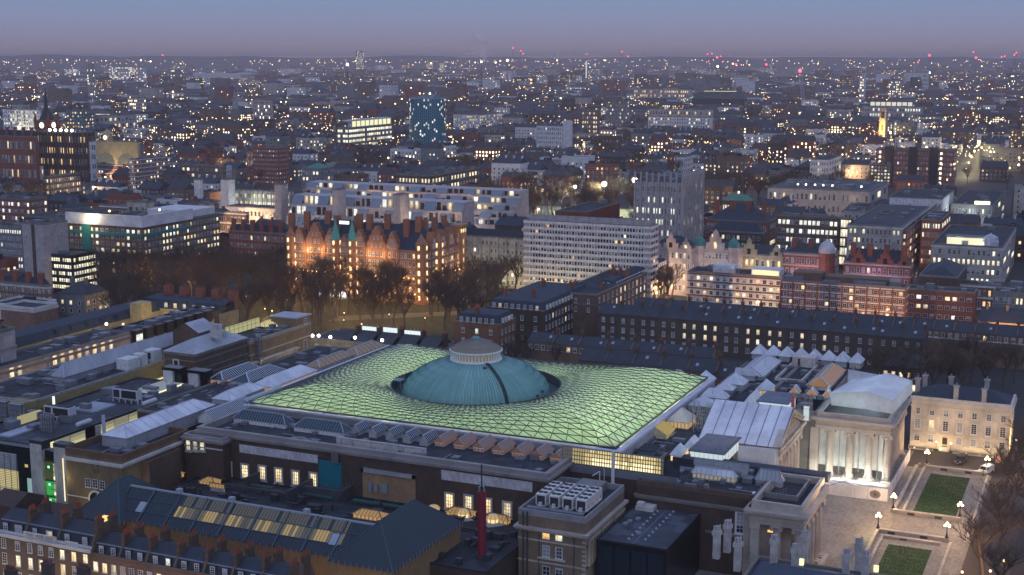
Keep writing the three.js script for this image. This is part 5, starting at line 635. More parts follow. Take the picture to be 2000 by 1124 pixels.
{
const r=rect(-72,58.5,-36.2,72.8),g=block('black_block','black modern block whose flat roof carries two rows of small domed lights',r,0,12,{wall:plain(0.012,0.013,0.016,{roughness:0.3}),roof:M('felt',0.06,0.07,0.09),par:0.25,cop:plain(0.02,0.022,0.026),t:0.3}),O=g.org;
for (let k=0;k<15;k++)for (const dz of [5.6,8.7]){const x=r.x0 +3 +k*2.25 +(dz>6?1:0),z=r.z0 +dz,m=new MB(O);m.cyl(x,12.0,z,0.3,12.15,0.3,8);m.lathe(x,12.15,z,[[0.28,0],[0.2,0.12],[0,0.18]],8);m.build('dome_light',plain(0.30,0.33,0.37,{roughness:0.3}),g);}
const b=new MB(O);b.box(-52,12,59.6,-49,12.9,63.4);b.box(-52.5,12.9,60,-51,13.8,61.4);b.build('plant_box',plain(0.58,0.57,0.54),g);const sk=new MB(O);for (const [x,z] of [[-60,60.5],[-61.8,60.2],[-58,61.6],[-66,64.5],[-40,66.5]])sk.box(x,12,z,x +1.3,12.35,z +0.9);sk.box(-71.5,12.02,65.6,-36.5,12.1,65.72);sk.build('roof_light',plain(0.2,0.22,0.25),g,'stuff');const rl=new MB(O);railing(rl,[r.x1 - 0.8,r.z0 +1],[r.x1 - 0.8,r.z1 - 0.4],12.1,1.2);railing(rl,[r.x1 - 2.6,r.z0 +1],[r.x1 - 2.6,r.z1 - 0.4],12.1,1.2);rl.build('railing',STEEL,g,'stuff');const wn=new MB(O),F=front(r.x0,r.z0);for (let k=0;k<4;k++)F.slab(wn,0.5 +k*3.4,4,3.4 +k*3.4,11,0,0.05);wn.build('window',plain(0.02,0.03,0.04,{roughness:0.08}),g,'stuff');
const ac=thing('rooftop_plant','low grey box plant with ducts below the near corner of the black block','plant',null,[-84,3,60]),am=new MB(ac.org),q=ra([1092,1105],[1165,1090],4.5);am.box(q.x0,0,q.z0,q.x1,4.4,q.z1);am.box(q.x0 +1,4.4,q.z0 +2,q.x0 +4,5.6,q.z0 +4);am.bar([q.x0 +2,5,q.z0],[q.x1 +4,5,q.z0 +1],0.9,0.9,8);am.build('casing',M('metal',0.2,0.23,0.28),ac);const a2=thing('condenser_units','pair of pale condenser boxes at the foot of the red flue stack','condenser',null,[-84,2,35]),bm=new MB(a2.org);for (const [px,py,s] of [[888,1098,1.7],[904,1086,1.7],[925,1082,2.2]]){const c=P(px,py,3.6);bm.box(c[0] - s*0.6,2,c[1] - s,c[0] +s*0.6,4.2,c[1] +s);}bm.build('casing',plain(0.28,0.32,0.38),a2);
}
{
const r=rect(-91,91,-72,131),y=13,g=block('west_house','stone house with dark slate roof and tall stone chimneys at the bottom right',rect(r.x0,90.5,r.x1,r.z1),0,y,{wall:STONED,par:0.8,cop:STONED,cornice:0.5,corY:y - 0.4}),O=g.org;
const rf=new MB(O);rf.hip(r.x0 +0.6,91.2,r.x1 - 0.6,r.z1 - 0.5,y +0.3,y +3.4);rf.build('roof',M('slate',0.04,0.056,0.085),g);
[[1400,1072],[1421,1060],[1441,1096],[1512,1090],[1553,1108],[1572,1082],[1653,1118],[1677,1096],[1690,1122]].forEach(([px,py])=>{const p=P(px,py,y +2.2),c=new MB([p[0],y,p[1]]);c.box(p[0] - 0.6,y +0.3,p[1] - 0.6,p[0] +0.6,y +4.9,p[1] +0.6);c.box(p[0] - 0.78,y +4.9,p[1] - 0.78,p[0] +0.78,y +5.7,p[1] +0.78);c.lathe(p[0],y +5.7,p[1],[[0.7,0],[0.45,0.9],[0,1.05]],4);for (const [a,b] of [[-0.5,-0.4],[0.5,0.4],[-0.4,0.5]])c.cyl(p[0] +a,y +5.7,p[1] +b,0.2,y +6.7,0.16,6);c.build('chimney',M('streak',0.42,0.40,0.38),g);});
const sk=new MB(O);for (const [px,py] of [[1712,1108],[1566,1095]]){const p=P(px,py,y +2.4);sk.box(p[0] - 0.4,y +1.5,p[1] - 0.4,p[0] +0.4,y +2.6,p[1] +0.4);}sk.build('lit_window',glow(1,0.9,0.55,1),g);
const tr=thing('basement_lamp','yellow tube light in the dark area beside the black block','lamp',null,[-57,5,78]),tm=new MB(tr.org),a=P(1432,1028,8),b=P(1447,1036,8);tm.bar([a[0],8,a[1]],[b[0],8,b[1]],0.5);tm.build('tube',glow(1,0.55,0.15,1.2),tr);lamp(a[0],7.6,a[1] +1,[1,0.6,0.2],10);
}

// ---------- left: exhibition pavilions, brick tower block, north range and what lies behind ----------
block('north_range','dark flat north range left of the green roof under pale metal roofs',rect(-45,-76,40,-50.1),0,16.6,{par:0.5,cop:STONED});
roofLight('long pale metal hipped roof running from the brick tower block',ra([195,850],[421,791],20.2),17,20.2,22.2,{roof:LEADW,ribs:3,ribW:0.1,ribMat:plain(0.4,0.43,0.48),wall:M('streak',0.3,0.31,0.33)});
roofLight('pale metal hipped roof with plant beside it, middle of three on the north range',ra([411,779],[519,757],18.6),16,18.6,20.4,{roof:LEADW,ribs:3,ribW:0.1,ribMat:plain(0.4,0.43,0.48)});
roofLight('long pale metal hipped roof with amber strip along its side by the green roof',ra([489,752],[621,723],18.8),16,18.8,20.8,{roof:LEADW,band:0.45,bandCol:[0.9,0.5,0.22]});
roofLight('pinkish glazed hipped roof at the left rim of the green roof',ra([597,716],[690,694],18.6),16,18.6,20.2,{roof:glow(0.16,0.12,0.09,0.6),ribs:2.2,ribW:0.2,ribMat:plain(0.4,0.4,0.42)});
roofLight('pinkish glazed hipped roof farthest along the left rim of the green roof',ra([667,692],[752,675],18.6),16,18.6,20.4,{roof:glow(0.16,0.12,0.09,0.6),ribs:2.2,ribW:0.2,ribMat:plain(0.4,0.4,0.42)});
roofLight('dark slatted glass roof with one amber end before the brown hipped block',ra([408,741],[508,718],17.6),15,17.6,19.4,{roof:DG,ribs:0.9,ribW:0.16,ribMat:RIBW,band:0.4,bandCol:[0.9,0.45,0.2]});
roofLight('dark slatted glass roof between its amber ended neighbour and the pale metal roofs',ra([448,744],[558,722],17.6),15,17.6,19.4,{roof:DG,ribs:0.9,ribW:0.16,ribMat:RIBW});
{
const r=rect(-83.5,-64.3,-60.1,-48.4),g=block('brick_tower_block','yellow brown brick block with a white cornice and a round arch near the green pavilion',r,0,17.6,{wall:M('brick',0.155,0.115,0.062),par:1.4,cop:M('brick',0.13,0.075,0.045),cornice:0.55,corY:16.6,corMat:STONEW}),O=g.org,F=front(r.x0,0),Z=(px)=>zAt(px,r.x0,10);
for (const [px,t,b] of [[171,936,951],[185,938,953],[199,941,956]]){const a=OX(px,t,r.x0),c=OX(px,b,r.x0);oneWindow(g,F,a.z - 0.65,c.y,a.z +0.65,a.y,{cols:2,rows:3,w:0.1});}
{const a=OX(178,884,r.x0),b=OX(192,920,r.x0),m=new MB(O);F.frame(m,a.z,b.y,b.z,a.y,0.25,0,0.1);F.slab(m,a.z - 0.2,b.y - 0.3,b.z +0.2,b.y,0,0.3);m.build('blind_recess',M('brick',0.12,0.09,0.05),g);}
{const c=OX(187,976,r.x0),d=new MB(O),n=14;let m=new MB(O);const ro=2.1,ri=1.65;for (let i=0;i<n;i++){const a=Math.PI*i / n,b=Math.PI*(i +1)/ n,q=(rad,t,dd)=>F.at(c.z +rad*Math.cos(t),c.y +rad*Math.sin(t),dd);m.quad(q(ri,a,0.15),q(ro,a,0.15),q(ro,b,0.15),q(ri,b,0.15));m.quad(q(ro,a,0),q(ro,b,0),q(ro,b,0.15),q(ro,a,0.15));d.tri(q(0,0,0.03),q(ri,a,0.03),q(ri,b,0.03));}F.slab(m,c.z - ro,c.y - 5,c.z - ri,c.y,0,0.15);F.slab(m,c.z +ri,c.y - 5,c.z +ro,c.y,0,0.15);F.quad(d,c.z - ri,c.y - 5,c.z +ri,c.y,0.03);m.build('arch',STONEW,g);d.build('arch_glass',plain(0.015,0.02,0.015,{roughness:0.15}),g);F.slab(m=new MB(O),r.z0,c.y - 0.15,c.z - ro,c.y +0.1,0,0.1);m.build('string_course',STONEW,g);}
const fl=P(203,852,18),t=thing('grey_flue','grey flue with a broad foot on the roof of the brick tower block','flue',null,[fl[0],17.6,fl[1]]),m=new MB(t.org);m.box(fl[0] - 1.6,17.6,fl[1] - 1.6,fl[0] +1.6,18.0,fl[1] +1.6);m.lathe(fl[0],18,fl[1],[[0.8,0],[0.42,0.7],[0.4,5.0],[0.3,5.05]],12);m.build('pipe',plain(0.42,0.45,0.48),t);
block('brick_return','plain brown brick return wall between the tower block and the lit triple window',rect(-77,-48.3,-66,-46.3),0,15.6,{wall:BRICKB,par:0.5,cop:BRICKB});
const lz=zAt(238,-72,12),l=thing('wall_light','pair of bright white bulkhead lights on the side of the brick tower block','wall light',null,[-72,9,r.z1]),b=new MB(l.org);const S=side(0,r.z1 +0.02);for (const y of [11.6,9.8])S.slab(b,-81.4,y,-79.8,y +(y>11?0.9:0.7),0,0.3);b.build('lamp',glow(1,0.8,0.45,1.6),l);lamp(-80.5,11,r.z1 +1.2,[1,0.78,0.42],9);
const sp=thing('edge_light','tall thin white light strip at the left edge of the brick tower block','light strip',null,[r.x0 - 0.3,6,r.z0 - 0.4]),sm=new MB(sp.org);sm.box(r.x0 - 0.5,6.5,r.z0 - 0.55,r.x0 - 0.3,17,r.z0 - 0.35);sm.build('tube',glow(1,0.86,0.5,1.0),sp);lamp(r.x0 - 1.6,12,r.z0 - 0.2,[1,0.8,0.4],10);lamp(r.x0 - 3.5,8,r.z0 +6,[1,0.8,0.4],10);
}
{
const X=-78.5,g=block('exhibition_pavilion','long dark flat roofed modern pavilion with lit louvred side and stone fins',rect(-76,-103,-12,-80),0,15.4,{wall:plain(0.02,0.022,0.024,{roughness:0.3}),roof:M('felt',0.05,0.058,0.07),par:0.3,cop:DKMET}),O=g.org,S=side(0,-80),F=front(X,0);
const strip=[new MB(O),new MB(O),new MB(O),new MB(O)],lou=new MB(O),gap=new MB(O),fin=new MB(O);
for (let k=0;k<12;k++){const x=-75.5 +k*5.3,on=![3,7].includes(k);if (!on){S.slab(gap,x,11.5,x +3.4,15.2,0,0.1);S.slab(fin,x +3.5,11.5,x +5.1,15.2,0,0.4);continue;}for (let j=0;j<4;j++)S.quad(strip[k===0||k>8?Math.max(0,2 - j):Math.min(3,j<1?0:j +(k % 2))],x +0.1,11.5 +j*0.92,x +5.2,11.5 +(j +1)*0.92,0.06);for (let j=0;j<=9;j++)S.slab(lou,x,11.5 +j*0.4,x +5.3,11.58 +j*0.4,0.08,0.2);}
[[1,0.92,0.5,1.05],[0.85,0.78,0.4,0.8],[0.5,0.46,0.24,0.8],[0.32,0.29,0.18,0.8]].forEach((c,q)=>strip[q].build('lit_louvre',glow(...c),g,'stuff'));lou.build('louvre',plain(0.34,0.35,0.32),g,'stuff');gap.build('dark_bay',plain(0.01,0.011,0.012,{roughness:0.2}),g);fin.build('stone_fin',M('streak',0.5,0.47,0.42),g);
const rp=(l,r,h,mat,n,name)=>{const q=ra(l,r,h),m=new MB(O);m.box(q.x0,15.4,q.z0,q.x1,h,q.z1);m.build(name,mat,g);if (n){const b=new MB(O);for (let k=0;k<=n;k++){b.box(q.x0 +(q.x1 - q.x0)*k / n - 0.05,h,q.z0,q.x0 +(q.x1 - q.x0)*k / n +0.05,h +0.05,q.z1);b.box(q.x0,h,q.z0 +(q.z1 - q.z0)*k / n - 0.05,q.x1,h +0.06,q.z0 +(q.z1 - q.z0)*k / n +0.05);}b.build('glazing_bar',plain(0.3,0.32,0.34),g,'stuff');}};
rp([263,762],[357,749],15.9,glow(0.30,0.36,0.38,0.8),8,'frosted_roof_light');rp([140,799],[226,790],15.8,M('metal',0.30,0.33,0.38),0,'pale_roof_light');rp([-6,850],[76,834],15.8,M('metal',0.34,0.38,0.44),0,'pale_roof_light');
{const q=ra([263,762],[357,749],15.9),m=new MB(O);m.box(q.x0 +1,15.5,q.z1 +0.02,q.x1,15.85,q.z1 +0.2);m.build('light_strip',glow(1,0.95,0.6,1.0),g);}
// front of the pavilion with fins and green lit glass
const fp=(p0,p1,y0,y1,mat,name,d0=0,d1=0.3)=>{const m=new MB(O),a=zAt(p0,X,12),b=zAt(p1,X,12);F.slab(m,a,y0,b,y1,d0,d1);return m.build(name,mat,g);};
new MB(O).box(X,0,-97,-76.1,15.6,zAt(139,X,12)).build('front_wall',plain(0.012,0.014,0.016,{roughness:0.2}),g);
fp(-14,33,9.6,13.6,M('streak',0.45,0.46,0.46),'louvre_panel');fp(-14,33,5.2,9.5,glow(0.85,0.72,0.32,0.6),'lit_louvre');fp(-14,33,1,5.0,glow(0.8,0.74,0.42,0.45),'lit_glass');{const m=new MB(O),a=zAt(-14,X,12),b=zAt(33,X,12);for (let k=0;k<28;k++)F.slab(m,a,1.4 +k*0.44,b,1.48 +k*0.44,0.3,0.42);for (let k=0;k<5;k++)F.slab(m,a +(b - a)*k / 4,1,a +(b - a)*k / 4 +0.08,13.6,0.3,0.46);m.build('louvre',plain(0.2,0.2,0.2),g,'stuff');}
fp(38,64,1,14.5,plain(0.008,0.018,0.015,{roughness:0.08}),'dark_glass',0,0.4);fp(53,64,5,8.4,glow(0.25,0.38,0.40,0.8),'lit_glass',0.4,0.45);fp(50,56,11,11.7,glow(0.8,0.6,0.2,0.6),'lit_pane',0.4,0.45);
for (const [a,b] of [[66,88],[112.5,136]]){fp(a,b,0,17.2,M('streak',0.42,0.40,0.37),'stone_fin',-0.6,1.1);fp(a - 2,b +2,16.0,18.0,DKMET,'fin_cap',-1.6,0.9);}
for (const [y0,y1,s] of [[1,4.6,0.34],[5.0,8.4,0.34],[8.8,13,0.05]])fp(89,104,y0,y1,glow(0.02,0.55*s,0.10*s,1.6),'green_wall',0,0.2);for (const [y0,y1] of [[0.8,4.4],[4.9,8.2],[8.7,12.8]]){fp(104.5,112,y0,y1,glow(0.55,0.6,0.32,0.55),'lit_stair',0,0.25);fp(104.5,112,y0 +0.4,y0 +1.0,glow(1,1,0.75,1.4),'lamp',0.25,0.3);}for (const y of [3.6,7.4,11.6])fp(94,97,y,y +0.5,glow(0.2,1,0.5,2),'lamp',0.2,0.3);{const m=new MB(O),a=zAt(88.5,X,12),b=zAt(112,X,12);for (const y of [0.5,4.7,8.5,13.2])F.slab(m,a,y,b,y +0.25,0,0.5);for (let k=0;k<9;k++)F.slab(m,b - 2.2,1.0 +k*1.4,b,1.1 +k*1.4,0.25,0.4);m.build('mullion',plain(0.03,0.035,0.035),g);}
fp(136.5,139.5,0,14,glow(0.75,0.9,0.5,0.7),'light_strip',0,0.2);lamp(X - 3,9,zAt(100,X,12),[0.6,1,0.6],5);
const plant=(l,r,lab)=>{const q=ra(l,r,15.6),t=thing('roof_plant',lab,'plant',null,[q.x0,15.4,q.z0]),m=new MB(t.org),d=new MB(t.org);m.box(q.x0,16.4,q.z0,q.x1,19,q.z1,true);for (let k=0;k<=4;k++){const z=q.z0 +(q.z1 - q.z0)*k / 4;m.box(q.x0,15.4,z - 0.12,q.x0 +0.3,16.4,z +0.12);m.box(q.x1 - 0.3,15.4,z - 0.12,q.x1,16.4,z +0.12);}m.build('casing',plain(0.5,0.52,0.54),t);const F2=front(q.x0,q.z0);const L=q.z1 - q.z0;F2.slab(d,0.3,16.7,L*0.28,18.7,0,0.06);F2.slab(d,L*0.36,16.7,L - 0.4,18.7,0,0.06);d.box(q.x0 +0.4,19,q.z0 +0.4,q.x1 - 0.4,19.15,q.z1 - 0.4);d.build('coil',plain(0.02,0.022,0.025),t);};
plant([220,783],[277,786],'white boxed air plant with dark coils, farther of two on the pavilion roof');plant([86,818],[149,820],'white boxed air plant with dark coils, nearer of two on the pavilion roof');
for (const [a,b,lab] of [[[281,790],[306,783],'farther of two white horizontal tanks on the edge of the pavilion roof'],[[152,831],[180,824],'nearer of two white horizontal tanks on the edge of the pavilion roof']]){const p=P(...a,16.2),q=P(...b,16.2),t=thing('roof_tank',lab,'tank',null,[p[0],15.4,p[1]]),m=new MB(t.org);m.bar([p[0],16.3,p[1]],[q[0],16.3,p[1]],1.3,1.3,16);m.ball(p[0],16.3,p[1],0.66,10);m.ball(q[0],16.3,p[1],0.66,10);m.box(p[0],15.4,p[1] - 0.5,p[0] +0.3,15,p[1] +0.5);m.box(q[0] - 0.3,15.4,p[1] - 0.5,q[0],15,p[1] +0.5);m.build('shell',plain(0.5,0.52,0.55,{roughness:0.35}),t);}
for (const [px,py,lab,h] of [[31,824,'silver flue rack glowing from below, left of the pavilion',20],[2,818,'silver flue rack cut off at the left edge of the picture',20],[91,842,'silver flue rack beside the nearer white air plant',19.5]]){const p=P(px,py,15.6),t=thing('flue_rack',lab,'flues',null,[p[0],15.4,p[1]]),m=new MB(t.org);for (let i=0;i<5;i++)for (let j=0;j<2;j++)m.cyl(p[0] +j*0.9,15.4,p[1] - 1.5 +i*0.75,0.3,h +j*0.3,0.3,8);for (let y=16.4;y<h;y +=1.2)m.box(p[0] - 0.4,y,p[1] - 1.9,p[0] +1.3,y +0.12,p[1] +1.9,true);m.build('flue',STEEL,t,'stuff');}
{const p=P(40,822,15.4),m=new MB(O);const q=ra([38,830],[76,815],15.5);m.box(q.x0,15.4,q.z0,q.x1,17.4,q.z1);m.build('lit_screen',glow(0.6,0.55,0.3,0.5),g);lamp(q.x0 - 2,16.4,q.z0 +1,[1,0.9,0.55],8);}
// corner fins at the far end
for (const [a,b,lab] of [[320,338,'left of two white stone fins before the brown hipped block'],[369,388,'right of two white stone fins before the brown hipped block']]){const xx=-14,z0=zAt(a,xx,16),z1=zAt(b,xx,16),t=thing('stone_fin',lab,'panel',null,[xx,12,z0]),F3=front(xx,0),m=new MB(t.org);F3.slab(m,z0,15.4,z1,19.4,-1,0.3);m.build('panel',M('streak',0.5,0.5,0.5),t);const d=new MB(t.org);F3.slab(d,z0 - 0.2,19.4,z1 +2.6,20.2,-3,0.5);F3.slab(d,z1,15.4,z1 +2.4,19.4,-3,-0.6);d.build('dark_glass',plain(0.01,0.012,0.012,{roughness:0.1}),t);}
}
{
const r=rect(-52,-128,4,-104),g=block('brick_wall_range','long yellow brown brick range lit along its foot behind the pavilion',r,0,17.4,{wall:M('brick',0.24,0.19,0.085),roof:FELT,par:0.6,cop:M('streak',0.3,0.29,0.27)}),O=g.org;
const c=new MB(O);c.cyl(-51.6,0,-107,3.6,18.0,3.6,20);c.build('round_corner',M('brick',0.22,0.17,0.08),g);const lt=new MB(O);const a=OX(103,775,-55.5),b=OX(103,792,-55.5);lt.box(-55.6,b.y,a.z - 0.25,-55.2,a.y,a.z +0.25);lt.build('light_strip',glow(0.9,0.95,0.85,1),g);
const s=new MB(O);s.box(-46,12.6,-103.95,3,13.1,-103.75);s.build('light_strip',glow(1,0.86,0.36,0.9),g);const ws=new MB(O);side(0,-104).slab(ws,-46,13.15,3,13.3,0,0.5);ws.build('ledge',M('streak',0.3,0.29,0.26),g);for (let k=0;k<7;k++)lamp(-45 +k*7.6,13.9,-102.3,[1,0.84,0.4],12);
block('left_roof','flat grey roof with weathered pale wall at the left edge of the picture',rect(-62,-150,-42,-122),0,15.5,{wall:M('streak',0.35,0.33,0.31),par:0.5,cop:STONED});
const hp=(l,r2,h0,h1,h2,lab)=>roofLight(lab,ra(l,r2,h1),h0,h1,h2,{roof:LEAD,ribs:1.6,ribW:0.1,ribMat:plain(0.42,0.46,0.52),wall:M('streak',0.25,0.26,0.28),cat:'roof',name:'metal_roof'});
hp([99,735],[390,658],17,19.4,22.6,'very long grey seamed metal roof hipped at its near end, upper left');
const bx=ra([227,716],[272,712],18.4),t=thing('white_plant','white panelled plant boxes beside the very long metal roof','plant',null,[bx.x0,17,bx.z0]),m=new MB(t.org);m.box(bx.x0,17.4,bx.z0,bx.x0 +5,20.6,bx.z1);m.box(bx.x0 +6.5,17.4,bx.z0 +0.5,bx.x0 +9,20.8,bx.z1 - 0.5);m.box(bx.x0 +11,17.4,bx.z0 +0.5,bx.x0 +15,21,bx.z1 - 0.3);m.build('casing',M('streak',0.6,0.62,0.6),t);const d=new MB(t.org);front(bx.x0 +11,0).slab(d,bx.z0 +0.9,18.6,bx.z1 - 1,20.4,0,0.05);d.build('grille',DKMET,t);
}
{
const r=ra([320,686],[482,660],21.6);const g=block('brown_hipped_block','dark brown brick block banded in white under a grey hipped metal roof',r,0,21.6,{wall:BRICKB,par:0,cornice:0.3,corY:21.2,band:[19.2,16.6,14.8],corMat:STONED}),O=g.org,F=front(r.x0,0);
const rf=new MB(O);rf.hip(r.x0 - 0.3,r.z0 - 0.3,r.x1 +0.3,r.z1 +0.3,21.65,24.6);rf.build('hipped_roof',LEAD,g);const ribs=new MB(O);for (let k=1;k<18;k++){const x=r.x0 +4.8 +(r.x1 - r.x0 - 9)*k / 18,cz=(r.z0 +r.z1)/ 2;ribs.bar([x,21.7,r.z1 +0.3],[x,24.65,cz],0.09,0.09,3);}ribs.build('seam',plain(0.42,0.46,0.52),g,'stuff');
const a=OX(343,702,r.x0);oneWindow(g,F,a.z - 0.7,a.y - 2.4,a.z +0.7,a.y - 0.4,{cols:1,rows:1,w:0.45,surround:STONEW});const S=side(0,r.z1),wn=new MB(O);for (let k=0;k<5;k++)S.slab(wn,r.x0 +6 +k*4.2,15.4,r.x0 +7 +k*4.2,17.2,0,0.05);wn.build('shutter',plain(0.015,0.07,0.065),g,'stuff');
const u=ra([366,690],[452,655],23);const h=thing('gabled_room','brown gabled brick room with metal roof and two pale chimney pots','building',null,[r.x0 +12,20,r.z0 - 4]),m=new MB(h.org),x0=r.x0 +13,x1=r.x0 +22,z0=r.z0 - 7,z1=r.z0 +2.4;m.box(x0,18,z0,x1,24.6,z1);m.tri([x0,24.6,z0],[x0,24.6,z1],[x0,27.2,(z0 +z1)/ 2]);m.build('wall',BRICKB,h);const rr2=new MB(h.org);rr2.quad([x0 - 0.2,24.6,z1 +0.2],[x1,24.6,z1 +0.2],[x1,27.3,(z0 +z1)/ 2],[x0 - 0.2,27.3,(z0 +z1)/ 2]).quad([x1,24.6,z0],[x0 - 0.2,24.6,z0],[x0 - 0.2,27.3,(z0 +z1)/ 2],[x1,27.3,(z0 +z1)/ 2]);rr2.build('roof',LEAD,h);const cp=P(425,640,27),c=new MB(h.org);for (const dz of [-0.8,0.8])c.lathe(cp[0],25,cp[1] +dz,[[0.7,0],[0.65,2.6],[0.8,2.7],[0.8,3.0],[0,3.1]],10);c.box(cp[0] - 1,24,cp[1] - 2.2,cp[0] +1,26.2,cp[1] +2.2);c.build('chimney',M('streak',0.45,0.44,0.42),h);
}
{
const r=rect(24,-104,58,-90),g=block('banded_brick_block','warm lit brick building with cream bands, glazed vault and round roof light',r,0,19.2,{wall:M('brick',0.25,0.165,0.085),par:0.9,cop:M('stone',0.4,0.35,0.27),band:[15.6,10.4],corMat:M('stone',0.55,0.48,0.36)}),O=g.org,S=side(0,r.z1);
const ld=new MB(O);S.slab(ld,r.x0,13.2,r.x1 - 9,13.7,0,1.6);S.slab(ld,r.x0,12.2,r.x1 - 9,13.2,0,0.8);ld.build('cornice',M('stone',0.55,0.48,0.36),g);oneWindow(g,S,53.5,9.6,55.2,14.6,{cols:3,rows:5,w:0.3,surround:M('stone',0.5,0.45,0.36)});
const up=new MB(O);up.box(50,19.2,-100,58,22.4,-90.2);up.build('roof_room',M('brick',0.22,0.15,0.08),g);new MB(O).box(49.6,22.4,-100.4,58.4,22.8,-89.8,true).build('roof_slab',LEAD,g);oneWindow(g,S,54,20.2,55.4,21.8,{w:0.15});
const c=P(532,632,19.8),dm=new MB(O),db=new MB(O);dm.lathe(c[0],19.4,c[1],[[4.4,0],[3.6,0.9],[2.2,1.7],[0.6,2.1],[0,2.2]],24);dm.build('round_roof_light',glow(0.75,0.62,0.28,0.8),g);for (let i=0;i<24;i++){const a=i / 24*2*Math.PI,q=(R,y)=>[c[0] +R*Math.cos(a),19.45 +y,c[1] +R*Math.sin(a)];db.bar(q(4.4,0),q(3.6,0.93),0.16,0.16,3).bar(q(3.6,0.93),q(2.2,1.73),0.16,0.16,3).bar(q(2.2,1.73),q(0.4,2.15),0.16,0.16,3);}db.build('rib',plain(0.14,0.14,0.13),g,'stuff');
const v=ra([440,655],[505,634],20.2),vm=new MB(O),vb=new MB(O),n=6;const w0=v.z0,w1=v.z1;for (let i=0;i<n;i++){const a=Math.PI*i / n,b=Math.PI*(i +1)/ n,q=(t,x)=>[x,19.6 +3.0*Math.sin(t),(w0 +w1)/ 2 +(w1 - w0)/ 2*Math.cos(t)];vm.quad(q(a,v.x0),q(a,v.x1),q(b,v.x1),q(b,v.x0));vb.bar(q(a,v.x0),q(a,v.x1),0.14,0.14,3);for (let k=0;k<=8;k++){const x=v.x0 +(v.x1 - v.x0)*k / 8;vb.bar(q(a,x),q(b,x),0.16,0.16,3);}}vm.build('glazed_vault',glow(0.50,0.48,0.22,0.75),g);vb.build('glazing_bar',plain(0.15,0.17,0.17),g,'stuff');
const p=P(505,700,14),tw=thing('duct_tower','silver duct tower climbing the cream banded brick building','duct',null,[p[0],8,r.z1 +1]),tm=new MB(tw.org),px=xAt(505,r.z1 +1.1,17);for (const [a,b] of [[-0.8,-0.6],[0.8,-0.6],[-0.8,0.6],[0.8,0.6]])tm.bar([px +a,8,r.z1 +1.1 +b],[px +a,22.5,r.z1 +1.1 +b],0.16);for (let y=9;y<22;y +=1.4)tm.box(px - 0.9,y,r.z1 +0.4,px +0.9,y +0.12,r.z1 +1.8,true);tm.cyl(px,8,r.z1 +1.1,0.55,21,0.55,10);tm.build('duct',STEEL,tw);lamp(44,8,-80,[1,0.72,0.36],60);lamp(60,16,-78,[1,0.75,0.4],40);  // unseen lights out front, placed to warm the banded brick wall
}
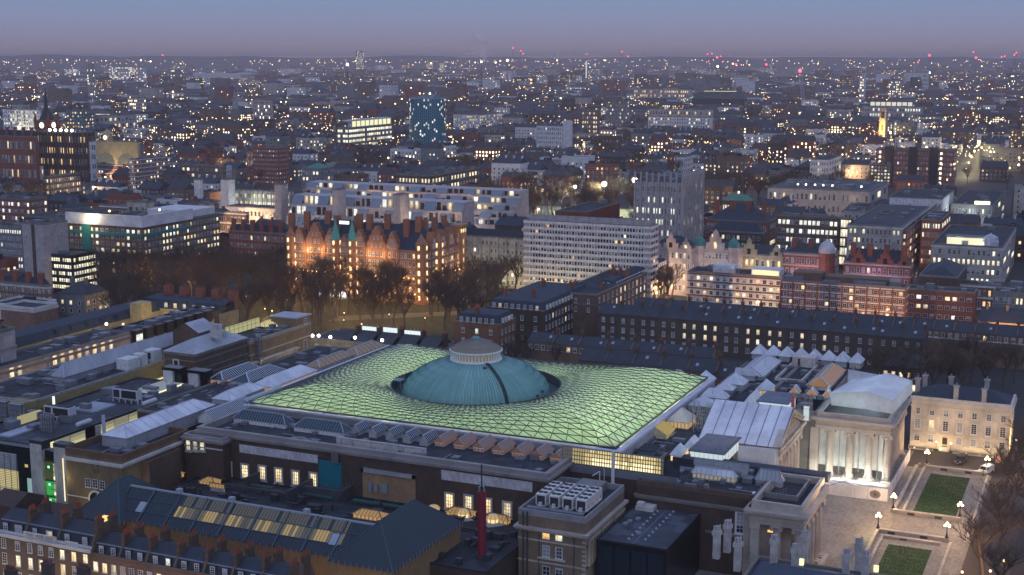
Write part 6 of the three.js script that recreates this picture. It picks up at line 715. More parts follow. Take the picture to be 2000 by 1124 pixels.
{
const Z=-145,g=block('stone_range','long low stone range with a row of glowing windows at the left',rect(-48,-158,35,Z),0,15.6,{wall:M('stone',0.36,0.30,0.26),par:0.9,cop:STONED,cornice:0.3,corMat:STONED,corY:14.6}),S=side(0,Z);
for (const px of [22,38,91,106,121,138,154,169,184,200,216]){const py={22:728,38:724,91:708,106:704,121:699,138:694,154:690,169:686,184:682,200:678,216:673}[px],q=OZ(px,py,Z);oneWindow(g,S,q.x - 0.75,q.y - 1.4,q.x +0.75,q.y +1.4,{on:px !==91,cols:3,rows:4,w:0.12,litM:litMat(1.7),pal:[1,2]});}
const g2=block('bay_range','dark modern range of projecting glass bays between pale piers, lit inside',rect(35.2,-156,84,Z - 0.5),0,15.4,{wall:M('brick',0.12,0.09,0.07),par:0.5,cop:FELT}),S2=side(0,Z - 0.5);
for (let k=0;k<8;k++){const x=36.5 +k*5.4,m=new MB(g2.org),l=new MB(g2.org),pr=new MB(g2.org);S2.slab(m,x,12.6,x +3.6,16.2,0,1.6);S2.slab(m,x - 0.2,16.2,x +3.8,16.6,-0.5,1.8);m.build('bay',plain(0.025,0.022,0.02,{roughness:0.3}),g2);S2.quad(l,x +0.2,8.8,x +3.4,12.2,0.06,tileUV(pick([0,1,2,3,5]),k));if (k===0)S2.quad(l,x +0.2,13,x +3.4,15.2,1.63,tileUV(5,2));l.build('lit_window',litMat(1.5),g2);S2.slab(pr,x +4.1,0,x +4.9,13,0,1.2);pr.build('pier',M('stone',0.42,0.36,0.3),g2);}
const t=block('stone_tower','pale stone tower block with lit attic at the left edge',rect(-30,-170,-8,-152),0,24.5,{wall:M('stone',0.40,0.36,0.34),par:1.0,cop:STONED,cornice:0.3,corMat:M('stone',0.34,0.32,0.3),corY:19.5,band:[23.4,18.4]}),TS=side(0,-152),TF=front(-30,0);
for (const v of [7,11.4,15.2])oneWindow(t,TS,-16.5,v,-14.3,v +2.9,{on:v<15,cols:3,rows:4,w:0.15,pal:[3,4]});const at=new MB(t.org);at.box(-28,24.5,-168,-10,27.4,-155);at.build('attic_wall',STONED,t);new MB(t.org).box(-28.5,27.4,-168.5,-9.5,27.8,-154.5,true).build('attic_roof',FELT,t);const al=new MB(t.org);side(0,-155).slab(al,-27,25.6,-22,26.6,0,0.1);side(0,-155).slab(al,-16,25.6,-11,26.6,0,0.1);front(-28,0).slab(al,-167,25.6,-156,26.6,0,0.1);al.build('lit_window',glow(1,0.93,0.55,0.9),t);
// ochre court: a U of lit rendered walls with mansard roofs
const och=M('streak',0.44,0.33,0.15),q=thing('ochre_court','ochre rendered courtyard block lit yellow with dark mansard roofs and lit dormers','building',null,[70,0,-168]),O=q.org;
const A=rect(20,-190,95,-181),B=rect(95,-190,106,-153);new MB(O).box(A.x0,0,A.z0,A.x1,10.6,A.z1).box(B.x0,0,B.z0,B.x1,11.4,B.z1).build('wall',och,q);
{const m=new MB(O);m.quad([A.x0,10.62,A.z1 +0.1],[A.x1,10.62,A.z1 +0.1],[A.x1,13.6,A.z1 - 1.6],[A.x0,13.6,A.z1 - 1.6]).quad([A.x0,13.6,A.z1 - 1.6],[A.x1,13.6,A.z1 - 1.6],[A.x1,14.2,A.z0],[A.x0,14.2,A.z0]).quad([B.x0 - 0.1,11.42,B.z0],[B.x0 - 0.1,11.42,B.z1],[B.x0 +1.6,14.6,B.z1],[B.x0 +1.6,14.6,B.z0]).quad([B.x0 +1.6,14.6,B.z0],[B.x0 +1.6,14.6,B.z1],[B.x1,15,B.z1],[B.x1,15,B.z0]).quad([A.x0,0,A.z0],[A.x0,0,A.z1],[A.x0,13.6,A.z1 - 1.6],[A.x0,13.8,A.z0]).tri([B.x0,11.4,B.z1],[B.x1,11.4,B.z1],[B.x1 - 3,15,B.z1]);m.build('mansard_roof',SLATEB,q);}
const S3=side(0,A.z1),F3=front(B.x0,0);for (let k=0;k<9;k++)oneWindow(q,S3,36 +k*6.2,7.2,37.3 +k*6.2,9.4,{on:k>2&&k !==5,pal:[3,4],w:0.1,litM:litMat(1.5)});for (let k=0;k<6;k++){oneWindow(q,F3,-179 +k*4.3,7.4,-177.7 +k*4.3,9.8,{on:k===1||k===2,pal:[3,5],w:0.1});const m=new MB(O),z=-179 +k*4.3;m.box(B.x0 +0.3,11.8,z - 0.2,B.x0 +3,14.0,z +1.5);m.build('dormer',SLATEB,q);oneWindow(q,front(B.x0 +0.3,0),z,12.1,z +1.3,13.6,{on:k !==3,pal:[1,3],w:0.1});}
for (let k=0;k<7;k++){const m=new MB(O),x=40 +k*7.6;m.box(x,11.4,A.z1 - 1.4,x +1.3,13.2,A.z1 - 0.2);m.build('dormer',SLATEB,q);}
const gb=new MB(O);gb.box(78,0,-181,84,16.2,-176);gb.build('gable_wall',och,q);for (let k=0;k<5;k++){const c=new MB(O),z=-184 +k*7.5;c.box(103,12,z - 1.6,105.4,18.5,z +1.6);for (let j=0;j<5;j++)c.cyl(104.2,18.5,z - 1.2 +j*0.6,0.2,19.5,0.16,6);c.build('chimney',BRICKR,q);}
lamp(70,7,-165,[1,0.80,0.42],150);lamp(88,9,-172,[1,0.80,0.42],110);lamp(48,8,-174,[1,0.8,0.42],70);{const p=P(208,652,10),t2=thing('court_wall_lamp','bright round wall lamp where the stone range meets the glass bays','lamp',null,[p[0],12.6,p[1]]),b=new MB(t2.org);b.ball(p[0],13.4,p[1],0.5,10);b.build('globe',glow(1,0.9,0.6,6),t2);const st=new MB(t2.org);st.cyl(p[0],12.6,p[1],0.1,13,0.1,6);st.build('stem',DKMET,t2);lamp(p[0],13.4,p[1] +0.9,[1,0.85,0.55],16);}
for (let k=0;k<8;k++)lamp(-30 +k*14,4,Z +9,[1,0.66,0.36],80);
for (let k=0;k<8;k++){const x=-30 +k*14,t3=thing('unseen_lane_lamp',ORD[k] +' unseen street lamp from the left in the lane before the stone range','lamp',null,[x,0,Z +9]),m=new MB(t3.org);m.cyl(x,0,Z +9,0.08,3.8,0.06,6);m.build('post',DKMET,t3);const b=new MB(t3.org);b.ball(x,4,Z +9,0.22,8);b.build('globe',glow(1,0.7,0.35,4),t3);}  // lamps out of view, placed to light the stone front
const s4=block('upper_left_terrace','dark flat roofed terrace with warm lit brick flank at the upper left of the court',ra([0,600],[112,596],17),0,17,{wall:M('brick',0.2,0.12,0.08),par:0.8,cop:STONEW,cornice:0.3,corMat:STONEW});
}

// ---------- brick terraces: every house its own thing ----------
const POT=plain(0.30,0.075,0.04),SASH={cols:2,rows:4,w:0.1,d:0.1};
function chimney(parent,O,x,z,y0,y1,wx,wz,pots,mat){const c=new MB(O);c.box(x - wx / 2,y0,z - wz / 2,x +wx / 2,y1,z +wz / 2);c.box(x - wx / 2 - 0.08,y1 - 0.35,z - wz / 2 - 0.08,x +wx / 2 +0.08,y1 - 0.15,z +wz / 2 +0.08);c.build('chimney',mat,parent);const p=new MB(O);for (let k=0;k<pots;k++){const t=(k +0.5)/ pots - 0.5,px=wx>wz?x +t*wx*0.9:x,pz=wx>wz?z:z +t*wz*0.9;p.lathe(px,y1,pz,[[0.17,0],[0.13,0.75 +0.15*(k % 2)],[0.16,0.8 +0.15*(k % 2)]],7);}p.build('chimney_pot',POT,parent,'stuff');}
function house(o){
const{label,group,X,z0,z1,yc,depth=9,wall=BRICKB,roof=SLATE,rows=[],dormers=null,mans=2.1,parapet=0.7,cornice=null,rise=1.5,stack=2,pots=5,style='mansard',fancy}=o;
const O=[X +depth / 2,0,(z0 +z1)/ 2],g=thing('terrace_house',label,'house',group,O),F=front(X,0),W=z1 - z0;
new MB(O).box(X,0,z0,X +depth,yc,z1).build('wall',wall,g);
const party=new MB(O),rf=new MB(O);let top=yc;
if (style==='mansard'){
const a=X +0.7,b=X +1.5,m=X +depth / 2,y1=yc +mans,y2=y1 +rise;top=y2;
rf.quad([a,yc,z0],[a,yc,z1],[b,y1,z1],[b,y1,z0]).quad([b,y1,z0],[b,y1,z1],[m,y2,z1],[m,y2,z0]).quad([m,y2,z0],[m,y2,z1],[X +depth - 1,y1,z1],[X +depth - 1,y1,z0]).quad([X +depth - 1,y1,z0],[X +depth - 1,y1,z1],[X +depth,yc,z1],[X +depth,yc,z0]);rf.build('roof',roof,g);
const fl=new MB(O);fl.bar([b,y1 +0.05,z0],[b,y1 +0.05,z1],0.2);fl.build('flashing',plain(0.2,0.23,0.28),g);
const prof=[[X +0.1,yc - 0.2],[X +0.5,yc +0.9],[b - 0.25,y1 +0.25],[m,y2 +0.5],[X +depth - 0.9,y1 +0.4],[X +depth,yc]];for (let k=0;k<prof.length - 1;k++){const [ax,ay]=prof[k],[bx,by]=prof[k +1];for (const z of [z1 - 0.22]){party.quad([ax,ay,z],[ax,ay,z +0.4],[bx,by,z +0.4],[bx,by,z]).quad([ax,yc - 0.3,z +0.4],[bx,yc - 0.3,z +0.4],[bx,by,z +0.4],[ax,ay,z +0.4]).quad([bx,yc - 0.3,z],[ax,yc - 0.3,z],[ax,ay,z],[bx,by,z]);}}party.build('party_wall',wall,g);
for (const d of dormers||[]){const [s,w,on,pal]=d,zc=z0 +W*s,bx=new MB(O);bx.box(X +0.75,yc +0.35,zc - w / 2 - 0.12,X +2.2,yc +1.85,zc +w / 2 +0.12);bx.build('dormer',roof,g);oneWindow(g,front(X +0.75,0),zc - w / 2,yc +0.45,zc +w / 2,yc +1.7,{on,pal:pal||[2,3],cols:w>1.1?4:2,rows:3,w:0.1,d:0.1,sill:false});}
const pp=new MB(O);F.slab(pp,z0,yc - 0.05,z1,yc +parapet*0.6,-0.4,0.0);pp.build('parapet',cornice?STONEW:wall,g);
}else{
const m=X +depth / 2,y2=yc +rise;top=y2;rf.quad([X - 0.25,yc - 0.1,z0],[X - 0.25,yc - 0.1,z1],[m,y2,z1],[m,y2,z0]).quad([m,y2,z0],[m,y2,z1],[X +depth +0.2,yc - 0.1,z1],[X +depth +0.2,yc - 0.1,z0]);rf.build('roof',roof,g);party.quad([X,yc - 0.3,z1 - 0.2],[X,yc +0.35,z1 - 0.2],[m,y2 +0.4,z1 - 0.2],[m,yc,z1 - 0.2]);for (const [ax,ay,bx,by] of [[X,yc +0.3,m,y2 +0.4],[m,y2 +0.4,X +depth,yc +0.3]])party.quad([ax,ay,z1 - 0.2],[ax,ay,z1 +0.15],[bx,by,z1 +0.15],[bx,by,z1 - 0.2]).quad([ax,yc - 0.4,z1 +0.15],[bx,yc - 0.4,z1 +0.15],[bx,by,z1 +0.15],[ax,ay,z1 +0.15]).quad([bx,yc - 0.4,z1 - 0.2],[ax,yc - 0.4,z1 - 0.2],[ax,ay,z1 - 0.2],[bx,by,z1 - 0.2]);party.build('party_wall',wall,g);
if (rnd()<0.6){const sk=new MB(O),zc=rr(z0 +1,z1 - 1.6),t=rr(0.3,0.6),xx=X +depth / 2*t,yy=yc +rise*t;sk.quad([xx,yy +0.06,zc],[xx,yy +0.06,zc +0.9],[xx +1.1,yy +0.06 +1.1*rise / (depth / 2),zc +0.9],[xx +1.1,yy +0.06 +1.1*rise / (depth / 2),zc]);sk.build('roof_window',plain(0.32,0.36,0.42,{roughness:0.2}),g);}
}
if (cornice){const c=new MB(O);F.slab(c,z0,yc - 0.55,z1,yc - 0.1,0,cornice);F.slab(c,z0,yc - 0.8,z1,yc - 0.55,0,cornice*0.5);c.build('cornice',STONEW,g);}
if (fancy)fancy(g,F,O);
for (const r of rows){const{v,h,w=1.0,n,lit=[],pal,s=null,head}=r;for (let k=0;k<n;k++){const sc=z0 +W*(s?s[k]:(k +0.5)/ n);oneWindow(g,F,sc - w / 2,v,sc +w / 2,v +h,{...SASH,rows:h>1.5?4:2,on:lit.includes(k),pal:pal||[1,2,3],litM:litMat(1.5)});if (head){const m=new MB(O);F.slab(m,sc - w / 2 - 0.18,v +h +0.1,sc +w / 2 +0.18,v +h +0.38,0,0.04);m.build('brick_head',BRICKR,g);}}if (r.band){const m=new MB(O);F.slab(m,z0,v - 0.55,z1,v - 0.25,0,0.14);m.build('string_course',STONEW,g);}}
for (let k=0;k<stack;k++)chimney(g,O,X +depth*(stack===1?0.5:k?0.72:0.3),z1 - 0.1,yc,top +rr(1.1,1.6),2.0,0.75,pots,o.stackMat||BRICKB);
return g;
}
{
const X=-118,YC=OX(88,1057,X).y,Z=(px,h=YC)=>zAt(px,X,h),G='houses of the foreground terrace',wl=M('brick',0.12,0.09,0.062),tops=(py,px)=>OX(px,py,X).y;
const W1=(lit2,lit1,n=3)=>[{v:YC - 3.0,h:1.75,n,lit:lit2},{v:YC - 6.3,h:2.1,n,lit:lit1},{v:YC - 10,h:2.3,n,lit:[0,2]}];
const bal=(g,F,O,a,b)=>{const m=new MB(O);F.slab(m,a,YC +0.95,b,YC +1.12,-0.2,0.12);F.slab(m,a,YC - 0.05,b,YC +0.15,-0.2,0.12);for (let k=0;k<4;k++)F.slab(m,a +(b - a - 0.5)*k / 3,YC,a +(b - a - 0.5)*k / 3 +0.5,YC +1.1,-0.2,0.14);for (let s=a;s<b;s +=0.28)F.slab(m,s,YC +0.15,s +0.12,YC +0.95,-0.12,0.04);m.build('balustrade',STONEW,g);};
house({label:'leftmost house of the foreground terrace with double dormer and blank upper windows',group:G,X,z0:Z(-8),z1:Z(46),yc:YC,wall:wl,cornice:0.5,rows:W1([],[1],2),dormers:[[0.25,0.9,false],[0.72,1.6,false]]});
house({label:'foreground house with white balustrade before its dormers',group:G,X,z0:Z(46),z1:Z(109),yc:YC,wall:wl,cornice:0.5,rows:W1([],[0,1,2]),dormers:[[0.27,0.8,false],[0.72,1.4,true]],fancy:(g,F,O)=>bal(g,F,O,Z(46),Z(109))});
house({label:'foreground house with three brightly lit upper windows under a white cornice',group:G,X,z0:Z(109),z1:Z(177),yc:YC,wall:wl,cornice:0.6,rows:W1([0,1,2],[0],3),dormers:[[0.25,0.9,false],[0.76,0.95,false]],fancy:(g,F,O)=>{const m=new MB(O);F.slab(m,Z(128),YC - 0.05,Z(152),YC +0.8,-0.1,0.06);m.build('white_panel',STONEW,g);const l=new MB(O);l.box(X +4.6,YC +3.8,Z(172)- 1.2,X +6.2,YC +4.6,Z(172));l.build('lit_window',glow(1,0.6,0.2,1.2),g);}});
const Y2=YC - 1.1,R2=(lit,n=3)=>[{v:Y2 - 3.0,h:1.75,n,lit,head:true},{v:Y2 - 6.6,h:2.1,n,lit:[1],head:true}];
const px=[177,230,282,338,394,449,505,560],lits=[[0,1,2],[],[1],[0],[2],[],[1]],dl=[[false,false],[false,false],[false,true],[false,false],[false,false],[false,false],[false,false]],nm=['with three lit windows below two dark dormers','with two plain dormers and dark windows, next to the three lit windows','with a bright white right dormer','with two white framed dormers, next after the bright white dormer','second after the bright white dormer, with a tall red pot stack','third after the bright white dormer, its front cut off below','last before the bushes at the foot of the long gallery'];
for (let k=0;k<7;k++)house({label:'lower foreground house ' +nm[k],group:G,X,z0:Z(px[k],Y2),z1:Z(px[k +1],Y2),yc:Y2,mans:1.9,rise:1.3,wall:M('brick',0.135 +0.02*(k % 2),0.095,0.07),roof:k % 2?SLATEB:SLATE,rows:R2(lits[k]),dormers:[[0.3,0.85,dl[k][0]],[0.74,0.85,dl[k][1],[5]]],stackMat:BRICKB});
// near roofs poking in at the very bottom
const nb=[[[8,1105],6,'chimney stack with a row of dark pots at the bottom left corner'],[[80,1092],5,'chimney stack with red pots, second from the bottom left corner'],[[150,1100],6,'chimney stack with red pots, third from the bottom left corner']];
nb.forEach(([p,n,lab])=>{const y=15,q=P(p[0] +12,p[1] +8,y),t=thing('chimney_stack',lab,'chimney',null,[q[0],6,q[1]]);const c=new MB(t.org);c.box(q[0] - 0.5,6,q[1] - 1.15,q[0] +0.5,y,q[1] +1.15);c.box(q[0] - 0.6,y - 0.3,q[1] - 1.25,q[0] +0.6,y - 0.1,q[1] +1.25);c.build('stack',M('brick',0.07,0.055,0.05),t);for (let k=0;k<n;k++){const m=new MB(t.org);m.lathe(q[0],y,q[1] - 0.95 +1.9*k / (n - 1),[[0.15,0],[0.11,0.7],[0.14,0.75]],7);m.build('chimney_pot',plain(0.17,0.05,0.035),t);}});
const q=ra([40,1118],[190,1124],13),rb=thing('near_roof','dark hipped slate roof just entering the bottom left of the picture','roof',null,[q.x0,0,q.z0]);new MB(rb.org).hip(-146,q.z0,-131,q.z1,11,13.4).build('roof',SLATE,rb);new MB(rb.org).box(-146,0,q.z0,-131,11,q.z1).build('wall',BRICKD,rb);
// street lamps out of view, placed to light the fronts
for (let k=0;k<5;k++){const z=Z(20)+k*13,t=thing('street_lamp',ORD[k] +' unseen street lamp from the left before the foreground terrace','street lamp',null,[X - 7,0,z]),m=new MB(t.org);m.cyl(X - 7,0,z,0.1,5,0.07,6);m.build('post',DKMET,t);const b=new MB(t.org);b.ball(X - 7,5.1,z,0.22,8);b.build('globe',glow(1,0.7,0.4,4),t);lamp(X - 7,5.1,z,[1,0.68,0.38],55);}
const rubble=new MB();for (const [a,b,c,d] of [[0,25,998,970],[30,60,985,965],[60,110,1000,968],[140,178,1012,996]]){const p=P(a,c,12),p2=P(b,c +6,12);rubble.box(p[0],0,p[1],p[0] +7,12,p2[1]);}const lw=thing('back_buildings','unlit low back buildings between the terrace and the green pavilion','building',null,[-98,0,-66]);const bb=new MB(lw.org);for (const [z0,z1,x0,h] of [[-86,-78,-103,11],[-77,-69,-101,10],[-68,-61,-103,11.5],[-60,-50,-100,9]]){bb.box(x0,0,z0,x0 +9,h,z1);bb.quad([x0,h,z0],[x0,h,z1],[x0 +4.5,h +2,z1],[x0 +4.5,h +2,z0]).quad([x0 +4.5,h +2,z0],[x0 +4.5,h +2,z1],[x0 +9,h,z1],[x0 +9,h,z0]).tri([x0,h,z1],[x0 +9,h,z1],[x0 +4.5,h +2,z1]);}bb.build('wall',BRICKD,lw,'stuff');
}
// rows behind the museum; X and eave heights surveyed from the photograph
function terraceRow(X,h,p0,p1,n,rowName,o){
const za=zAt(p0,X,h),zb=zAt(p1,X,h),w=(zb - za)/ n;
for (let k=0;k<n;k++){const lit=o.lit?o.lit(k):{};house({label:(k===0?'leftmost':k===n - 1?'rightmost':ORD[k]?ORD[k] +' from the left':ORD[n - 1 - k] +' from the right')+' house of ' +rowName,group:'houses of ' +rowName,X,z0:za +k*w,z1:za +(k +1)*w,yc:h,style:'pitched',...o.base,rows:o.rows(k),stack:o.stack??1,pots:4,wall:M('brick',o.col[0]*(0.9 +0.2*hash(k,3)),o.col[1]*(0.9 +0.2*hash(k,3)),o.col[2])});}
}
terraceRow(172,11.6,1236,2030,21,'the far dark terrace with the white band',{col:[0.17,0.105,0.07],base:{depth:11,rise:2.6},rows:(k)=>[{v:9.2,h:1.5,w:0.95,n:3,lit:rnd()<0.08?[1]:[],band:true}],stack:1});
terraceRow(152,12,1168,1806,15,'the dark terrace seen from the back',{col:[0.085,0.066,0.05],base:{depth:10,rise:2.8},rows:(k)=>{const L={4:[0,1,2],5:[0,1],7:[0,1],8:[0,1],9:[1],10:[1]}[k]||(rnd()<0.1?[0]:[]);return [{v:8.8,h:1.6,w:0.95,n:2,lit:L,s:[0.28,0.74]},{v:5.2,h:1.7,w:1.0,n:2,lit:L.slice(0,2),s:[0.28,0.74]},{v:1.8,h:1.6,w:1.1,n:2,lit:[],s:[0.28,0.74]}];},stack:1});
terraceRow(108,9,1030,1392,7,'the low pale-windowed terrace behind the green roof',{col:[0.18,0.12,0.075],base:{depth:9,rise:2.4},rows:(k)=>[{v:6.4,h:1.5,w:1.25,n:4,lit:k===1?[2]:[]}],stack:1});
terraceRow(84,10,1130,1398,5,'the dark brick row touching the green roof',{col:[0.13,0.085,0.055],base:{depth:10,rise:3},rows:(k)=>[{v:6.8,h:1.7,w:1.1,n:2,lit:k===2?[1]:k===0?[1]:[]},{v:3,h:1.8,w:1.1,n:2,lit:[]}],stack:1});
terraceRow(84,9,1398,1475,1,'the brown row at the right corner of the green roof',{col:[0.17,0.11,0.07],base:{depth:10,rise:2.4},rows:()=>[{v:5.6,h:1.4,w:1.0,n:2,lit:[],band:true}],stack:0});
terraceRow(118,9.5,1708,1800,2,'the short lit row behind the white tent',{col:[0.11,0.075,0.055],base:{depth:10,rise:3},rows:(k)=>[{v:6.2,h:1.5,w:1.1,n:3,lit:k?[0,1]:[1,2],band:true},{v:2,h:1.9,w:1.5,n:2,lit:[1]}],stack:1});
// corner houses between the trees and the museum
function corner(lab,l,mpx,h,d,o){const p=P(l[0],l[1],h),z1=zAt(mpx,p[0],h),r=rect(p[0],p[1],p[0] +d,z1),g=block(o.name||'corner_house',lab,r,0,h,{wall:BRICKD,par:0.4,cop:STONED,...o});const F=front(r.x0,0),S=side(r.x0,r.z1),out={lit:new MB(g.org),dark:new MB(g.org),frame:new MB(g.org)};if (o.win)windows(F,r.z0 +0.6,r.z1 - 0.6,o.win,out);if (o.swin)windows(S,0.8,d - 0.8,o.swin,out);sinkWindows(g,out,o.litM||LIT);if (o.mans){const m=new MB(g.org),i=1.4;m.quad([r.x0,h,r.z0],[r.x0,h,r.z1],[r.x0 +i,h +o.mans,r.z1 - i],[r.x0 +i,h +o.mans,r.z0 +i]).quad([r.x0,h,r.z1],[r.x1,h,r.z1],[r.x1 - i,h +o.mans,r.z1 - i],[r.x0 +i,h +o.mans,r.z1 - i]).quad([r.x0 +i,h +o.mans,r.z0 +i],[r.x0 +i,h +o.mans,r.z1 - i],[r.x1 - i,h +o.mans,r.z1 - i],[r.x1 - i,h +o.mans,r.z0 +i]).quad([r.x1,h,r.z1],[r.x1,h,r.z0],[r.x1 - i,h +o.mans,r.z0 +i],[r.x1 - i,h +o.mans,r.z1 - i]).quad([r.x1,h,r.z0],[r.x0,h,r.z0],[r.x0 +i,h +o.mans,r.z0 +i],[r.x1 - i,h +o.mans,r.z0 +i]);m.build('mansard_roof',SLATEB,g);const out2=sink(g.org);windows(front(r.x0 +0.35,0),r.z0 +1.4,r.z1 - 1.4,{rows:1,n:Math.max(2,Math.round((r.z1 - r.z0)/ 3)),v0:h +0.4,w:1,h:1.4,lit:o.mlit??0.1,d:0.5},out2);windows(side(r.x0,r.z1 - 0.35),2,d - 2,{rows:1,n:Math.max(2,Math.round(d / 3.2)),v0:h +0.4,w:1,h:1.4,lit:o.mlit??0.1,d:0.5},out2);sinkWindows(g,out2);}for (let k=0;k<(o.stacks||0);k++)chimney(g,g.org,r.x0 +d*(0.25 +0.5*(k % 2)),r.z0 +(r.z1 - r.z0)*(k +0.4)/ o.stacks,h,h +(o.mans||0)+2.2,2.6,1,6,BRICKR);return g;}
corner('brown brick corner house with mansard roof left of the lantern of the dome',[888,628],975,14,14,{wall:M('brick',0.18,0.09,0.05),mans:3,stacks:1,win:{rows:3,n:3,v0:3.2,step:3.6,lit:0.1},swin:{rows:3,n:4,v0:3.2,step:3.6,lit:0.05}});
corner('dark row of mansard houses with red chimneys behind the lantern of the dome',[952,600],1062,14,46,{mans:3,stacks:4,swin:{rows:3,n:14,v0:3.2,step:3.6,lit:0.12},win:{rows:3,n:4,v0:3,step:3.6,lit:0.05},mlit:0.3});
corner('dark flat roofed house with strip of bright white windows right of the dome lantern',[1010,588],1062,13,40,{win:{rows:3,n:3,v0:3,step:3.4,lit:0.0},swin:{rows:3,n:12,v0:2.6,step:3.4,lit:[0.2,0.3,0.8],pal:COOL},stacks:2});
corner('tall dark brick end house beside the passage glowing orange',[1085,572],1165,16,60,{wall:M('brick',0.12,0.082,0.055),band:[12.2],corMat:STONED,stacks:3,win:{rows:2,n:3,v0:9.5,step:3.3,lit:0.12,w:1},swin:{rows:4,n:12,v0:2.4,step:3.5,lit:0.35,w:1.2,h:2},litM:litMat(1.6)});
corner('dark slate roofed house row running back right of the tall brick end house',[1166,560],1200,14.5,70,{mans:2.6,stacks:5,swin:{rows:3,n:16,v0:2.4,step:3.5,lit:0.14},mlit:0.15});
{const p=P(1148,632,4),t=thing('passage_glow','amber lit passage gap beside the tall brick end house','lamp',null,[p[0],0,p[1]]),m=new MB(t.org);m.box(p[0],0.6,p[1] - 4.0,p[0] +0.3,4.2,p[1] +4.0);m.build('glowing_wall',glow(1,0.52,0.26,0.8),t);lamp(p[0] - 3,3,p[1],[1,0.6,0.3],24);}  // glowing wall panel stands for the amber light in the passage
// scaffolded white-lit row left of the dome
{const X=82,h=12.5,za=zAt(606,X,h),zb=zAt(848,X,h),g=block('scaffolded_row','low brick row under floodlit white scaffold sheeting left of the dome',rect(X,za,X +15,zb),0,8.6,{wall:M('brick',0.22,0.17,0.11),roof:SLATE,par:0.4}),O=g.org,F=front(X,0),out=sink(O);windows(F,za,zb,{rows:2,n:10,v0:1.6,step:3.6,w:1.4,h:1.7,lit:0.15,pal:COOL},out);sinkWindows(g,out);
for (let k=0;k<5;k++){const z=za +8 +k*8.4,m=new MB(O);m.quad([X +0.2,8.7,z],[X +0.2,8.7,z +7],[X +7,11.8,z +7],[X +7,11.8,z]).quad([X +7,11.8,z],[X +7,11.8,z +7],[X +14,8.7,z +7],[X +14,8.7,z]);m.build('roof',SLATE,g);chimney(g,O,X +7,z +7.4,8.6,13.4,2.6,0.8,5,BRICKD);}
const sh=[[700,638,735,0.9],[738,640,776,0.9],[782,646,824,0.9]];for (const [a,y,b,s] of sh){const xx=X +20,z0=OX(a,y,xx),z1=OX(b,y +4,xx),m=new MB(O);front(xx,0).quad(m,z0.z,z0.y - 2.6,z1.z,z0.y +0.3,0);m.build('glowing_sheet',glow(0.85,0.95,1,s),g);const p=new MB(O);for (let k=0;k<=6;k++){const z=z0.z +(z1.z - z0.z)*k / 6;p.bar([xx - 0.4,6,z],[xx - 0.4,z0.y +1.4,z],0.1,0.1,3);}p.build('pole',STEEL,g,'stuff');}  // sheets glow by themselves in place of floodlighting
const p=new MB(O);for (let k=0;k<30;k++){const z=za +12 +k*1.1;p.bar([X - 1.4,0,z],[X - 1.4,rr(6,10),z],0.09,0.09,3);}for (const y of [3,5,7,9])p.bar([X - 1.4,y,za +12],[X - 1.4,y,zb - 3],0.09,0.09,3);p.build('pole',STEEL,g,'stuff');
[[610,656,'first'],[622,656,'second'],[645,659,'third'],[693,660,'fourth'],[746,665,'fifth']].forEach(([px,py,n])=>{const q=OX(px,py,X - 2),t=thing('floodlight',n +' from the left of five dazzling white floodlights on the scaffolded row','floodlight',null,[X - 2,0,q.z]),b=new MB(t.org);b.ball(X - 2,q.y,q.z,0.55,10);b.build('lamp',glow(1,0.97,0.85,7),t);const s=new MB(t.org);s.cyl(X - 1.9,0,q.z,0.08,q.y - 0.4,0.08,6);s.build('pole',DKMET,t);lamp(X - 2.6,q.y,q.z,[1,0.95,0.8],40);});
lamp(X +14,12.6,(za +zb)/ 2 +8,[0.9,0.97,1],30);}

// ---------- the town behind: surveyed buildings ----------
const foot=[],shield=[],LMK=[];
const WALLS={r:M('brick',0.21,0.075,0.05),b:M('brick',0.15,0.095,0.065),d:M('brick',0.075,0.055,0.043),s:M('stone',0.38,0.35,0.31),w:M('streak',0.60,0.60,0.60),c:M('streak',0.38,0.35,0.34),k:plain(0.03,0.032,0.036,{roughness:0.3}),g:M('streak',0.18,0.185,0.19),p:M('stone',0.46,0.37,0.33),y:M('streak',0.42,0.35,0.22),t:plain(0.06,0.14,0.15,{roughness:0.3})};
function clutter(g,r,y,n,s=1){const m=new MB(g.org);for (let k=0;k<n;k++){const w=rr(1.2,4)*s,d=rr(1.2,5)*s,x=rr(r.x0 +1,Math.max(r.x0 +1.2,r.x1 - w - 1)),z=rr(r.z0 +1,Math.max(r.z0 +1.2,r.z1 - d - 1));m.box(x,y,z,Math.min(x +w,r.x1),y +rr(0.6,2.2)*s,Math.min(z +d,r.z1));if (k % 3===0)m.bar([x,y,z],[x,y +rr(2,4),z],0.12,0.12,3);}m.build('rooftop_plant',M('metal',0.16,0.17,0.19),g,'stuff');}
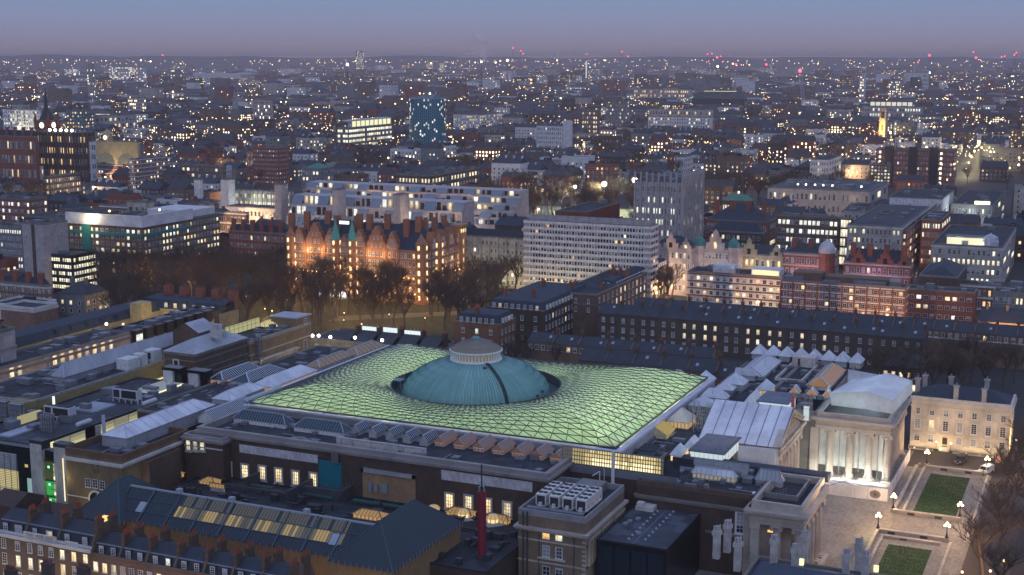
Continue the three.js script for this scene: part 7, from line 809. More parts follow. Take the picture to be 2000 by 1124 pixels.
// l: [left x, left y, corner x, right x] of the roof line in the photograph; win: [rows, front columns, side columns, lit share, palette]
function C(lab,l,h,wall,win,o={}){
const p=P(l[0],l[1],h),z1=zAt(l[2],p[0],h),x1=l[3]>l[2] +1?xAt(l[3],z1,h):p[0] +(o.d||14),r=rect(p[0],Math.min(p[1],z1 - 2),Math.max(x1,p[0] +3),z1);
const g=block(o.name||'building',lab,r,0,h,{wall:WALLS[wall],par:o.par??0.7,cop:o.cop||STONED,roof:o.roof||FELT,cat:o.cat||'building',t:0.4,cornice:o.cornice||0,corMat:o.cm||STONEW,band:o.bands});
const F=front(r.x0,0),S=side(r.x0,r.z1),W=r.z1 - r.z0,D=r.x1 - r.x0;
if (win){const [rows,nf,ns,lit,pal=MIX]=win,v0=o.v0??1.2,step=(h - v0 - 0.4)/ rows,ww=o.ww||0.5,hh=o.hh||0.52,out={lit:new MB(g.org),dark:new MB(g.org),frame:o.fr===0?null:new MB(g.org)};const W2={rows,v0:v0 +step*0.2,step,h:step*hh,lit,pal,frame:o.fr??0.1,bars:o.bars??1,sill:o.sill??false};
if (nf)windows(F,r.z0 +(o.m||0.6),r.z1 -(o.m||0.6),{...W2,n:nf,w:W / nf*ww},out);if (ns)windows(S,0.6,D - 0.6,{...W2,n:ns,w:D / ns*ww,lit:o.slit??lit},out);sinkWindows(g,out,o.lm||LITFAR,o.fm||FR);}
if (o.fl){const m=new MB(g.org),rows=win[0],v0=o.v0??1.2,step=(h - v0 - 0.4)/ rows;for (let k=0;k<=rows;k++){F.slab(m,r.z0,v0 +k*step - 0.25,r.z1,v0 +k*step +(o.flh||0.5),0,o.fl);S.slab(m,0,v0 +k*step - 0.25,D,v0 +k*step +(o.flh||0.5),0,o.fl);}m.build('balcony_band',WALLS[o.flm||'w'],g);}
if (o.fins){const m=new MB(g.org);for (let k=0;k<=o.fins;k++)F.slab(m,r.z0 +W*k / o.fins - 0.35,0,r.z0 +W*k / o.fins +0.35,h +(o.finTop||0.5),0,0.8);const n=Math.max(1,Math.round(o.fins*D / W));for (let k=0;k<=n;k++)S.slab(m,D*k / n - 0.35,0,D*k / n +0.35,h +(o.finTop||0.5),0,0.8);m.build('fin',WALLS[o.finM||wall],g);}
if (o.hip){const m=new MB(g.org);m.hip(r.x0 +0.2,r.z0 +0.2,r.x1 - 0.2,r.z1 - 0.2,h +0.1,h +o.hip,o.inset);m.build('hipped_roof',o.hm||SLATE,g);}
if (o.stacks)for (let k=0;k<o.stacks;k++)chimney(g,g.org,r.x0 +D*0.35,r.z0 +W*(k +0.5)/ o.stacks,h,h +(o.hip||0)+2.4,1.6,2.2,0,WALLS[wall==='d'?'b':'r']);
if (o.clut !==0)clutter(g,r,h +0.02,o.clut||4,o.cs||1);
foot.push(r);const b=project(r.x0,0,(r.z0 +r.z1)/ 2);shield.push([l[0],l[1] - 2,Math.max(l[3]||l[2],l[2]),l[1] +(o.vis||(b[1] - l[1])*0.55),b[2]]);
if (o.lm0)LMK.push([o.lm0,(l[0] +l[2])/ 2,l[1]]);
if (o.more)o.more(g,r,F,S,W,D);
return g;
}
for (const o of [...scene.children])if (o.userData.category&&o.isGroup){const b=new THREE.Box3().setFromObject(o);if (b.max.y>3&&b.max.x - b.min.x<150)foot.push({x0:b.min.x,x1:b.max.x,z0:b.min.z,z1:b.max.z});}
LMK.push(['copper dome',925,660],['glowing ochre court',150,600],['white roof tent',1700,740],['scaffolded row',720,645]);
const lampGlow=(g,x,y,z,c,s,R)=>{const b=new MB(g.org);b.ball(x,y,z,R,8);b.build('lamp',glow(...c,s),g);};
// left
C('windowless concrete tower block at the left',[42,438,82,131],31,'c',null,{lm0:'windowless concrete tower',clut:2,more:(g,r,F,S,W)=>{const m=new MB(g.org);F.slab(m,r.z0 +W*0.46,2,r.z0 +W*0.6,31,0,0.3);m.build('dark_recess_strip',WALLS.d,g);}});  // the recess is a dark slab on the face, not cut in
C('black glass cube with five full rows of pale lit windows',[93,498,140,188],17,'k',[5,10,9,0.93,[3,4,4,7]],{lm0:'black lit cube',fl:0.3,flm:'k',flh:0.9,hh:0.62,ww:0.72,fm:FRD,cop:FRD,clut:1});
C('big brown brick block whose top floors are wrapped in floodlit white sheeting',[131,436,277,428],27,'b',[8,14,22,[0.1,0.06,0.14,0.1,0.2,0.15,0.2,0.5],MIX],{lm0:'white sheeted brick block',vis:120,slit:[0,0.05,0.1,0.3,0.4,0.3,0.3,0.3],more:(g,r,F,S,W,D)=>{const m=new MB(g.org),n=new MB(g.org),d2=D*0.62;F.slab(m,r.z0 - 0.3,27.2,r.z1 +0.8,32.4,-0.4,0.9);S.slab(m,-0.8,27.2,d2,32.4,-0.4,0.9);m.build('white_sheet',M('metal',0.62,0.6,0.6),g);F.slab(n,r.z0,22.6,r.z1 +0.6,24,0,0.6);S.slab(n,-0.5,22.6,d2,24,0,0.6);F.slab(n,r.z0 +W*0.2,10,r.z0 +W*0.32,28,0,0.7);n.build('green_net',plain(0.03,0.20,0.16),g);const u=new MB(g.org);u.box(r.x0 +D*0.62,27.6,r.z0 +W*0.4,r.x1 - 1,31,r.z1 - 2);u.build('roof_room',WALLS.w,g);lamp(r.x0 - 3,31,r.z0 +W*0.38,[1,0.85,0.55],130);lamp(r.x0 - 6,30,r.z0 +W*0.3,[1,0.82,0.5],100);lampGlow(g,r.x0 +4,33.4,r.z0 +W*0.5,[1,0.8,0.4],6,0.5);lamp(r.x0 +5,33,r.z0 +W*0.6,[1,0.8,0.45],90);lampGlow(g,r.x0 +18,33.4,r.z1 - 4,[1,0.8,0.4],7,0.5);}});
C('grey office with a row of white windows at the far left edge',[-26,441,42,42],22,'g',[6,14,0,[0.9,0.9,0.1,0.1,0.1,0.8],COOL],{d:12});
C('low brown terrace with stone trim at the far left below the concrete tower',[-10,552,90,100],14,'b',[4,12,3,0.06],{hip:3,stacks:4,hm:SLATEB,cornice:0.3});
C('long dark slab roof building behind the concrete tower',[46,424,122,232],20,'d',[4,9,18,0.12],{});
C('red brick office with four bright windows at the left edge',[-12,388,58,92],19,'r',[4,11,5,0.35,[4,5,4]],{ww:0.6});
C('white faceted building at the left edge behind bare trees',[-12,322,76,84],22,'w',[3,10,2,0.3],{});
C('dark block with scattered yellow windows left of the red mansion',[83,346,95,157],19,'d',[4,2,14,0.3,PALE],{});
C('small red mansion with white bands and gables, upper left',[24,303,100,108],17,'r',[4,14,2,0.12],{fl:0.12,hip:3});
C('long red terrace with white attic storey, upper left',[110,318,240,246],16,'r',[4,24,2,[0.25,0.3,0.15,0.05]],{fl:0.14,lm0:'long red terrace'});
C('red and white balconied tower, upper left',[250,312,263,323],27,'r',[8,4,9,0.3],{fl:0.35,flh:0.35,lm0:'red and white balconied tower'});
C('brown brick block with a few big lit windows, upper left',[352,323,437,440],16,'b',[3,9,1,0.35,PALE],{});
C('slim white windowless stair tower, left of its twin',[378,352,390,393],26,'w',null,{clut:0});C('floodlit white stair tower beside the columned flats',[430,352,444,458],26,'w',null,{clut:0,more:(g,r)=>lamp(r.x0 +14,6,r.z1 +8,[0.9,1,0.75],420)});
C('brightly lit columned flats left of the gabled hotel',[458,372,566,570],17,'s',[3,24,0,0.85,[2,3,4]],{fins:12,ww:0.7});
C('low white building with broad pale roof left of the gabled hotel',[442,404,548,572],13,'w',[2,14,4,0.05],{roof:FELTL,fl:0.1});
C('classical stone roof pavilion, left of two',[247,395,285,300],24,'s',[3,3,0,0],{clut:1});C('classical stone roof pavilion, right of two',[361,400,400,418],24,'s',[3,3,0,0.1],{clut:1});C('long low range joining the two stone pavilions',[192,402,480,484],18,'b',[3,40,0,0.06],{fl:0.15,d:20});
C('brown brick house row left of the gabled hotel',[446,452,556,560],18,'r',[4,16,0,0.1],{hip:4,stacks:6,hm:SLATEB,vis:50});
C('plain red brick slab with tiny windows above the hotel',[493,288,543,564],31,'r',[8,14,5,0.12],{ww:0.35,hh:0.35,lm0:'plain red slab',clut:2});
C('dark brick institute with lit window strips, behind the stepped terraces',[771,342,842,938],19,'d',[3,11,16,[0.15,0.4,0.75],[2,3,4]],{lm0:'dark brick institute',clut:14,fl:0.1,flm:'b'});
C('teal roofed laboratory block',[588,330,624,652],20,'g',[4,5,4,0.1],{roof:plain(0.05,0.18,0.16),hip:4,hm:plain(0.05,0.18,0.16)});
C('grey stone office with slate attic right of the gabled hotel',[905,462,1024,1030],23,'s',[6,14,0,0.03],{hip:4,hm:SLATEB,vis:70,cornice:0.4,cm:STONE,fr:0.12,fins:7,more:(g,r)=>{for (let k=0;k<3;k++)lamp(r.x0 - 7,3,r.z0 +6 +k*12,[1,0.9,0.5],130);}});
C('big grey slab hotel with ten white banded rows of windows',[1023,432,1272,1286],34,'c',[11,40,3,[0.1,0.12,0.06,0.03,0.03,0.02,0.03,0.02,0.02,0.02,0.03],[3,6,0]],{lm0:'grey slab hotel',vis:120,fl:0.35,flh:0.85,flm:'w',ww:0.62,hh:0.6,v0:4.5,m:3,clut:3,fr:0,more:(g,r,F,S,W)=>{const m=new MB(g.org),b=new MB(g.org),fr=new MB(g.org);F.slab(m,r.z0 +8,0.6,r.z0 +W*0.55,3.9,0,0.1);m.build('lit_window',glow(0.62,0.66,0.34,0.7),g);for (let k=0;k<=40;k++)F.slab(b,r.z0 +3 +(W - 6)*k / 40 - 0.16,4,r.z0 +3 +(W - 6)*k / 40 +0.16,33.5,0,0.3);b.build('pier',WALLS.w,g,'stuff');const e=new MB(g.org);e.rim(r.x0 +1,34,r.z0 +2,r.x1 - 1,36.2,r.z1 - 2,0.5);e.build('attic_wall',WALLS.c,g);for (let k=0;k<4;k++)lamp(r.x0 - 8,3.5,r.z0 +10 +k*12,[1,0.8,0.4],120);}});
C('brown ribbed flat roofed hall behind the grey slab hotel',[1087,414,1145,1207],33,'b',[2,12,16,0.03],{fins:12,finM:'r',clut:1});
C('tall pale concrete laboratory tower with vertical fins and lit windows',[1241,354,1334,1373],48,'c',[9,16,6,[0.2,0.25,0.3,0.3,0.3,0.4,0.45,0.15,0.1],COOL],{lm0:'pale finned tower',vis:105,fins:8,finTop:4.5,clut:22,cs:1.3,slit:0.35});
// mansion row behind the grey slab
const MAN=(lab,l,h,w,win,dome,o={})=>C(lab,l,h,w,win,{fl:0.15,flm:o.flm||'p',vis:50,fr:0.12,...o,more:(g,r,F,S,W,D)=>{for (const [t,k,R] of dome){const z=r.z0 +W*t,m=new MB(g.org);if (k==='d'){m.cyl(r.x0 +1.5,0,z,R,h +1.2,R,12);m.build('turret',WALLS[w],g);const q=new MB(g.org);q.lathe(r.x0 +1.5,h +1.2,z,[[R*1.05,0],[R,R*0.6],[R*0.7,R*1.1],[R*0.3,R*1.4],[0.12,R*1.7],[0,R*2.3]],12);q.build('dome',o.dm||plain(0.06,0.21,0.18),g);}else{const y=h;m.box(r.x0 - 0.1,y,z - R,r.x0 +0.8,y +R*0.7,z +R);m.box(r.x0 - 0.1,y +R*0.7,z - R*0.62,r.x0 +0.8,y +R*1.3,z +R*0.62);m.box(r.x0 - 0.1,y +R*1.3,z - R*0.3,r.x0 +0.8,y +R*1.75,z +R*0.3);m.lathe(r.x0 +0.3,y +R*1.75,z,[[R*0.32,0],[0.1,R*0.4],[0,R*0.5]],6);m.build('gable',WALLS[o.gm||w],g);const q=new MB(g.org),l2=new MB(g.org);front(r.x0 - 0.1,0).quad(rnd()<0.4?l2:q,z - 0.8,y +0.4,z +0.8,y +R*0.8,0.03,tileUV(2,3));q.build('window',DARK,g);l2.build('window',LIT,g);}}if (o.wash)lamp(r.x0 - 6,8,(r.z0 +r.z1)/ 2,o.wash,o.wi||160);}});
MAN('red and white banded mansion with grey mansard pavilions right of the slab hotel',[1269,483,1352,1352],21,'p',[4,10,0,0.35,[0,1,2]],[[0.15,'g',2.4],[0.5,'g',3.4],[0.85,'g',2.4]],{hip:5,hm:SLATE,wash:[1,0.82,0.75],wi:260});
MAN('pink stone mansion with two green copper domes',[1355,485,1440,1440],21,'p',[4,12,0,0.04],[[0.13,'d',2.6],[0.5,'g',4.2],[0.9,'d',2.6]],{hip:3,wash:[1,0.85,0.8],wi:200,lm0:'pink mansion with green domes'});
MAN('buff stone house with one tall shaped gable',[1441,497,1530,1530],18,'y',[3,8,0,0.3,[1,2]],[[0.25,'g',3.6],[0.85,'g',2.6]],{hip:4,wash:[1,0.85,0.6],wi:190});
MAN('red mansion with a silver dome lit pink',[1531,495,1628,1640],20,'r',[4,9,4,0.03],[[0.86,'d',3.6]],{hip:4,stacks:3,dm:M('metal',0.5,0.5,0.54),wash:[1,0.55,0.6],wi:300,lm0:'silver domed mansion'});
MAN('dark slate and red gabled mansion lit violet pink',[1648,513,1780,1785],19,'r',[4,12,0,0.08,[5]],[[0.22,'g',3],[0.62,'g',3.4],[0.9,'g',2.4]],{hip:6,stacks:4,wash:[0.9,0.45,0.75],wi:280});
C('white and brown modern flats with lit balconies',[1343,532,1530,1545],14,'w',[4,14,2,[0.3,0.3,0.3,0.25],[0,1,2,4]],{fl:0.5,flh:0.3,flm:'r',vis:40,lm0:'white balconied flats',more:(g,r,F,S,W)=>{const m=new MB(g.org);m.box(r.x0 +3,14,r.z0 +W*0.25,r.x0 +10,17.4,r.z0 +W*0.48);m.box(r.x0 +2,14,r.z0 +W*0.66,r.x0 +10,17,r.z1 - 2);m.build('penthouse',WALLS.w,g);const l=new MB(g.org);front(r.x0 +2,0).slab(l,r.z0 +W*0.67,14.6,r.z1 - 2.4,16.6,0,0.1);l.build('lit_window',glow(1,0.82,0.45,1.1),g);}});
C('little red gabled house before the finned tower',[1334,448,1376,1386],17,'r',[4,4,1,0.2],{hip:4});
C('small white stepped block above the bare park trees',[1318,307,1336,1354],20,'w',[4,6,5,0.03],{lm0:'small white stepped block'});
C('green roofed building with yellow lit eaves windows',[1410,392,1468,1474],17,'d',[2,12,0,[0.6,0.95],PALE],{hip:4,hm:plain(0.05,0.2,0.15)});
C('dark wide slate roof with red gables before it',[1378,430,1500,1520],19,'r',[4,16,1,0.06],{hip:8,hm:SLATEB,stacks:4});
C('dark mansard roof with bright roof windows',[1386,452,1490,1498],17,'d',[4,10,0,0.2,[3,4]],{hip:5,hm:SLATEB});
// right
C('brown office with three rows of bright white windows',[1517,422,1640,1642],24,'b',[5,14,0,[0.5,0.6,0.55,0.8,0.8],[4,5,5]],{lm0:'brown office with bright windows',vis:70,clut:12,ww:0.66,fl:0.12,flm:'b'});
C('narrow glass link glowing yellow green',[1641,428,1665,1667],25,'k',[5,4,0,0.9,[7,3,4]],{ww:0.85,hh:0.8,vis:60,clut:0});
C('grey stone hospital front with corner turrets and lit windows',[1656,440,1763,1815],23,'s',[5,12,8,[0.25,0.3,0.35,0.3,0.5],PALE],{vis:70,cornice:0.4,hip:2,hm:SLATE});
C('long red brick street front lit amber along its side',[1764,452,1772,1856],21,'r',[5,1,18,0.3,WARM],{vis:60,slit:[0.35,0.35,0.3,0.3,0.2],more:(g,r,F,S,W,D)=>{for (let k=0;k<3;k++)lamp(r.x0 +5 +k*D / 3,5,r.z1 +7,[1,0.6,0.25],190);}});
C('red corner block with glazed lit attic',[1800,430,1840,1858],24,'r',[5,7,4,[0.3,0.3,0.3,0.3,0.9],[3,4]],{});
C('big white windowless hall with sloping parapet',[1738,386,1842,1864],24,'w',[1,0,2,0.2],{lm0:'big white windowless hall',clut:5,more:(g,r)=>lamp(r.x0 +20,14,r.z1 +12,[0.9,1,0.95],420)});
C('grey glass block below the white hall',[1690,407,1765,1790],20,'g',[4,6,3,0.08],{});C('orange brick plant house on a dark roof',[1718,418,1738,1746],25,'b',null,{clut:0,vis:16});C('pale grey shed roof block left of the white hall',[1648,412,1680,1704],20,'c',[3,4,6,0.1],{});
C('construction deck strung with bright work lights',[1500,368,1700,1735],17,'c',[2,22,3,0.2],{roof:FELTL,clut:26,cs:1.4,lm0:'construction deck',more:(g,r,F,S,W,D)=>{for (const t of [0.28,0.36,0.45,0.53,0.62,0.9]){lampGlow(g,r.x0 +6,20,r.z0 +W*t,[1,0.9,0.6],7,0.6);lamp(r.x0 +6,20.5,r.z0 +W*t,[1,0.9,0.65],100);}}});
C('green glass office with dazzling lit roof storey',[1858,400,1940,1965],18,'g',[3,12,3,0.4,PALE],{more:(g,r,F,S,W)=>{const m=new MB(g.org);F.slab(m,r.z0 +W*0.55,18.6,r.z1 - 2,20.4,-4,-3);m.build('lit_window',glow(1,0.95,0.55,2.4),g);}});
C('white stone building with floodlit top terrace',[1820,478,1960,1985],19,'s',[4,14,3,[0.5,0.6,0.75,0.2],[3,3,4]],{vis:45,lm0:'stone building with floodlit terrace',cornice:0.3,more:(g,r,F,S,W)=>{const m=new MB(g.org);m.box(r.x0 +4,19,r.z0 +W*0.2,r.x0 +10,22.6,r.z1 - 4);m.build('lit_penthouse',glow(0.95,0.92,0.6,0.85),g);new MB(g.org).box(r.x0 +3,22.6,r.z0 +W*0.18,r.x0 +11,23.1,r.z1 - 3,true).build('roof_slab',WALLS.g,g);const d=new MB(g.org);d.cyl(r.x0 +5,19,r.z1 - 6,3.6,21,3.6,18);d.lathe(r.x0 +5,21,r.z1 - 6,[[3.8,0],[3.2,2],[1.8,3.2],[0.3,3.8],[0,4.6]],18);d.build('dome',M('metal',0.45,0.46,0.5),g);lamp(r.x0 +1.5,20.6,r.z0 +W*0.35,[1,0.95,0.7],50);lamp(r.x0 +1.5,20.6,r.z0 +W*0.65,[1,0.95,0.7],50);}});
C('long red brick hotel with white window bands',[1526,549,1770,1776],19,'r',[6,20,0,0.07,[1,2]],{vis:62,fl:0.12,flh:0.2,ww:0.6,lm0:'long red brick hotel',clut:8,cs:1.5,more:(g,r,F,S,W)=>{const m=new MB(g.org);m.box(r.x0 +3,19,r.z0 +4,r.x0 +12,22.5,r.z0 +W*0.32);m.box(r.x0 +4,19,r.z0 +W*0.34,r.x0 +12,21.4,r.z1 - 6);m.build('roof_room',WALLS.b,g);const p=new MB(g.org);for (let k=0;k<=10;k++)F.slab(p,r.z0 +W*k / 10 - 0.25,1,r.z0 +W*k / 10 +0.25,19,0,0.3);p.build('pier',WALLS.r,g);}});
C('red brick flats with broad lit windows behind the far terrace',[1772,566,1905,1910],16,'r',[4,9,0,0.22,[2,4,5]],{vis:40,ww:0.62,hh:0.42});
C('grey glazed office with lit arched entrance at the right edge',[1941,572,2012,2015],15,'g',[3,8,0,0.35,[3,7]],{vis:46});C('low red arcaded range lit warm at the right edge',[1868,556,2012,2015],11,'r',[2,14,0,0.5,[0,1]],{vis:16,fl:0.1});C('dark roofed hall right of the violet mansion',[1796,540,1872,1890],15,'d',null,{hip:4,hm:SLATEB,vis:20});
C('white modern block with one lit bay, above the right hand trees',[1583,312,1620,1644],22,'w',[4,8,5,[0.5,0.4,0.1,0.1],[2,3]],{lm0:'white modern block'});
C('big red hotel with glass bays and lit stair towers',[1712,292,1864,1870],30,'r',[7,26,1,0.12,MIX],{lm0:'big red hotel',clut:10,more:(g,r,F,S,W)=>{const m=new MB(g.org),l=new MB(g.org);for (const t of [0.12,0.43,0.7])F.slab(m,r.z0 +W*t,0,r.z0 +W*(t +0.11),33,0,1.5);m.build('glass_bay',WALLS.k,g);for (const t of [0.04,0.83])for (let k=0;k<7;k++)F.slab(l,r.z0 +W*t,3 +k*4,r.z0 +W*t +1.6,5 +k*4,0,0.1);l.build('lit_window',glow(1,0.9,0.6,2),g,'stuff');}});
C('dark flats with a column of bright windows below the red hotel',[1700,322,1742,1748],18,'d',[6,6,0,[0.5,0.5,0.6,0.6,0.5,0.4],[3,4]],{});
// upper band
C('white grid block above the long red terrace',[72,274,176,186],39,'w',[5,18,2,0.05],{lm0:'white grid block'});C('dark curved block with amber lit bays before the clock tower',[70,258,160,183],46,'k',[5,20,6,0.4,[0,0,6,2]],{clut:3,fins:16,finM:'b',more:(g,r,F,S,W)=>{for (let k=0;k<5;k++)lampGlow(g,r.x0,48,r.z0 +W*(0.3 +k*0.12),[1,0.95,0.8],9,1.1);}});
C('red gothic hotel wing at the left edge',[-12,266,68,70],45,'r',[4,14,0,0.15,WARM],{hip:5,hm:SLATEB,stacks:5,vis:30,lm0:'red gothic hotel',more:(g,r,F,S,W)=>lamp(r.x0 - 10,5,r.z0 +W*0.5,[1,0.55,0.25],900)});
{const g=C('red gothic clock tower with two white lit dials and a tall spire',[68,236,93,93],53,'r',null,{name:'clock_tower',cat:'clock tower',vis:40,clut:0,lm0:'gothic clock tower',d:12,more:(q,r,F,S,W,D)=>{const cx=(r.x0 +r.x1)/ 2,cz=(r.z0 +r.z1)/ 2,m=new MB(q.org);m.lathe(cx,53,cz,[[6.5,0],[4.5,4],[2,10],[1.4,11],[1.1,18],[0.2,27],[0,28]],8);m.build('spire',SLATE,q);for (const [a,b] of [[r.x0,r.z0],[r.x0,r.z1],[r.x1,r.z1]]){const p=new MB(q.org);p.lathe(a,46,b,[[1.3,0],[1.3,8],[0,15]],6);p.build('pinnacle',WALLS.r,q);}const d=new MB(q.org);for (const [f,c] of [[F,cz],[S,D / 2]]){for (let i=0;i<16;i++){const a=i / 16*6.283,b=(i +1)/ 16*6.283;d.tri(f.at(c,49.4,0.3),f.at(c +2.4*Math.cos(a),49.4 +2.4*Math.sin(a),0.3),f.at(c +2.4*Math.cos(b),49.4 +2.4*Math.sin(b),0.3));}}d.build('lit_dial',glow(1,0.95,0.75,2.2),q);}});}
{C('yellow lit station front with a great arched window and small clock turret',[185,276,268,272],32,'y',null,{name:'railway_station',cat:'station',clut:0,lm0:'yellow station front',vis:28,more:(g,r,F,S,W)=>{const d=new MB(g.org),m=new MB(g.org),lt=new MB(g.org);for (const t of [0.25,0.72]){const c=r.z0 +W*t,R2=W*0.2;for (let i=0;i<12;i++){const a=Math.PI*i / 12,b=Math.PI*(i +1)/ 12;d.tri(F.at(c,13,0.2),F.at(c +R2*Math.cos(a),13 +R2*Math.sin(a),0.2),F.at(c +R2*Math.cos(b),13 +R2*Math.sin(b),0.2));}}d.build('arched_window',glow(0.10,0.11,0.08,0.9),g);const c=r.z0 +W*0.25;m.box(r.x0,32,c - 3,r.x0 +6,39,c +3);m.hip(r.x0 - 0.5,c - 3.5,r.x0 +6.5,c +3.5,39,43);m.build('clock_turret',WALLS.y,g);lampGlow(g,r.x0 - 0.4,35.5,c,[1,0.9,0.65],3,1.7);for (const t of [0.1,0.4,0.65,0.9])lamp(r.x0 - 9,10,r.z0 +W*t,[1,0.72,0.3],330);lampGlow(g,r.x0 - 3,12,r.z1 - 3,[1,0.85,0.5],6,1.3);}});}
C('pale glass offices behind the clock tower at the left edge',[4,214,76,80],40,'w',[8,16,0,0.4,[3,4,4]],{more:(g,r,F,S,W)=>{lamp(r.x0 - 20,8,r.z0 +W*0.5,[1,0.9,0.6],2500);}});
C('green lit glass office right of the clock tower',[128,216,160,186],34,'t',[7,6,6,0.5,[3,7,6]],{});C('green and white striped lit office',[160,218,215,220],30,'g',[6,1,0,1,[5,4]],{ww:0.95,hh:0.3,fm:FRD});C('square stone block with few lit windows',[184,226,220,265],26,'c',[3,4,6,0.3],{});
C('green lit office with a glowing vaulted top storey',[658,250,680,765],29,'g',[5,4,22,0.85,[5,4,7,3]],{lm0:'green lit vaulted office',vis:32,clut:3,ww:0.8,more:(g,r,F,S,W,D)=>{const m=new MB(g.org),f=new MB(g.org);for (let k=0;k<9;k++)S.slab(m,D*(0.08 +k*0.1),30,D*(0.165 +k*0.1),36,-4,0);m.build('lit_window',glow(0.92,0.9,0.5,1.0),g,'stuff');for (let k=0;k<=9;k++)S.slab(f,D*(0.065 +k*0.1),29.5,D*(0.08 +k*0.1),37,-4,0.4);S.slab(f,2,36,D - 4,37.4,-9,0.6);f.build('rib',WALLS.w,g);lamp(r.x0 +D*0.5,10,r.z1 +30,[0.8,1,0.6],700);}});
{
const h=62,p=P(789,192,h),z1=zAt(857,p[0],h),R1=(z1 - p[1])/ 2,c=[p[0] +14,(p[1] +z1)/ 2],t=thing('oval_tower','oval blue glass tower with staggered diamond panels and scattered lit windows','tower',null,[c[0],0,c[1]]),O=t.org,m=new MB(O),l=new MB(O),dk=new MB(O),n=56,rows=18,q=(a,y,s=1)=>[c[0] - 14*s*Math.cos(a),y,c[1] +R1*s*Math.sin(a)];
for (let i=0;i<n;i++){const a=(i / n)*6.283,b=((i +1)/ n)*6.283;m.quad(q(a,0),q(b,0),q(b,h),q(a,h));m.tri(q(a,h),q(b,h),[c[0],h,c[1]]);for (let j=0;j<rows;j++){const y=2 +j*(h - 3)/ rows +(i % 2)*1.4,on=rnd()<0.16,k=0.012;(on?l:dk).quad(q(a +k,y,1.012),q(b - k*3,y,1.012),q(b - k*3,y +2.2,1.012),q(a +k,y +2.2,1.012),on?tileUV(4,i % 8):tileUV(1,1));}}
m.build('curtain_wall',plain(0.06,0.24,0.33,{roughness:0.35}),t);l.build('window',LITFAR,t,'stuff');dk.build('window',plain(0.02,0.07,0.10,{roughness:0.15}),t,'stuff');const pl=new MB(O);for (let k=0;k<9;k++)pl.box(c[0] +rr(-6,3),h,c[1] +rr(-12,9),c[0] +rr(4,7),h +rr(1,4.5),c[1] +rr(10,13));pl.build('rooftop_plant',M('metal',0.2,0.22,0.24),t,'stuff');lampGlow(t,c[0] - 6,h +5,c[1] +6,[1,0.95,0.7],6,1);lampGlow(t,c[0] - 6,h +5,c[1] - 6,[1,0.95,0.7],5,0.8);foot.push(rect(c[0] - 14,p[1],c[0] +14,z1));shield.push([787,185,859,250,project(c[0],30,c[1])[2]]);LMK.push(['oval blue tower',823,190]);}
C('long white slab flats right of the oval tower',[885,224,936,984],26,'w',[6,16,14,0.4,[0,1,2]],{lm0:'long white slab flats'});C('white flats with a tall windowless lift tower',[1048,246,1098,1102],34,'w',[7,12,1,0.08],{more:(g,r)=>{const m=new MB(g.org);m.box(r.x0 +2,0,r.z1,r.x0 +9,40,r.z1 +8);m.build('lift_tower',WALLS.w,g);},lm0:'white flats with lift tower'});
C('white facade dotted with dark square windows',[1266,228,1388,1392],28,'w',[6,26,0,0.3,[1,3,5]],{lm0:'white dotted facade'});C('long pale terrace stepped behind the white dotted facade',[1268,213,1390,1394],34,'p',[4,22,0,0.35],{});C('pale grey glass block, upper middle',[1183,202,1230,1232],40,'g',[7,12,0,0.15],{});C('brown office full of yellow windows, upper middle',[1136,216,1168,1172],40,'b',[7,7,0,0.55,[2,3]],{});
C('long pinkish lit institution on the far rise',[1238,174,1350,1354],30,'p',[3,28,0,0.5,WARM],{d:30});C('white stone museum hall with floodlit glass roof',[1683,208,1800,1804],26,'s',[3,22,0,0.4,[4,5]],{more:(g,r,F,S,W)=>{const m=new MB(g.org);for (let k=0;k<8;k++)F.slab(m,r.z0 +W*(0.12 +k*0.09),27,r.z0 +W*(0.19 +k*0.09),33,-20,-18);m.build('lit_window',glow(1,0.98,0.85,0.7),g,'stuff');}});
C('amber floodlit square church tower',[1719,211,1732,1736],46,'s',[3,1,1,0],{name:'church_tower',cat:'church tower',clut:0,d:10,vis:28,lm0:'amber church tower',more:(g,r)=>{lamp(r.x0 - 10,4,(r.z0 +r.z1)/ 2,[1,0.6,0.12],2200);lamp(r.x0 - 9,22,(r.z0 +r.z1)/ 2,[1,0.6,0.12],1600);}});
C('long train shed with glowing green gable and lit ridge',[1352,192,1455,1460],22,'k',null,{d:40,hip:14,hm:plain(0.05,0.06,0.07),more:(g,r,F,S,W)=>{const m=new MB(g.org);m.box(r.x0 +16,34,r.z0 +20,r.x0 +24,36.6,r.z1 - 24);m.build('lit_ridge',glow(0.85,0.8,0.3,1.1),g);const e=new MB(g.org);e.tri([r.x0,22,r.z0 +24],[r.x0 +20,34,r.z0 +22],[r.x0 +2,22,r.z0 - 8]);e.build('lit_gable',glow(0.35,0.75,0.5,0.8),g);}});
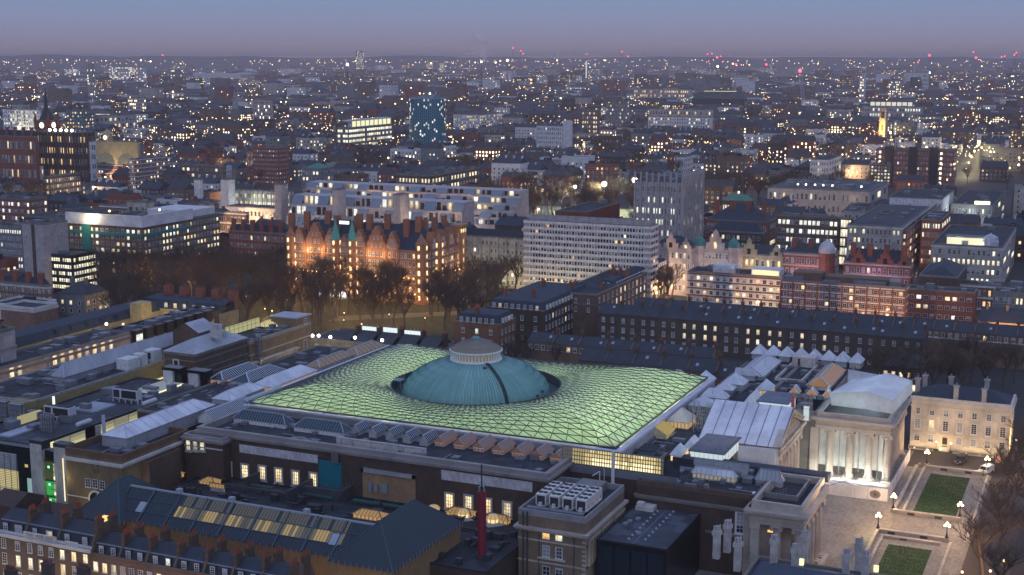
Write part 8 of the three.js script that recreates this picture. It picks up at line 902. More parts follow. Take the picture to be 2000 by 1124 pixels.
for (const [x,y,m,r,h,w,win,lab] of [[231,112,254,262,118,'k',[20,8,3,0.15],'tall dark tower far off at the upper left'],[168,124,178,184,90,'c',[14,4,3,0.2],'slim pale tower left of the tall dark far tower'],[212,131,258,262,62,'w',[9,18,2,0.4],'cluster of pale blocks below the tall dark far tower'],[262,132,284,286,70,'w',[10,8,1,0.2],'pale block right of the tall dark far tower'],[125,135,153,155,40,'w',[6,12,1,0.5,COOL],'low bright white block far off at the upper left'],[332,136,354,356,60,'g',[7,8,1,0.3,PALE],'grey stepped block left of the far stadium'],[695,98,708,710,150,'g',[24,6,2,0.4,MIX],'tallest slim lit tower on the horizon, upper middle'],[1003,115,1016,1018,110,'w',[10,5,1,0.9,[4,3]],'white brightly lit tower on the horizon left of the striped one'],[1078,104,1091,1094,150,'w',[20,6,2,0.15,COOL],'tall pale striped tower on the horizon'],[1047,146,1066,1069,46,'w',[12,7,2,0.1],'white striped block right of the red and green lit tower'],[1034,152,1041,1042,36,'d',[3,1,0,1,[6]],'small tower lit red and green'],[493,196,530,532,44,'p',[8,12,0,0.15,[5]],'pink and white balconied block, upper left middle'],[248,186,280,284,42,'p',[7,10,1,0.35],'pink lit block in the upper left'],[538,112,546,548,90,'g',[14,4,0,0.4],'dim tower on the horizon left of the tallest slim one'],[797,117,810,812,80,'g',[12,6,0,0.4],'dim lit tower on the horizon right of the tallest slim one'],[1680,143,1690,1692,70,'w',[12,2,0,0.4],'slim pale block far off at the upper right'],[1736,158,1762,1764,50,'c',[9,10,0,0.4],'lit block with green stair far off at the upper right'],[1804,136,1814,1816,70,'w',[6,3,0,0],'plain white block beside a dazzling green floodlight'],[1970,146,1985,1988,60,'g',[9,6,0,0.3],'dim block at the far upper right'],[591,109,594,595,90,'c',[14,2,0,0.4],'left of three thin towers on the horizon'],[603,110,606,607,90,'c',[14,2,0,0.4],'middle of three thin towers on the horizon'],[611,108,614,615,90,'c',[14,2,0,0.5],'right of three thin towers on the horizon'],[832,123,845,847,60,'c',[9,7,0,0.5,[0,2]],'lit block below the horizon, upper middle'],[857,124,868,870,60,'c',[9,6,0,0.5],'second lit block below the horizon, upper middle'],[908,115,914,915,90,'k',[10,2,0,0.05],'dark slim tower left of the smoke plume']])C(lab,[x,y,m,r],h,w,win,{fr:0,d:25,clut:0,vis:12,lm:litMat(4),name:'tower_block',cat:'tower block'});
{
const h=32,a=P(356,145,h),b=zAt(476,a[0],h),R1=(b - a[1])/ 2,cz=(a[1] +b)/ 2,cx=a[0] +90,t=thing('stadium','far oval stadium with pale rim and lit base','stadium',null,[cx,0,cz]),m=new MB(t.org),g2=new MB(t.org),rf=new MB(t.org),q=(i,s,y)=>{const an=i / 40*6.283;return [cx +90*s*Math.cos(an),y +5*Math.abs(Math.cos(an*2)),cz +R1*s*Math.sin(an)];};for (let i=0;i<40;i++){m.quad(q(i +1,1,14),q(i,1,14),q(i,1,h),q(i +1,1,h));rf.quad(q(i +1,1,h),q(i,1,h),q(i,0.6,h +3),q(i +1,0.6,h +3));if (i % 3)g2.quad(q(i +1,0.99,2),q(i,0.99,2),q(i,0.99,13),q(i +1,0.99,13));}m.build('rim',WALLS.w,t);rf.build('roof',M('metal',0.4,0.42,0.45),t);g2.build('lit_concourse',glow(1,0.85,0.45,1.2),t,'stuff');foot.push(rect(cx - 95,a[1],cx +95,b));LMK.push(['far stadium',415,145]);
for (const [px,py,hh,lab] of [[1436,152,60,'grey church spire standing out of dark trees'],[457,170,60,'grey church spire, upper left middle']]){const p=P(px,py,hh),s=thing('church_spire',lab,'church',null,[p[0],0,p[1]]),k=new MB(s.org);k.box(p[0] - 5,0,p[1] - 5,p[0] +5,26,p[1] +5);k.build('tower',STONED,s);const e=new MB(s.org);e.lathe(p[0],26,p[1],[[6,0],[3,12],[0,hh - 26]],8);e.build('spire',M('stone',0.28,0.28,0.28),s);}}
{
const h=23,p=P(563,474,h),zE=zAt(832,p[0],h),r=rect(p[0],p[1],xAt(905,zE,h),zE),g=thing('gabled_hotel','grand red terracotta hotel with floodlit gables, chimneys and two green spires','hotel',null,[r.x0 +20,0,(r.z0 +r.z1)/ 2]),O=g.org,F=front(r.x0,0),S=side(r.x0,r.z1),W=r.z1 - r.z0,D=r.x1 - r.x0,terra=M('brick',0.33,0.155,0.085),out=sink(O);
new MB(O).box(r.x0,0,r.z0,r.x1,h,r.z1).build('wall',terra,g);const rf=new MB(O);rf.hip(r.x0 +0.5,r.z0 +0.5,r.x0 +18,r.z1 - 0.5,h,h +10,7).hip(r.x0 +18.1,r.z1 - 16,r.x1 - 0.5,r.z1 - 0.5,h,h +9,6);rf.build('roof',SLATEB,g);
windows(F,r.z0 +1,r.z1 - 1,{rows:6,n:34,v0:1.6,step:3.6,w:1.0,h:1.9,lit:[0.5,0.2,0.05,0.05,0.05,0.05],pal:[0,1]},out);windows(S,2,D - 2,{rows:6,n:22,v0:1.6,step:3.6,w:1.0,h:1.9,lit:0.08,pal:[0,1]},out);
const bd=new MB(O);for (let k=0;k<6;k++){F.slab(bd,r.z0,0.9 +k*3.6,r.z1,1.25 +k*3.6,0,0.16);S.slab(bd,0,0.9 +k*3.6,D,1.25 +k*3.6,0,0.16);}F.slab(bd,r.z0,11.4,r.z1,12.2,0,0.7);S.slab(bd,0,11.4,D,12.2,0,0.7);bd.build('string_course',M('stone',0.5,0.27,0.13),g);
const gable=(f,c,w,hh,base)=>{const m=new MB(O),prof=[[1,0],[0.94,0.22],[0.78,0.34],[0.74,0.48],[0.5,0.6],[0.42,0.76],[0.2,0.86],[0.1,1]];for (let k=0;k<prof.length - 1;k++){const [a,y0]=prof[k],[b,y1]=prof[k +1];f.slab(m,c - w*a,base +hh*y0,c +w*a,base +hh*y1,-3,0.25);}f.slab(m,c - w,0,c - w +0.5,base,0,0.5);f.slab(m,c +w - 0.5,0,c +w,base,0,0.5);m.build('gable',terra,g);windows(f,c - w*0.7,c +w*0.7,{rows:1,n:3,v0:base +0.6,step:3,w:0.95,h:1.8,lit:0.1,d:0.32,pal:[1]},out);windows(f,c - w*0.4,c +w*0.4,{rows:1,n:2,v0:base +hh*0.42,step:3,w:0.8,h:1.3,lit:0.1,d:0.32},out);};
for (const [px,w,hh] of [[584,3.2,7],[615,4.6,9.5],[645,3,7.5],[702,3.2,7.5],[735,4.6,9.5],[766,3,7.5]])gable(F,zAt(px,r.x0,h),w,hh,h);gable(F,zAt(672,r.x0,h),3,8,h - 3);for (const x of [10,22,33,43])gable(S,Math.min(D - 4,x*D / 50),3,7.5,h);
const turret=(f,c,R2,top)=>{const q=f.at(c,0,0.4),m=new MB(O);m.cyl(q[0],0,q[2],R2,h +3,R2,8);m.build('turret',terra,g);const s=new MB(O);s.lathe(q[0],h +3,q[2],[[R2*1.12,0],[R2*1.05,0.4],[R2*0.5,5*top],[0,9.5*top]],8);s.build('turret_roof',top>0.8?plain(0.10,0.34,0.28):terra,g);const lw=new MB(O);for (let k=0;k<7;k++)for (const [dx,dz] of [[-1,0],[0,1]]){if (dx)front(q[0] - R2,0).quad(lw,q[2] - 0.5,2 +k*3.6,q[2] +0.5,3.9 +k*3.6,0.04,tileUV(1,k));else side(0,q[2] +R2).quad(lw,q[0] - 0.5,2 +k*3.6,q[0] +0.5,3.9 +k*3.6,0.04,tileUV(1,k));}lw.build('window',litMat(3),g,'stuff');};
turret(F,r.z0 +1.5,2.2,0.5);turret(F,zAt(657,r.x0,h),2.1,1);turret(F,zAt(689,r.x0,h),2.1,1);turret(F,r.z1 - 2,2.6,0.5);turret(S,D*0.3,2,0.5);
{const m=new MB(O),q=S.at(D - 2,0,0);m.box(q[0] - 3.4,0,q[2] - 3.4,q[0] +3.4,h +7,q[2] +1);m.box(q[0] - 3.9,h +7,q[2] - 3.9,q[0] +3.9,h +8,q[2] +1.5,true);m.build('corner_tower',M('brick',0.36,0.19,0.10),g);const lw=new MB(O);for (let k=0;k<3;k++)side(0,q[2] +1).quad(lw,q[0] - 2.6 +k*1.9,h +4.2,q[0] - 1.3 +k*1.9,h +6,0.05,tileUV(1,k));for (let k=0;k<5;k++)side(0,q[2] +1).quad(lw,q[0] - 0.5,5 +k*4.2,q[0] +0.5,7.4 +k*4.2,0.05,tileUV(0,k));lw.build('window',LITFAR,g,'stuff');}
for (const px of [572,602,637,661,697,706,721,755,797,816])chimney(g,O,r.x0 +rr(5,9),zAt(px,r.x0 +7,h +10),h +3,h +rr(12.5,14.5),1.8,2.6,0,M('brick',0.30,0.12,0.06));for (const t of [0.35,0.6,0.85])chimney(g,O,r.x0 +D*t,r.z1 - 7,h +3,h +12,2.6,1.8,0,M('brick',0.30,0.12,0.06));
{const m=new MB(O),z=zAt(672,r.x0,h),z2=zAt(686,r.x0,h),y=OX(680,436,r.x0).y,gy=new MB(O);F.slab(gy,z - 3,y - 0.9,z2 +0.5,y +1.4,0.5,0.9);gy.build('sign_board',FRD,g);F.slab(m,z - 1.6,y - 0.4,z2 - 0.4,y +0.9,0.92,0.98);m.build('lit_sign',glow(1,1,1,2.2),g);}
sinkWindows(g,out,LITFAR);
const bulbs=new MB(O);for (let k=0;k<30;k++){const s=r.z0 +W*(k +0.5)/ 30,q=F.at(s,11.0,0.9);bulbs.ball(...q,0.28,6);if (k % 3===1)lamp(q[0] - 1.2,12.8,q[2],[1,0.62,0.26],40);}for (let k=0;k<9;k++){const q=S.at(D*(k +0.5)/ 9,11.0,0.9);bulbs.ball(...q,0.28,6);if (k % 2)lamp(q[0],12.8,q[2] +1.2,[1,0.62,0.26],40);}for (let k=0;k<36;k++)bulbs.ball(...F.at(r.z0 +W*(k +0.5)/ 36,4.2,1.6),0.25,6);bulbs.build('facade_lamp',glow(1,0.62,0.22,6),g,'stuff');
for (const px of [600,632,657,689,720,752])lamp(r.x0 - 2.5,h - 2.5,zAt(px,r.x0,h),[1,0.62,0.26],70);lamp(r.x0 - 2.5,6,zAt(672,r.x0,h),[1,0.6,0.22],90);for (let k=0;k<4;k++)lamp(r.x0 - 3.5,2.5,r.z0 +W*(k +0.5)/ 4,[1,0.58,0.2],80);
foot.push(r);shield.push([556,380,910,500,project(r.x0,0,r.z1)[2]]);LMK.push(['gabled hotel',735,400]);}
{
const step=(lab,l,rx,h,n,lev,lit)=>{const p=P(l[0],l[1],h),z1=zAt(rx,p[0],h),t=thing('stepped_terrace',lab,'apartment block',null,[p[0],0,(p[1] +z1)/ 2]),O=t.org,W=z1 - p[1],m=new MB(O),wg=new MB(O),lw=new MB(O),dw=new MB(O),H=h / (lev +1);for (let k=0;k<lev;k++){const x=p[0] - k*3,y1=h - k*H;m.box(x,0,p[1],x +3.2,y1 - H,z1);m.box(x,y1 - H,p[1],x +3,y1 - H +1.0,z1 - 0);const F=front(x +2.9,0);for (let i=0;i<n;i++){const s=p[1] +W*(i +0.15)/ n;F.quad(rnd()<lit?lw:dw,s,y1 - H +1.05,s +W / n*0.7,y1 - 0.3,0.05,tileUV(pick([2,3,4,5]),i % 8));if ((i +k*2)% 5<2){const a=[x - 0.4,y1 - H +0.9],q=(yy,xx,s2)=>[xx,yy,s2];wg.quad(q(a[1],a[0],s),q(a[1],a[0],s +W / n),q(y1 - 0.2,x +2.6,s +W / n),q(y1 - 0.2,x +2.6,s));}}}m.box(p[0] +3,0,p[1],p[0] +16,h,z1);m.build('terrace_wall',M('streak',0.40,0.36,0.36),t);wg.build('winter_garden',plain(0.16,0.21,0.26,{roughness:0.15}),t,'stuff');lw.build('window',LIT,t,'stuff');dw.build('window',DARK,t,'stuff');const dv=new MB(O);for (let i=0;i<=n;i +=2)dv.box(p[0] - lev*3 +3,0,p[1] +W*i / n - 0.15,p[0] +3,h - lev*H +H,p[1] +W*i / n +0.15);dv.build('dividing_wall',WALLS.c,t,'stuff');foot.push(rect(p[0] - 14,p[1],p[0] +16,z1));shield.push([l[0],l[1],rx,l[1] +40,project(p[0],0,z1)[2]]);for (let k=0;k<3;k++)lamp(p[0] - lev*3 - 8,9,p[1] +W*(k +0.5)/ 3,[1,0.80,0.70],220);};
step('far stepped white terrace block with glass winter gardens',[597,356],1012,25,40,5,0.25);step('near stepped white terrace block half hidden behind the gabled hotel',[568,381],902,24,32,3,0.35);LMK.push(['stepped white terraces',800,362]);
for (const [a,b,c,d,lab] of [[535,362,548,562,'first'],[648,372,660,675,'second'],[768,382,782,798,'third']])C(lab +' from the left of three grey lift towers on the near stepped terrace',[a,b,c,d],29,'c',null,{clut:0,vis:20,name:'lift_tower',cat:'tower'});}

// plant, pipes and vents on the museum's flat roofs
for (const [n,k,sc] of [['north_range',34,0.8],['exhibition_pavilion',16,0.9],['west_range',40,0.6],['west_wing',16,0.7],['south_range',24,0.6],['east_range',26,0.6],['brick_wall_range',26,0.8],['chiller_block',12,0.6],['banded_brick_block',14,0.7],['stone_range',20,0.9],['bay_range',12,0.9],['left_roof',8,0.8],['link_range',6,0.6],['brick_tower_block',6,0.6],['stone_tower',5,0.7]]){const g=scene.children.find((o)=>o.name===n),b=new THREE.Box3().setFromObject(g.children.find((o)=>o.name==='roof')),r={x0:b.min.x,x1:b.max.x,z0:b.min.z,z1:b.max.z},y=b.max.y;clutter(g,r,y +0.01,k,sc);const p=new MB(g.org);for (let i=0;i<k / 3;i++){const x=rr(r.x0 +1,r.x1 - 6),z=rr(r.z0 +1,r.z1 - 6);rnd()<0.5?p.bar([x,y +0.35,z],[x +rr(3,6),y +0.35,z],0.22,0.22,6):p.bar([x,y +0.35,z],[x,y +0.35,z +rr(3,6)],0.22,0.22,6);}railing(p,[r.x0 +1.2,r.z0 +1],[r.x0 +1.2,r.z1 - 1],y,1.0,2);p.build('pipe',STEEL,g,'stuff');}

// ---------- bare trees ----------
const auto=[];
const ordw=(n)=>(n<18?ORD[n]:['twenty','thirty','forty','fifty','sixty','seventy','eighty','ninety'][Math.floor((n +1)/ 10)- 2]?((n +1)% 10?['twenty','thirty','forty','fifty','sixty','seventy','eighty','ninety'][Math.floor((n +1)/ 10)- 2] +'-' +ORD[(n +1)% 10 - 1]:['twentieth','thirtieth','fortieth','fiftieth','sixtieth','seventieth','eightieth','ninetieth'][(n +1)/ 10 - 2]):'nineteenth');
const BARK=M('streak',0.10,0.075,0.054),TWIG=plain(0.085,0.062,0.046,{roughness:0.9,side:THREE.DoubleSide}),LEAF=plain(0.105,0.064,0.038,{roughness:0.9,side:THREE.DoubleSide}),PINE=plain(0.02,0.035,0.022,{roughness:0.9,side:THREE.DoubleSide}),BUSH=plain(0.05,0.05,0.02,{roughness:0.9,side:THREE.DoubleSide});
function treeKind(leaves){
const wood=new MB(),crown=new MB(),H=20;
const rv=(s)=>[rr(-s,s),rr(-s,s),rr(-s,s)],add=(a,b,k=1)=>[a[0] +b[0]*k,a[1] +b[1]*k,a[2] +b[2]*k],nz=(v)=>{const l=Math.hypot(...v)||1;return v.map((q)=>q / l);};
const br=(p,d,len,r,k)=>{
const mid=add(add(p,d,len*0.5),rv(len*0.06)),e=add(mid,nz(add(d,rv(0.25))),len*0.5);wood.bar(p,mid,r*2,r*2,k<2?6:3).bar(mid,e,r*1.6,r*1.6,k<2?6:3);
if (k>=2)for (let t=0;t<(k===3?11:4);t++){const q=add(p,add(e,p,-1),rr(0.1,1)),w=nz(add(add(d,rv(0.9)),[0,0.25,0])),L=rr(0.9,2.1),s=nz(add(rv(1),w,0)).map((v)=>v*0.034),tip=add(q,w,L);crown.tri(add(q,s),add(q,s,-1),tip);for (let z=0;z<2;z++){const a=add(q,w,L*rr(0.3,0.8)),b=add(a,nz(add(w,rv(0.9))),rr(0.4,0.9));crown.tri(add(a,s,0.7),add(a,s,-0.7),b);}if (rnd()<leaves){const c=add(q,w,L*rr(0.4,1)),u=rv(0.22),v=rv(0.22);crown.tri(c,add(c,u),add(c,v));}}
if (k<3){const n=k===0?6:4;for (let i=0;i<n;i++){const a=(i +rnd())/ n*6.283,sp=k===0?rr(0.35,0.75):rr(0.4,0.8),c=nz([d[0]*0.8 +Math.cos(a)*sp,d[1]*0.9 +0.15,d[2]*0.8 +Math.sin(a)*sp]);br(i===0||k?add(p,add(e,p,-1),rr(0.55,1)):e,c,len*rr(0.55,0.85),r*0.55,k +1);}}
};
br([0,0,0],nz([rr(-0.06,0.06),1,rr(-0.06,0.06)]),H*0.36,0.42,0);
return [wood.geo(),crown.geo()];
}
const TREES=[0.04,0.12,0.3,0.55].map(treeKind);
function tree(x,z,H,lab,group,k=Math.floor(rnd()*4),wide=1){
const t=thing('bare_tree',lab||'','tree',group,[x,0,z],rnd()*6.28),s=H / 19,[w,c]=TREES[k];for (const [n,g,m] of [['trunk',w,BARK],['crown',c,k>1?LEAF:TWIG]]){const q=new THREE.Mesh(g,m);q.name=n;q.castShadow=q.receiveShadow=true;q.scale.set(s*wide,s,s*wide);t.add(q);}
if (!lab)auto.push([t,x,H*0.6,z,'bare ' +(k>1?'brown leaved':'dark twigged')+' tree']);return t;
}
const inFoot=(x,z,m=0)=>foot.some((f)=>x>f.x0 - m&&x<f.x1 +m&&z>f.z0 - m&&z<f.z1 +m);
const grove=(x0,x1,y0,y1,n,Ha,Hb,group,gap=7)=>{const got=[];for (let k=0;k<n*12&&got.length<n;k++){const [x,z]=P(rr(x0,x1),rr(y0,y1),0);if (inFoot(x,z,3)||got.some((q)=>Math.hypot(q[0] - x,q[1] - z)<gap))continue;got.push([x,z]);tree(x,z,rr(Ha,Hb),null,group);}};
grove(215,1010,572,655,92,16,23,'bare plane trees of the square');grove(190,560,556,602,26,19,25,'bare plane trees of the square');
grove(935,1240,398,440,32,20,27,'bare trees of the far park',8);grove(1380,1660,380,402,28,18,25,'bare trees right of the finned tower',8);grove(690,940,330,352,16,16,22,'bare trees behind the stepped terraces',9);grove(1180,1420,330,360,14,16,22,'bare trees beyond the finned tower',9);grove(0,90,388,402,8,15,19,'bare trees at the left edge');grove(1690,1990,742,790,14,15,19,'bare trees behind the cream house',6);grove(1000,1110,700,730,6,10,13,'bare trees right of the dome',5);grove(1270,1335,585,600,4,16,19,'bare trees before the slab hotel');grove(1780,1960,268,300,10,14,20,'bare trees by the red hotel',10);grove(1400,1500,325,345,8,14,20,'bare trees right of the white stepped block',10);grove(150,500,640,700,6,9,12,'bare trees in the lane of the stone range',8);
[[2,128,13],[16,130,15],[30,127,14],[44,131,15],[-14,129,15],[-30,127,16],[-44,131,15],[58,130,14],[-2,135,15],[-22,137,16]].forEach(([x,z,H],i)=>tree(x,z,H,ORD[i] +' bare tree of the row along the right side of the forecourt','bare forecourt trees',i % 2,1.1));
[[-38,-135],[-20,-137],[-4,-136],[12,-137]].forEach(([x,z],i)=>tree(x,z,9.5,ORD[i] +' small bare street tree before the lit windows of the stone range','street trees',2));
{const leafy=(lab,px,py,h,H,Rr,m,n,cone)=>{const p=P(px,py,h),t=thing(cone?'evergreen_tree':'bush',lab,cone?'tree':'bush',null,[p[0],0,p[1]]),c=new MB(t.org),w=new MB(t.org);w.bar([p[0],0,p[1]],[p[0],H*0.8,p[1]],0.3,0.3,6);w.build('trunk',BARK,t);for (let k=0;k<n;k++){const y=H*(0.1 +0.9*rnd()),rad=Rr*(cone?1 - y / H:Math.sqrt(Math.max(0,1 -(2*y / H - 1)**2)))*Math.sqrt(rr(0.3,1))*rr(0.8,1.15),a=rnd()*6.283,q=[p[0] +rad*Math.cos(a),y,p[1] +rad*Math.sin(a)],s=()=>rr(-0.45,0.45);c.tri(q,[q[0] +s(),q[1] +s(),q[2] +s()],[q[0] +s(),q[1] +s(),q[2] +s()]);}c.build('crown',m,t);};
leafy('dark evergreen tree before the terrace seen from the back',1270,672,0,13,4.4,PINE,3800,true);leafy('olive bush lit from below at the foot of the long gallery',572,1090,6,12.5,4.8,BUSH,3600);leafy('dark bush below the right end of the long gallery',640,1105,6,11,4,PINE,2600);leafy('dark bush nearest the corner of the hipped glass roof',700,1112,6,11,4,PINE,2600);leafy('low dark bush beside the black cube, at the end of the left terrace',142,600,0,9,5,PINE,1600);}
// park ground, paths, lamps and kiosk
{const quad=(n,m,pts,y)=>{const q=new MB(),v=pts.map(([a,b])=>{const p=P(a,b,0);return [p[0],y,p[1]];});q.quad(v[0],v[1],v[2],v[3]);q.build(n,m).userData.kind='structure';};
quad('park_lawn',M('grass',0.05,0.05,0.024),[[190,650],[900,690],[1030,590],[330,566]],0.02);quad('park_path',M('ground',0.16,0.12,0.08),[[640,628],[980,612],[1000,604],[660,618]],0.04);quad('road',M('ground',0.07,0.065,0.06),[[330,564],[1030,588],[1070,572],[360,552]],0.03);quad('sports_pitch',M('ground',0.22,0.24,0.16),[[1030,424],[1240,436],[1240,410],[1050,402]],0.03);
[[648,592],[696,596],[672,612],[671,626],[706,634],[857,591],[905,585],[797,592],[517,604],[531,608],[966,584],[585,620],[760,615],[830,622],[330,600],[420,590],[560,586],[930,612],[260,590],[300,578],[380,612],[450,604],[480,580],[610,572],[740,580],[830,574],[900,566],[990,572]].forEach(([px,py],i)=>{const [x,z]=P(px,py,3.5);const t=thing('park_lamp',ordw(i)+' amber park lamp among the bare trees of the square','lamp','amber lamps of the square',[x,0,z]),m=new MB(t.org);m.cyl(x,0,z,0.08,3.4,0.05,6);m.build('post',DKMET,t);const b=new MB(t.org);b.ball(x,3.6,z,0.24,8);b.build('globe',glow(1,0.66,0.26,5),t);lamp(x,3.6,z,[1,0.60,0.24],120);});  // lamps late in the list are unseen ones, placed to warm the trees
const [x,z]=P(622,580,0),k=thing('kiosk','low white lit kiosk with bright panels among the trees of the square','kiosk',null,[x,0,z]),m=new MB(k.org),l=new MB(k.org);m.box(x,0,z,x +7,3.6,z +14.5);m.build('wall',WALLS.w,k);for (let i=0;i<9;i++)front(x,z).slab(l,0.4 +i*1.55,0.8,1.7 +i*1.55,3.2,0,0.06);l.build('lit_panel',glow(0.95,0.9,1,1.5),k,'stuff');
[[530,520,'first'],[1046,566,'second'],[870,556,'third']].forEach(([px,py,n])=>{const [bx,bz]=P(px,py,0),t=thing('bus',n +' from the left of three red double deck buses by the gabled hotel','bus',null,[bx,0,bz]),b=new MB(t.org),w=new MB(t.org),y=new MB(t.org);b.box(bx - 1.25,0.4,bz - 5.2,bx +1.25,4.3,bz +5.2);b.box(bx - 1.15,4.3,bz - 5,bx +1.15,4.4,bz +5);b.build('body',plain(0.35,0.02,0.02,{roughness:0.35}),t);for (const v of [1.4,3.0])front(bx - 1.25,bz).slab(w,-4.9,v,4.9,v +0.9,0,0.02);w.build('lit_window',glow(0.9,0.85,0.6,0.8),t);for (const s of [-3.4,3]){const g=new THREE.CylinderGeometry(0.5,0.5,2.6,12);g.rotateZ(Math.PI / 2);const q=new THREE.Mesh(g,DKMET);q.name='wheel';q.position.set(0,0.5,s);t.add(q);}});
[[1180,360,36],[1239,352,40],[1056,372,24],[1120,365,24]].forEach(([px,py],i)=>{const g=P(px +(i>1?3:0),416,0),y=OX(px,py,g[0]).y,t=thing('floodlight_mast',ORD[i] +' dazzling white floodlight mast over the pitch in the far park','floodlight',null,[g[0],0,g[1]]),m=new MB(t.org);m.cyl(g[0],0,g[1],0.4,y,0.25,6);m.build('mast',STEEL,t);const b=new MB(t.org);b.ball(g[0],y,g[1],i<2?1.8:1,10);b.build('lamp',glow(1,0.97,0.82,10),t);lamp(g[0] - 2.5,y,g[1],[1,0.92,0.62],i<2?3200:1500);});
}
// ---------- the rest of the town ----------
const fill=[],TONE=[['r','red brick',0.15],['b','brown brick',0.42],['d','dark brick',0.6],['g','grey',0.74],['w','white',0.87],['s','pale stone',1]];
{const cell=(D)=>(D<900?25:D<1600?30:D<2800?42:D<5200?58:105);let D=420;
while (D<10500){const c=cell(D),half=D*0.44;for (let a=-half;a<half;a +=c*rr(0.9,1.3)){
const rt=a +rr(-3,3),fh=D +rr(-c*0.3,c*0.3),x=EYE[0] +fh*cT +rt*sT,z=EYE[2] - fh*sT +rt*cT;if (x<195&&z>-215)continue;const far=D>2800;
const w=c*rr(0.45,0.85),d=c*rr(0.35,0.6),hgt=far?(rnd()<0.06?rr(25,45):rr(8,16)):rnd()<0.12?rr(18,26):rr(9,15),[px,py,fw]=project(x,hgt,z);if (px<-60||px>2060||py<112)continue;const b=project(x,0,z);
const R0=rect(x,z - w / 2,x +d,z +w / 2);if (foot.some((f)=>R0.x1>f.x0 - 2&&R0.x0<f.x1 +2&&R0.z1>f.z0 - 2&&R0.z0<f.z1 +2))continue;
const pw=w*FOC / fw / 2;if (shield.some((s)=>fw<s[4] - 4&&px +pw>s[0]&&px - pw<s[2]&&py<s[3]&&b[1]>s[1]))continue;
if ((px>190&&px<1030&&b[1]>552&&b[1]<700)||(px>930&&px<1240&&b[1]>385&&b[1]<440)||(px>1380&&px<1660&&b[1]>372&&b[1]<408)||(px>1872&&px<1935&&b[1]>262&&b[1]<345))continue;
if (D<2200&&fbm((x*0.0011)% 1 +1,(z*0.0011)% 1 +1,6,201,2)<0.38){if (rnd()<0.25)fill.push([0,x,z,0,0,rr(12,18),fw]);continue;}
fill.push([1,x,z,w,d,hgt,fw,rnd()]);
}D +=c*(D<2800?0.95:1.15);}}
const houses=fill.filter((f)=>f[0]).sort((a,b)=>a[6] - b[6]);fill.filter((f)=>!f[0]).slice(0,14).forEach((f)=>tree(f[1],f[2],f[5],null,'bare trees between the houses'));
const cityW={},cityR=new MB(),cityL=[new MB(),new MB(),new MB()],cityD=new MB();
houses.forEach((f,i)=>{
const [,x,z,w,d,h,fw,q]=f,tone=TONE.find((t)=>q<=t[2]),r=rect(x,z - w / 2,x +d,z +w / 2),own=i<270,kind=hash(i,5)<(fw<2500?0.6:0.3)?'pitched':'flat';let O=[0,0,0],g=null;
if (own){g=thing(kind==='pitched'?'town_house_row':'town_block','','building','buildings of the town behind',[x +d / 2,0,z]);O=g.org;auto.push([g,x,h,z,tone[1] +(kind==='pitched'?' pitched roof building':h>17?' tall flat roofed block':' flat roofed block')]);}  // pitched boxes stand for rows of houses merged into one
const wl=own?new MB(O):cityW[tone[0]]||(cityW[tone[0]]=new MB()),rf=own?new MB(O):cityR,out=own?sink(O):{lit:cityL[i % 3],dark:cityD};if (!own)out.frame=null;
wl.quad([r.x0,0,r.z0],[r.x0,0,r.z1],[r.x0,h,r.z1],[r.x0,h,r.z0]).quad([r.x0,0,r.z1],[r.x1,0,r.z1],[r.x1,h,r.z1],[r.x0,h,r.z1]).quad([r.x1,0,r.z1],[r.x1,0,r.z0],[r.x1,h,r.z0],[r.x1,h,r.z1]).quad([r.x1,0,r.z0],[r.x0,0,r.z0],[r.x0,h,r.z0],[r.x1,h,r.z0]);
if (kind==='pitched'){rf.hip(r.x0 - 0.2,r.z0 - 0.2,r.x1 +0.2,r.z1 +0.2,h,h +Math.min(4.5,d*0.3),w>d?0.6:undefined);if (fw<1700)for (let k=0;k<w / 7;k++){const zc=r.z0 +2 +k*7;if (zc<r.z1 - 1)wl.box(r.x0 +d*0.4,h,zc,r.x0 +d*0.4 +2,h +Math.min(4.5,d*0.3)+1.3,zc +0.9);}}
else{rf.box(r.x0 +0.1,h - 0.2,r.z0 +0.1,r.x1 - 0.1,h +0.02,r.z1 - 0.1);if (fw<2600){wl.rim(r.x0,h,r.z0,r.x1,h +0.7,r.z1,0.35);for (let k=0;k<2;k++){const a=rr(r.x0 +1,r.x1 - 4),b=rr(r.z0 +1,r.z1 - 5);rf.box(a,h,b,a +rr(2,4),h +rr(1,3),b +rr(2,5));}}}
const rows=Math.max(2,Math.floor((h - 1.5)/ 3.3)),far=fw>2600,sp=far?7:3.6,n=Math.max(2,Math.floor(w / sp)),nd=Math.max(2,Math.floor(d / sp)),lit=hash(i,9)<0.16?0.6:hash(i,10)*(far?0.5:0.36),wo={rows:far?Math.ceil(rows / 2):rows,v0:1.6,step:far?6.4:3.3,w:far?2.6:1.35,h:far?2.2:1.7,lit,frame:own&&fw<1300?0.12:0,sill:false,pal:hash(i,12)<0.5?WARM:MIX,d:0.08,bars:0};
if (far)wo.gap=(r2,c2)=>rnd()<(1 - lit)*0.7;windows(front(r.x0,0),r.z0 +0.5,r.z1 - 0.5,{...wo,n},out);windows(side(r.x0,r.z1),0.5,d - 0.5,{...wo,n:nd},out);
if (own){wl.build('wall',WALLS[tone[0]],g);rf.build('roof',kind==='pitched'?(i % 3?SLATE:SLATEB):i % 3?FELT:FELTL,g);sinkWindows(g,out,LITFAR);}
});
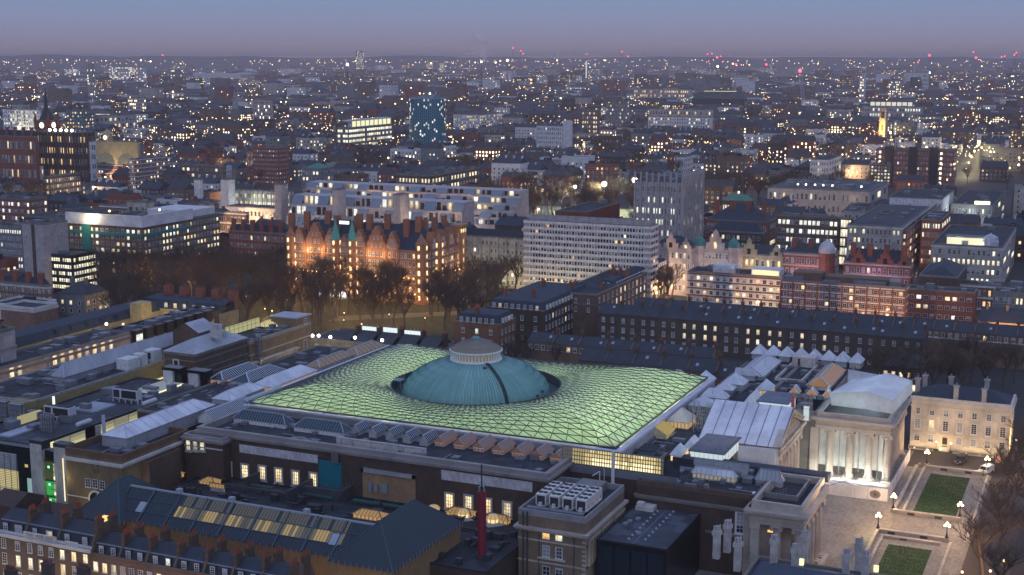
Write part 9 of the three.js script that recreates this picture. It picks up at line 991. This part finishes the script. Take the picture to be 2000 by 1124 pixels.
{const g=thing('distant_town','mass of small dark houses with scattered lit windows reaching to the horizon',null,null);g.userData.kind='stuff';for (const k in cityW)cityW[k].build('wall',WALLS[k],g,'stuff');cityR.build('roof',SLATE,g,'stuff');cityD.build('window',DARK,g,'stuff');[2.5,4,7].forEach((s,k)=>cityL[k].build('window',litMat(s),g,'stuff'));
// lamps of far streets
const sph=new THREE.IcosahedronGeometry(1,1),far=[],v=new THREE.Matrix4();const cols=[[1,0.62,0.26],[1,0.72,0.4],[1,0.88,0.7],[0.9,1,0.9]];
cols.forEach((c,q)=>{const n=[3600,2200,500,120][q],im=new THREE.InstancedMesh(sph,glow(...c,[7,6,7,7][q]),n);for (let k=0;k<n;k++){const py=116.5 +200*Math.pow(rnd(),1.25),px=rr(-10,2010)+(rnd()<0.3?Math.sin(py*0.7)*60:0);let [x,z]=P(px,py,12),fw=project(x,5,z)[2];let y=12;if (fw>11000){const t=rr(9000,14000)/ fw;x=EYE[0] +(x - EYE[0])*t;z=EYE[2] +(z - EYE[2])*t;y=EYE[1] +(12 - EYE[1])*t;fw*=t;}const R2=fw*rr(0.00014,0.0003)*(rnd()<0.04?2.2:1);v.makeScale(R2,R2,R2);v.setPosition(x,y,z);im.setMatrixAt(k,v);}im.name='distant_lamps';tag(im,'scattered ' +['amber','warm','white','greenish'][q] +' pinpoint lamps of the far town',null,null,'stuff');scene.add(im);});}
{const im=new THREE.InstancedMesh(TREES[3][1],TWIG,1500),v=new THREE.Matrix4(),e=new THREE.Euler();let n=0;for (let k=0;k<9000&&n<1500;k++){const [x,z]=P(rr(-20,2020),150 +190*Math.pow(rnd(),1.5),0);if (fbm((x*0.0006)% 1 +1,(z*0.0006)% 1 +1,7,211,3)<0.5||inFoot(x,z,4))continue;const s=rr(0.6,1.05),p=project(x,18*s,z);if (shield.some((q)=>p[2]<q[4]&&p[0]>q[0] - 6&&p[0]<q[2] +6&&p[1]<q[3]&&p[1]>q[1] - 30))continue;v.makeRotationFromEuler(e.set(0,rr(0,6),0));v.scale(new THREE.Vector3(s*1.25,s,s*1.25));v.setPosition(x,0,z);im.setMatrixAt(n++,v);}im.count=n;im.name='distant_trees';tag(im,'dark masses of bare trees among the far houses',null,null,'stuff');scene.add(im);}
{const m=new MB(),n=90,ht=(i)=>55 +75*fbm((i*0.013)% 1,0.37,9,401,4)+30*vnoise((i*0.031)% 1,0.6,12,405);for (let i=0;i<n;i++)for (let j=0;j<2;j++){const p=(k,s,y)=>{const a=-0.45 +0.9*k / n,D=10800 +s*1800;return [EYE[0] +D*Math.cos(TURN +a),y,EYE[2] - D*Math.sin(TURN +a)];};j?m.quad(p(i +1,1,ht(i +1)),p(i,1,ht(i)),p(i,2,-1),p(i +1,2,-1)):m.quad(p(i +1,0,-1),p(i,0,-1),p(i,1,ht(i)),p(i +1,1,ht(i +1)));}m.build('hills',M('ground',0.05,0.047,0.045)).userData.kind='structure';}
const at=(px,py,D)=>{const d=sight(px,py),k=D / Math.hypot(d[0],d[2]);return [EYE[0] +d[0]*k,EYE[1] +d[1]*k,EYE[2] +d[2]*k];};
[[1002,94],[1017,99],[1022,105],[1146,106,1],[1215,101],[1227,110],[1382,106],[1391,105],[1401,112,2],[1408,110],[1413,120],[1384,120],[1438,126,2],[1497,126,2],[1794,122],[1816,108,2],[1902,102],[1907,113,2],[1957,111],[1963,110],[1982,107],[1986,103],[317,108]].forEach(([px,py,k],i)=>{const p=at(px,py,6200),t=thing('beacon_mast',ordw(i)+' from the smoke plume of the thin masts tipped with red lights on the horizon','mast','masts with red lights',[p[0],0,p[2]]),m=new MB(t.org);m.bar([p[0],0,p[2]],p,1.6,1.6,4);m.build('mast',plain(0.2,0.2,0.22),t);const b=new MB(t.org);b.ball(...p,k===2?5:3,8);b.build('beacon_lamp',glow(1,0.06,0.10,5),t);if (k===1){const l=new MB(t.org);l.bar([p[0] - 3,10,p[2]],[p[0] - 3,p[1] - 30,p[2]],5);l.build('lit_mast',glow(1,1,0.9,0.7),t);}});
[[991,118,[1,0.5,0.15],12,9],[678,126,[1,0.85,0.95],12,9],[1816,142,[0.6,1,0.85],9,8],[940,121,[1,0.9,0.6],9,7],[968,122,[1,0.75,0.3],8,6],[1402,130,[1,1,0.8],10,7],[0,166,[1,0.1,0.2],16,6],[1038,168,[1,0.1,0.1],7,4],[1037,159,[0.1,1,0.4],6,4]].forEach(([px,py,c,R2,s],i)=>{const p=at(px,py,5200),t=thing('beacon_light',['orange flare light','dazzling white light at the foot of the tallest slim tower','greenish floodlight beside the plain white block','white light under the smoke plume','amber light right of the smoke plume','white work light below the cluster of red beacons','red light glowing at the left edge','lower red light of the small coloured tower','green light of the small coloured tower'][i] +', far off','light',null,[p[0],0,p[2]]),b=new MB(t.org);b.ball(...p,R2*0.4,10);b.build('lamp',glow(...c,s),t);if (i===3)lamp(p[0] - 60,p[1] +30,p[2],[1,0.75,0.55],14000);const m=new MB(t.org);m.bar([p[0],0,p[2]],[p[0],p[1] - R2,p[2]],2);m.build('mast',DKMET,t);});  // unseen point light near the plume, placed to brighten the smoke
{const a=at(1573,196,2600),b=at(1563,138,2600),t=thing('crane','leaning lattice crane jib tipped with a red light, upper right','crane',null,[a[0],0,a[2]]),m=new MB(t.org);for (const o of [-2.4,2.4])m.bar([a[0],0,a[2] +o],[b[0],b[1],b[2] +o],0.8,0.8,4);for (let k=0;k<20;k++){const q=(s,o)=>[a[0] +(b[0] - a[0])*s,b[1]*s,a[2] +(b[2] - a[2])*s +o];m.bar(q(k / 20,-2.4),q((k +1)/ 20,2.4),0.6,0.6,3);}m.build('jib',plain(0.5,0.5,0.52),t);const l=new MB(t.org);l.ball(...b,3.2,8);l.build('beacon_lamp',glow(1,0.06,0.1,6),t);}
{const m=new THREE.MeshStandardMaterial({roughness:1,transparent:true,opacity:0.10,depthWrite:false});m.color.setRGB(1,0.9,0.85);const p=at(945,121,5600),c=new MB(p);for (let q=0;q<3;q++)for (let k=0;k<14;k++){const n=18,ring=(t,i)=>{const a=i / n*6.283,R2=(10 +34*t)*(0.45 +0.28*q)*(1 +0.22*Math.sin(a*3 +t*9 +q)+0.14*Math.sin(a*5 - t*17))*(t>0.8?Math.sqrt(Math.max(0,(1 - t)*5)):1);return [p[0] +R2*Math.cos(a)- 26*t*sT,p[1] +t*125,p[2] +R2*Math.sin(a)- 26*t*cT +5*Math.sin(t*11)];};for (let i=0;i<n;i++)c.quad(ring(k / 14,i +1),ring(k / 14,i),ring((k +1)/ 14,i),ring((k +1)/ 14,i +1));}const g=c.build('smoke_cloud',m);tag(g,'faint pinkish smoke plume rising over the horizon',null,null,'stuff');}
// lamps of lit streets, and more added at random to warm the fronts
[[1888,330],[1893,318],[1898,306],[1904,295],[1909,286],[1914,277],[1140,282],[1147,272],[1154,262],[1160,254],[1730,268],[1722,278],[1740,258],[1975,318],[1925,322],[1700,640],[1960,650],[300,330],[205,346],[410,330],[640,300],[900,300],[990,322],[1500,330],[1655,300],[1780,345],[560,520],[1290,560],[1480,590],[1600,420],[470,430],[330,570],[700,270],[1400,300],[60,300],[1830,520],[1000,270],[1250,300],[1560,260],[1850,250],...Array.from({length:75},()=>[rr(20,1980),rr(235,470)])].forEach(([px,py],i)=>{const [x,z]=P(px,py,7);if (inFoot(x,z))return;const c=i<15&&i>5?[1,0.62,0.22]:i<6?[1,0.85,0.4]:[1,0.6,0.28],t=thing('street_lamp','','street lamp','street lamps of the town',[x,0,z]),m=new MB(t.org);m.cyl(x,0,z,0.12,6.8,0.08,6);m.build('post',DKMET,t);const b=new MB(t.org);b.ball(x,7,z,project(x,7,z)[2]*0.0006,8);b.build('globe',glow(...c,6),t);lamp(x - 0.6,6.2,z +0.6,c,i<15?1500:1000);auto.push([t,x,7,z,i<6?'yellow street lamp':'amber street lamp']);});
[[1962,1098],[1985,862],[1998,866],[1935,1118],[1880,1120]].forEach(([px,py],i)=>{const [x,z]=P(px,py,4),t=thing('street_lamp',ORD[i] +' amber street lamp glowing through the bare trees right of the forecourt','street lamp',null,[x,0,z]),m=new MB(t.org);m.cyl(x,0,z,0.1,4,0.07,6);m.build('post',DKMET,t);const b=new MB(t.org);b.ball(x,4.2,z,0.24,8);b.build('globe',glow(1,0.6,0.22,6),t);lamp(x,4.2,z,[1,0.55,0.2],150);});
// descriptions of the many
{const bk={};for (const [t,x,y,z,what] of auto){const [px,py]=project(x,y,z);let best=null;for (const L of LMK){const dd=Math.hypot(px - L[1],(py - L[2])*1.6);if (!best||dd<best[0])best=[dd,L];}const L=best[1],dx=px - L[1],dy=py - L[2],dir=Math.abs(dx)>Math.abs(dy)*1.6?(dx<0?'left of':'right of'):dy<0?'above':'below';const k=what +' ' +dir +' the ' +L[0];(bk[k]||(bk[k]=[])).push([best[0],t]);}
for (const k in bk){bk[k].sort((a,b)=>a[0] - b[0]);bk[k].forEach(([,t],i)=>{t.userData.label=(bk[k].length>1?ordw(i)+' closest ':'')+k;});}}
renderer.render(scene,camera);
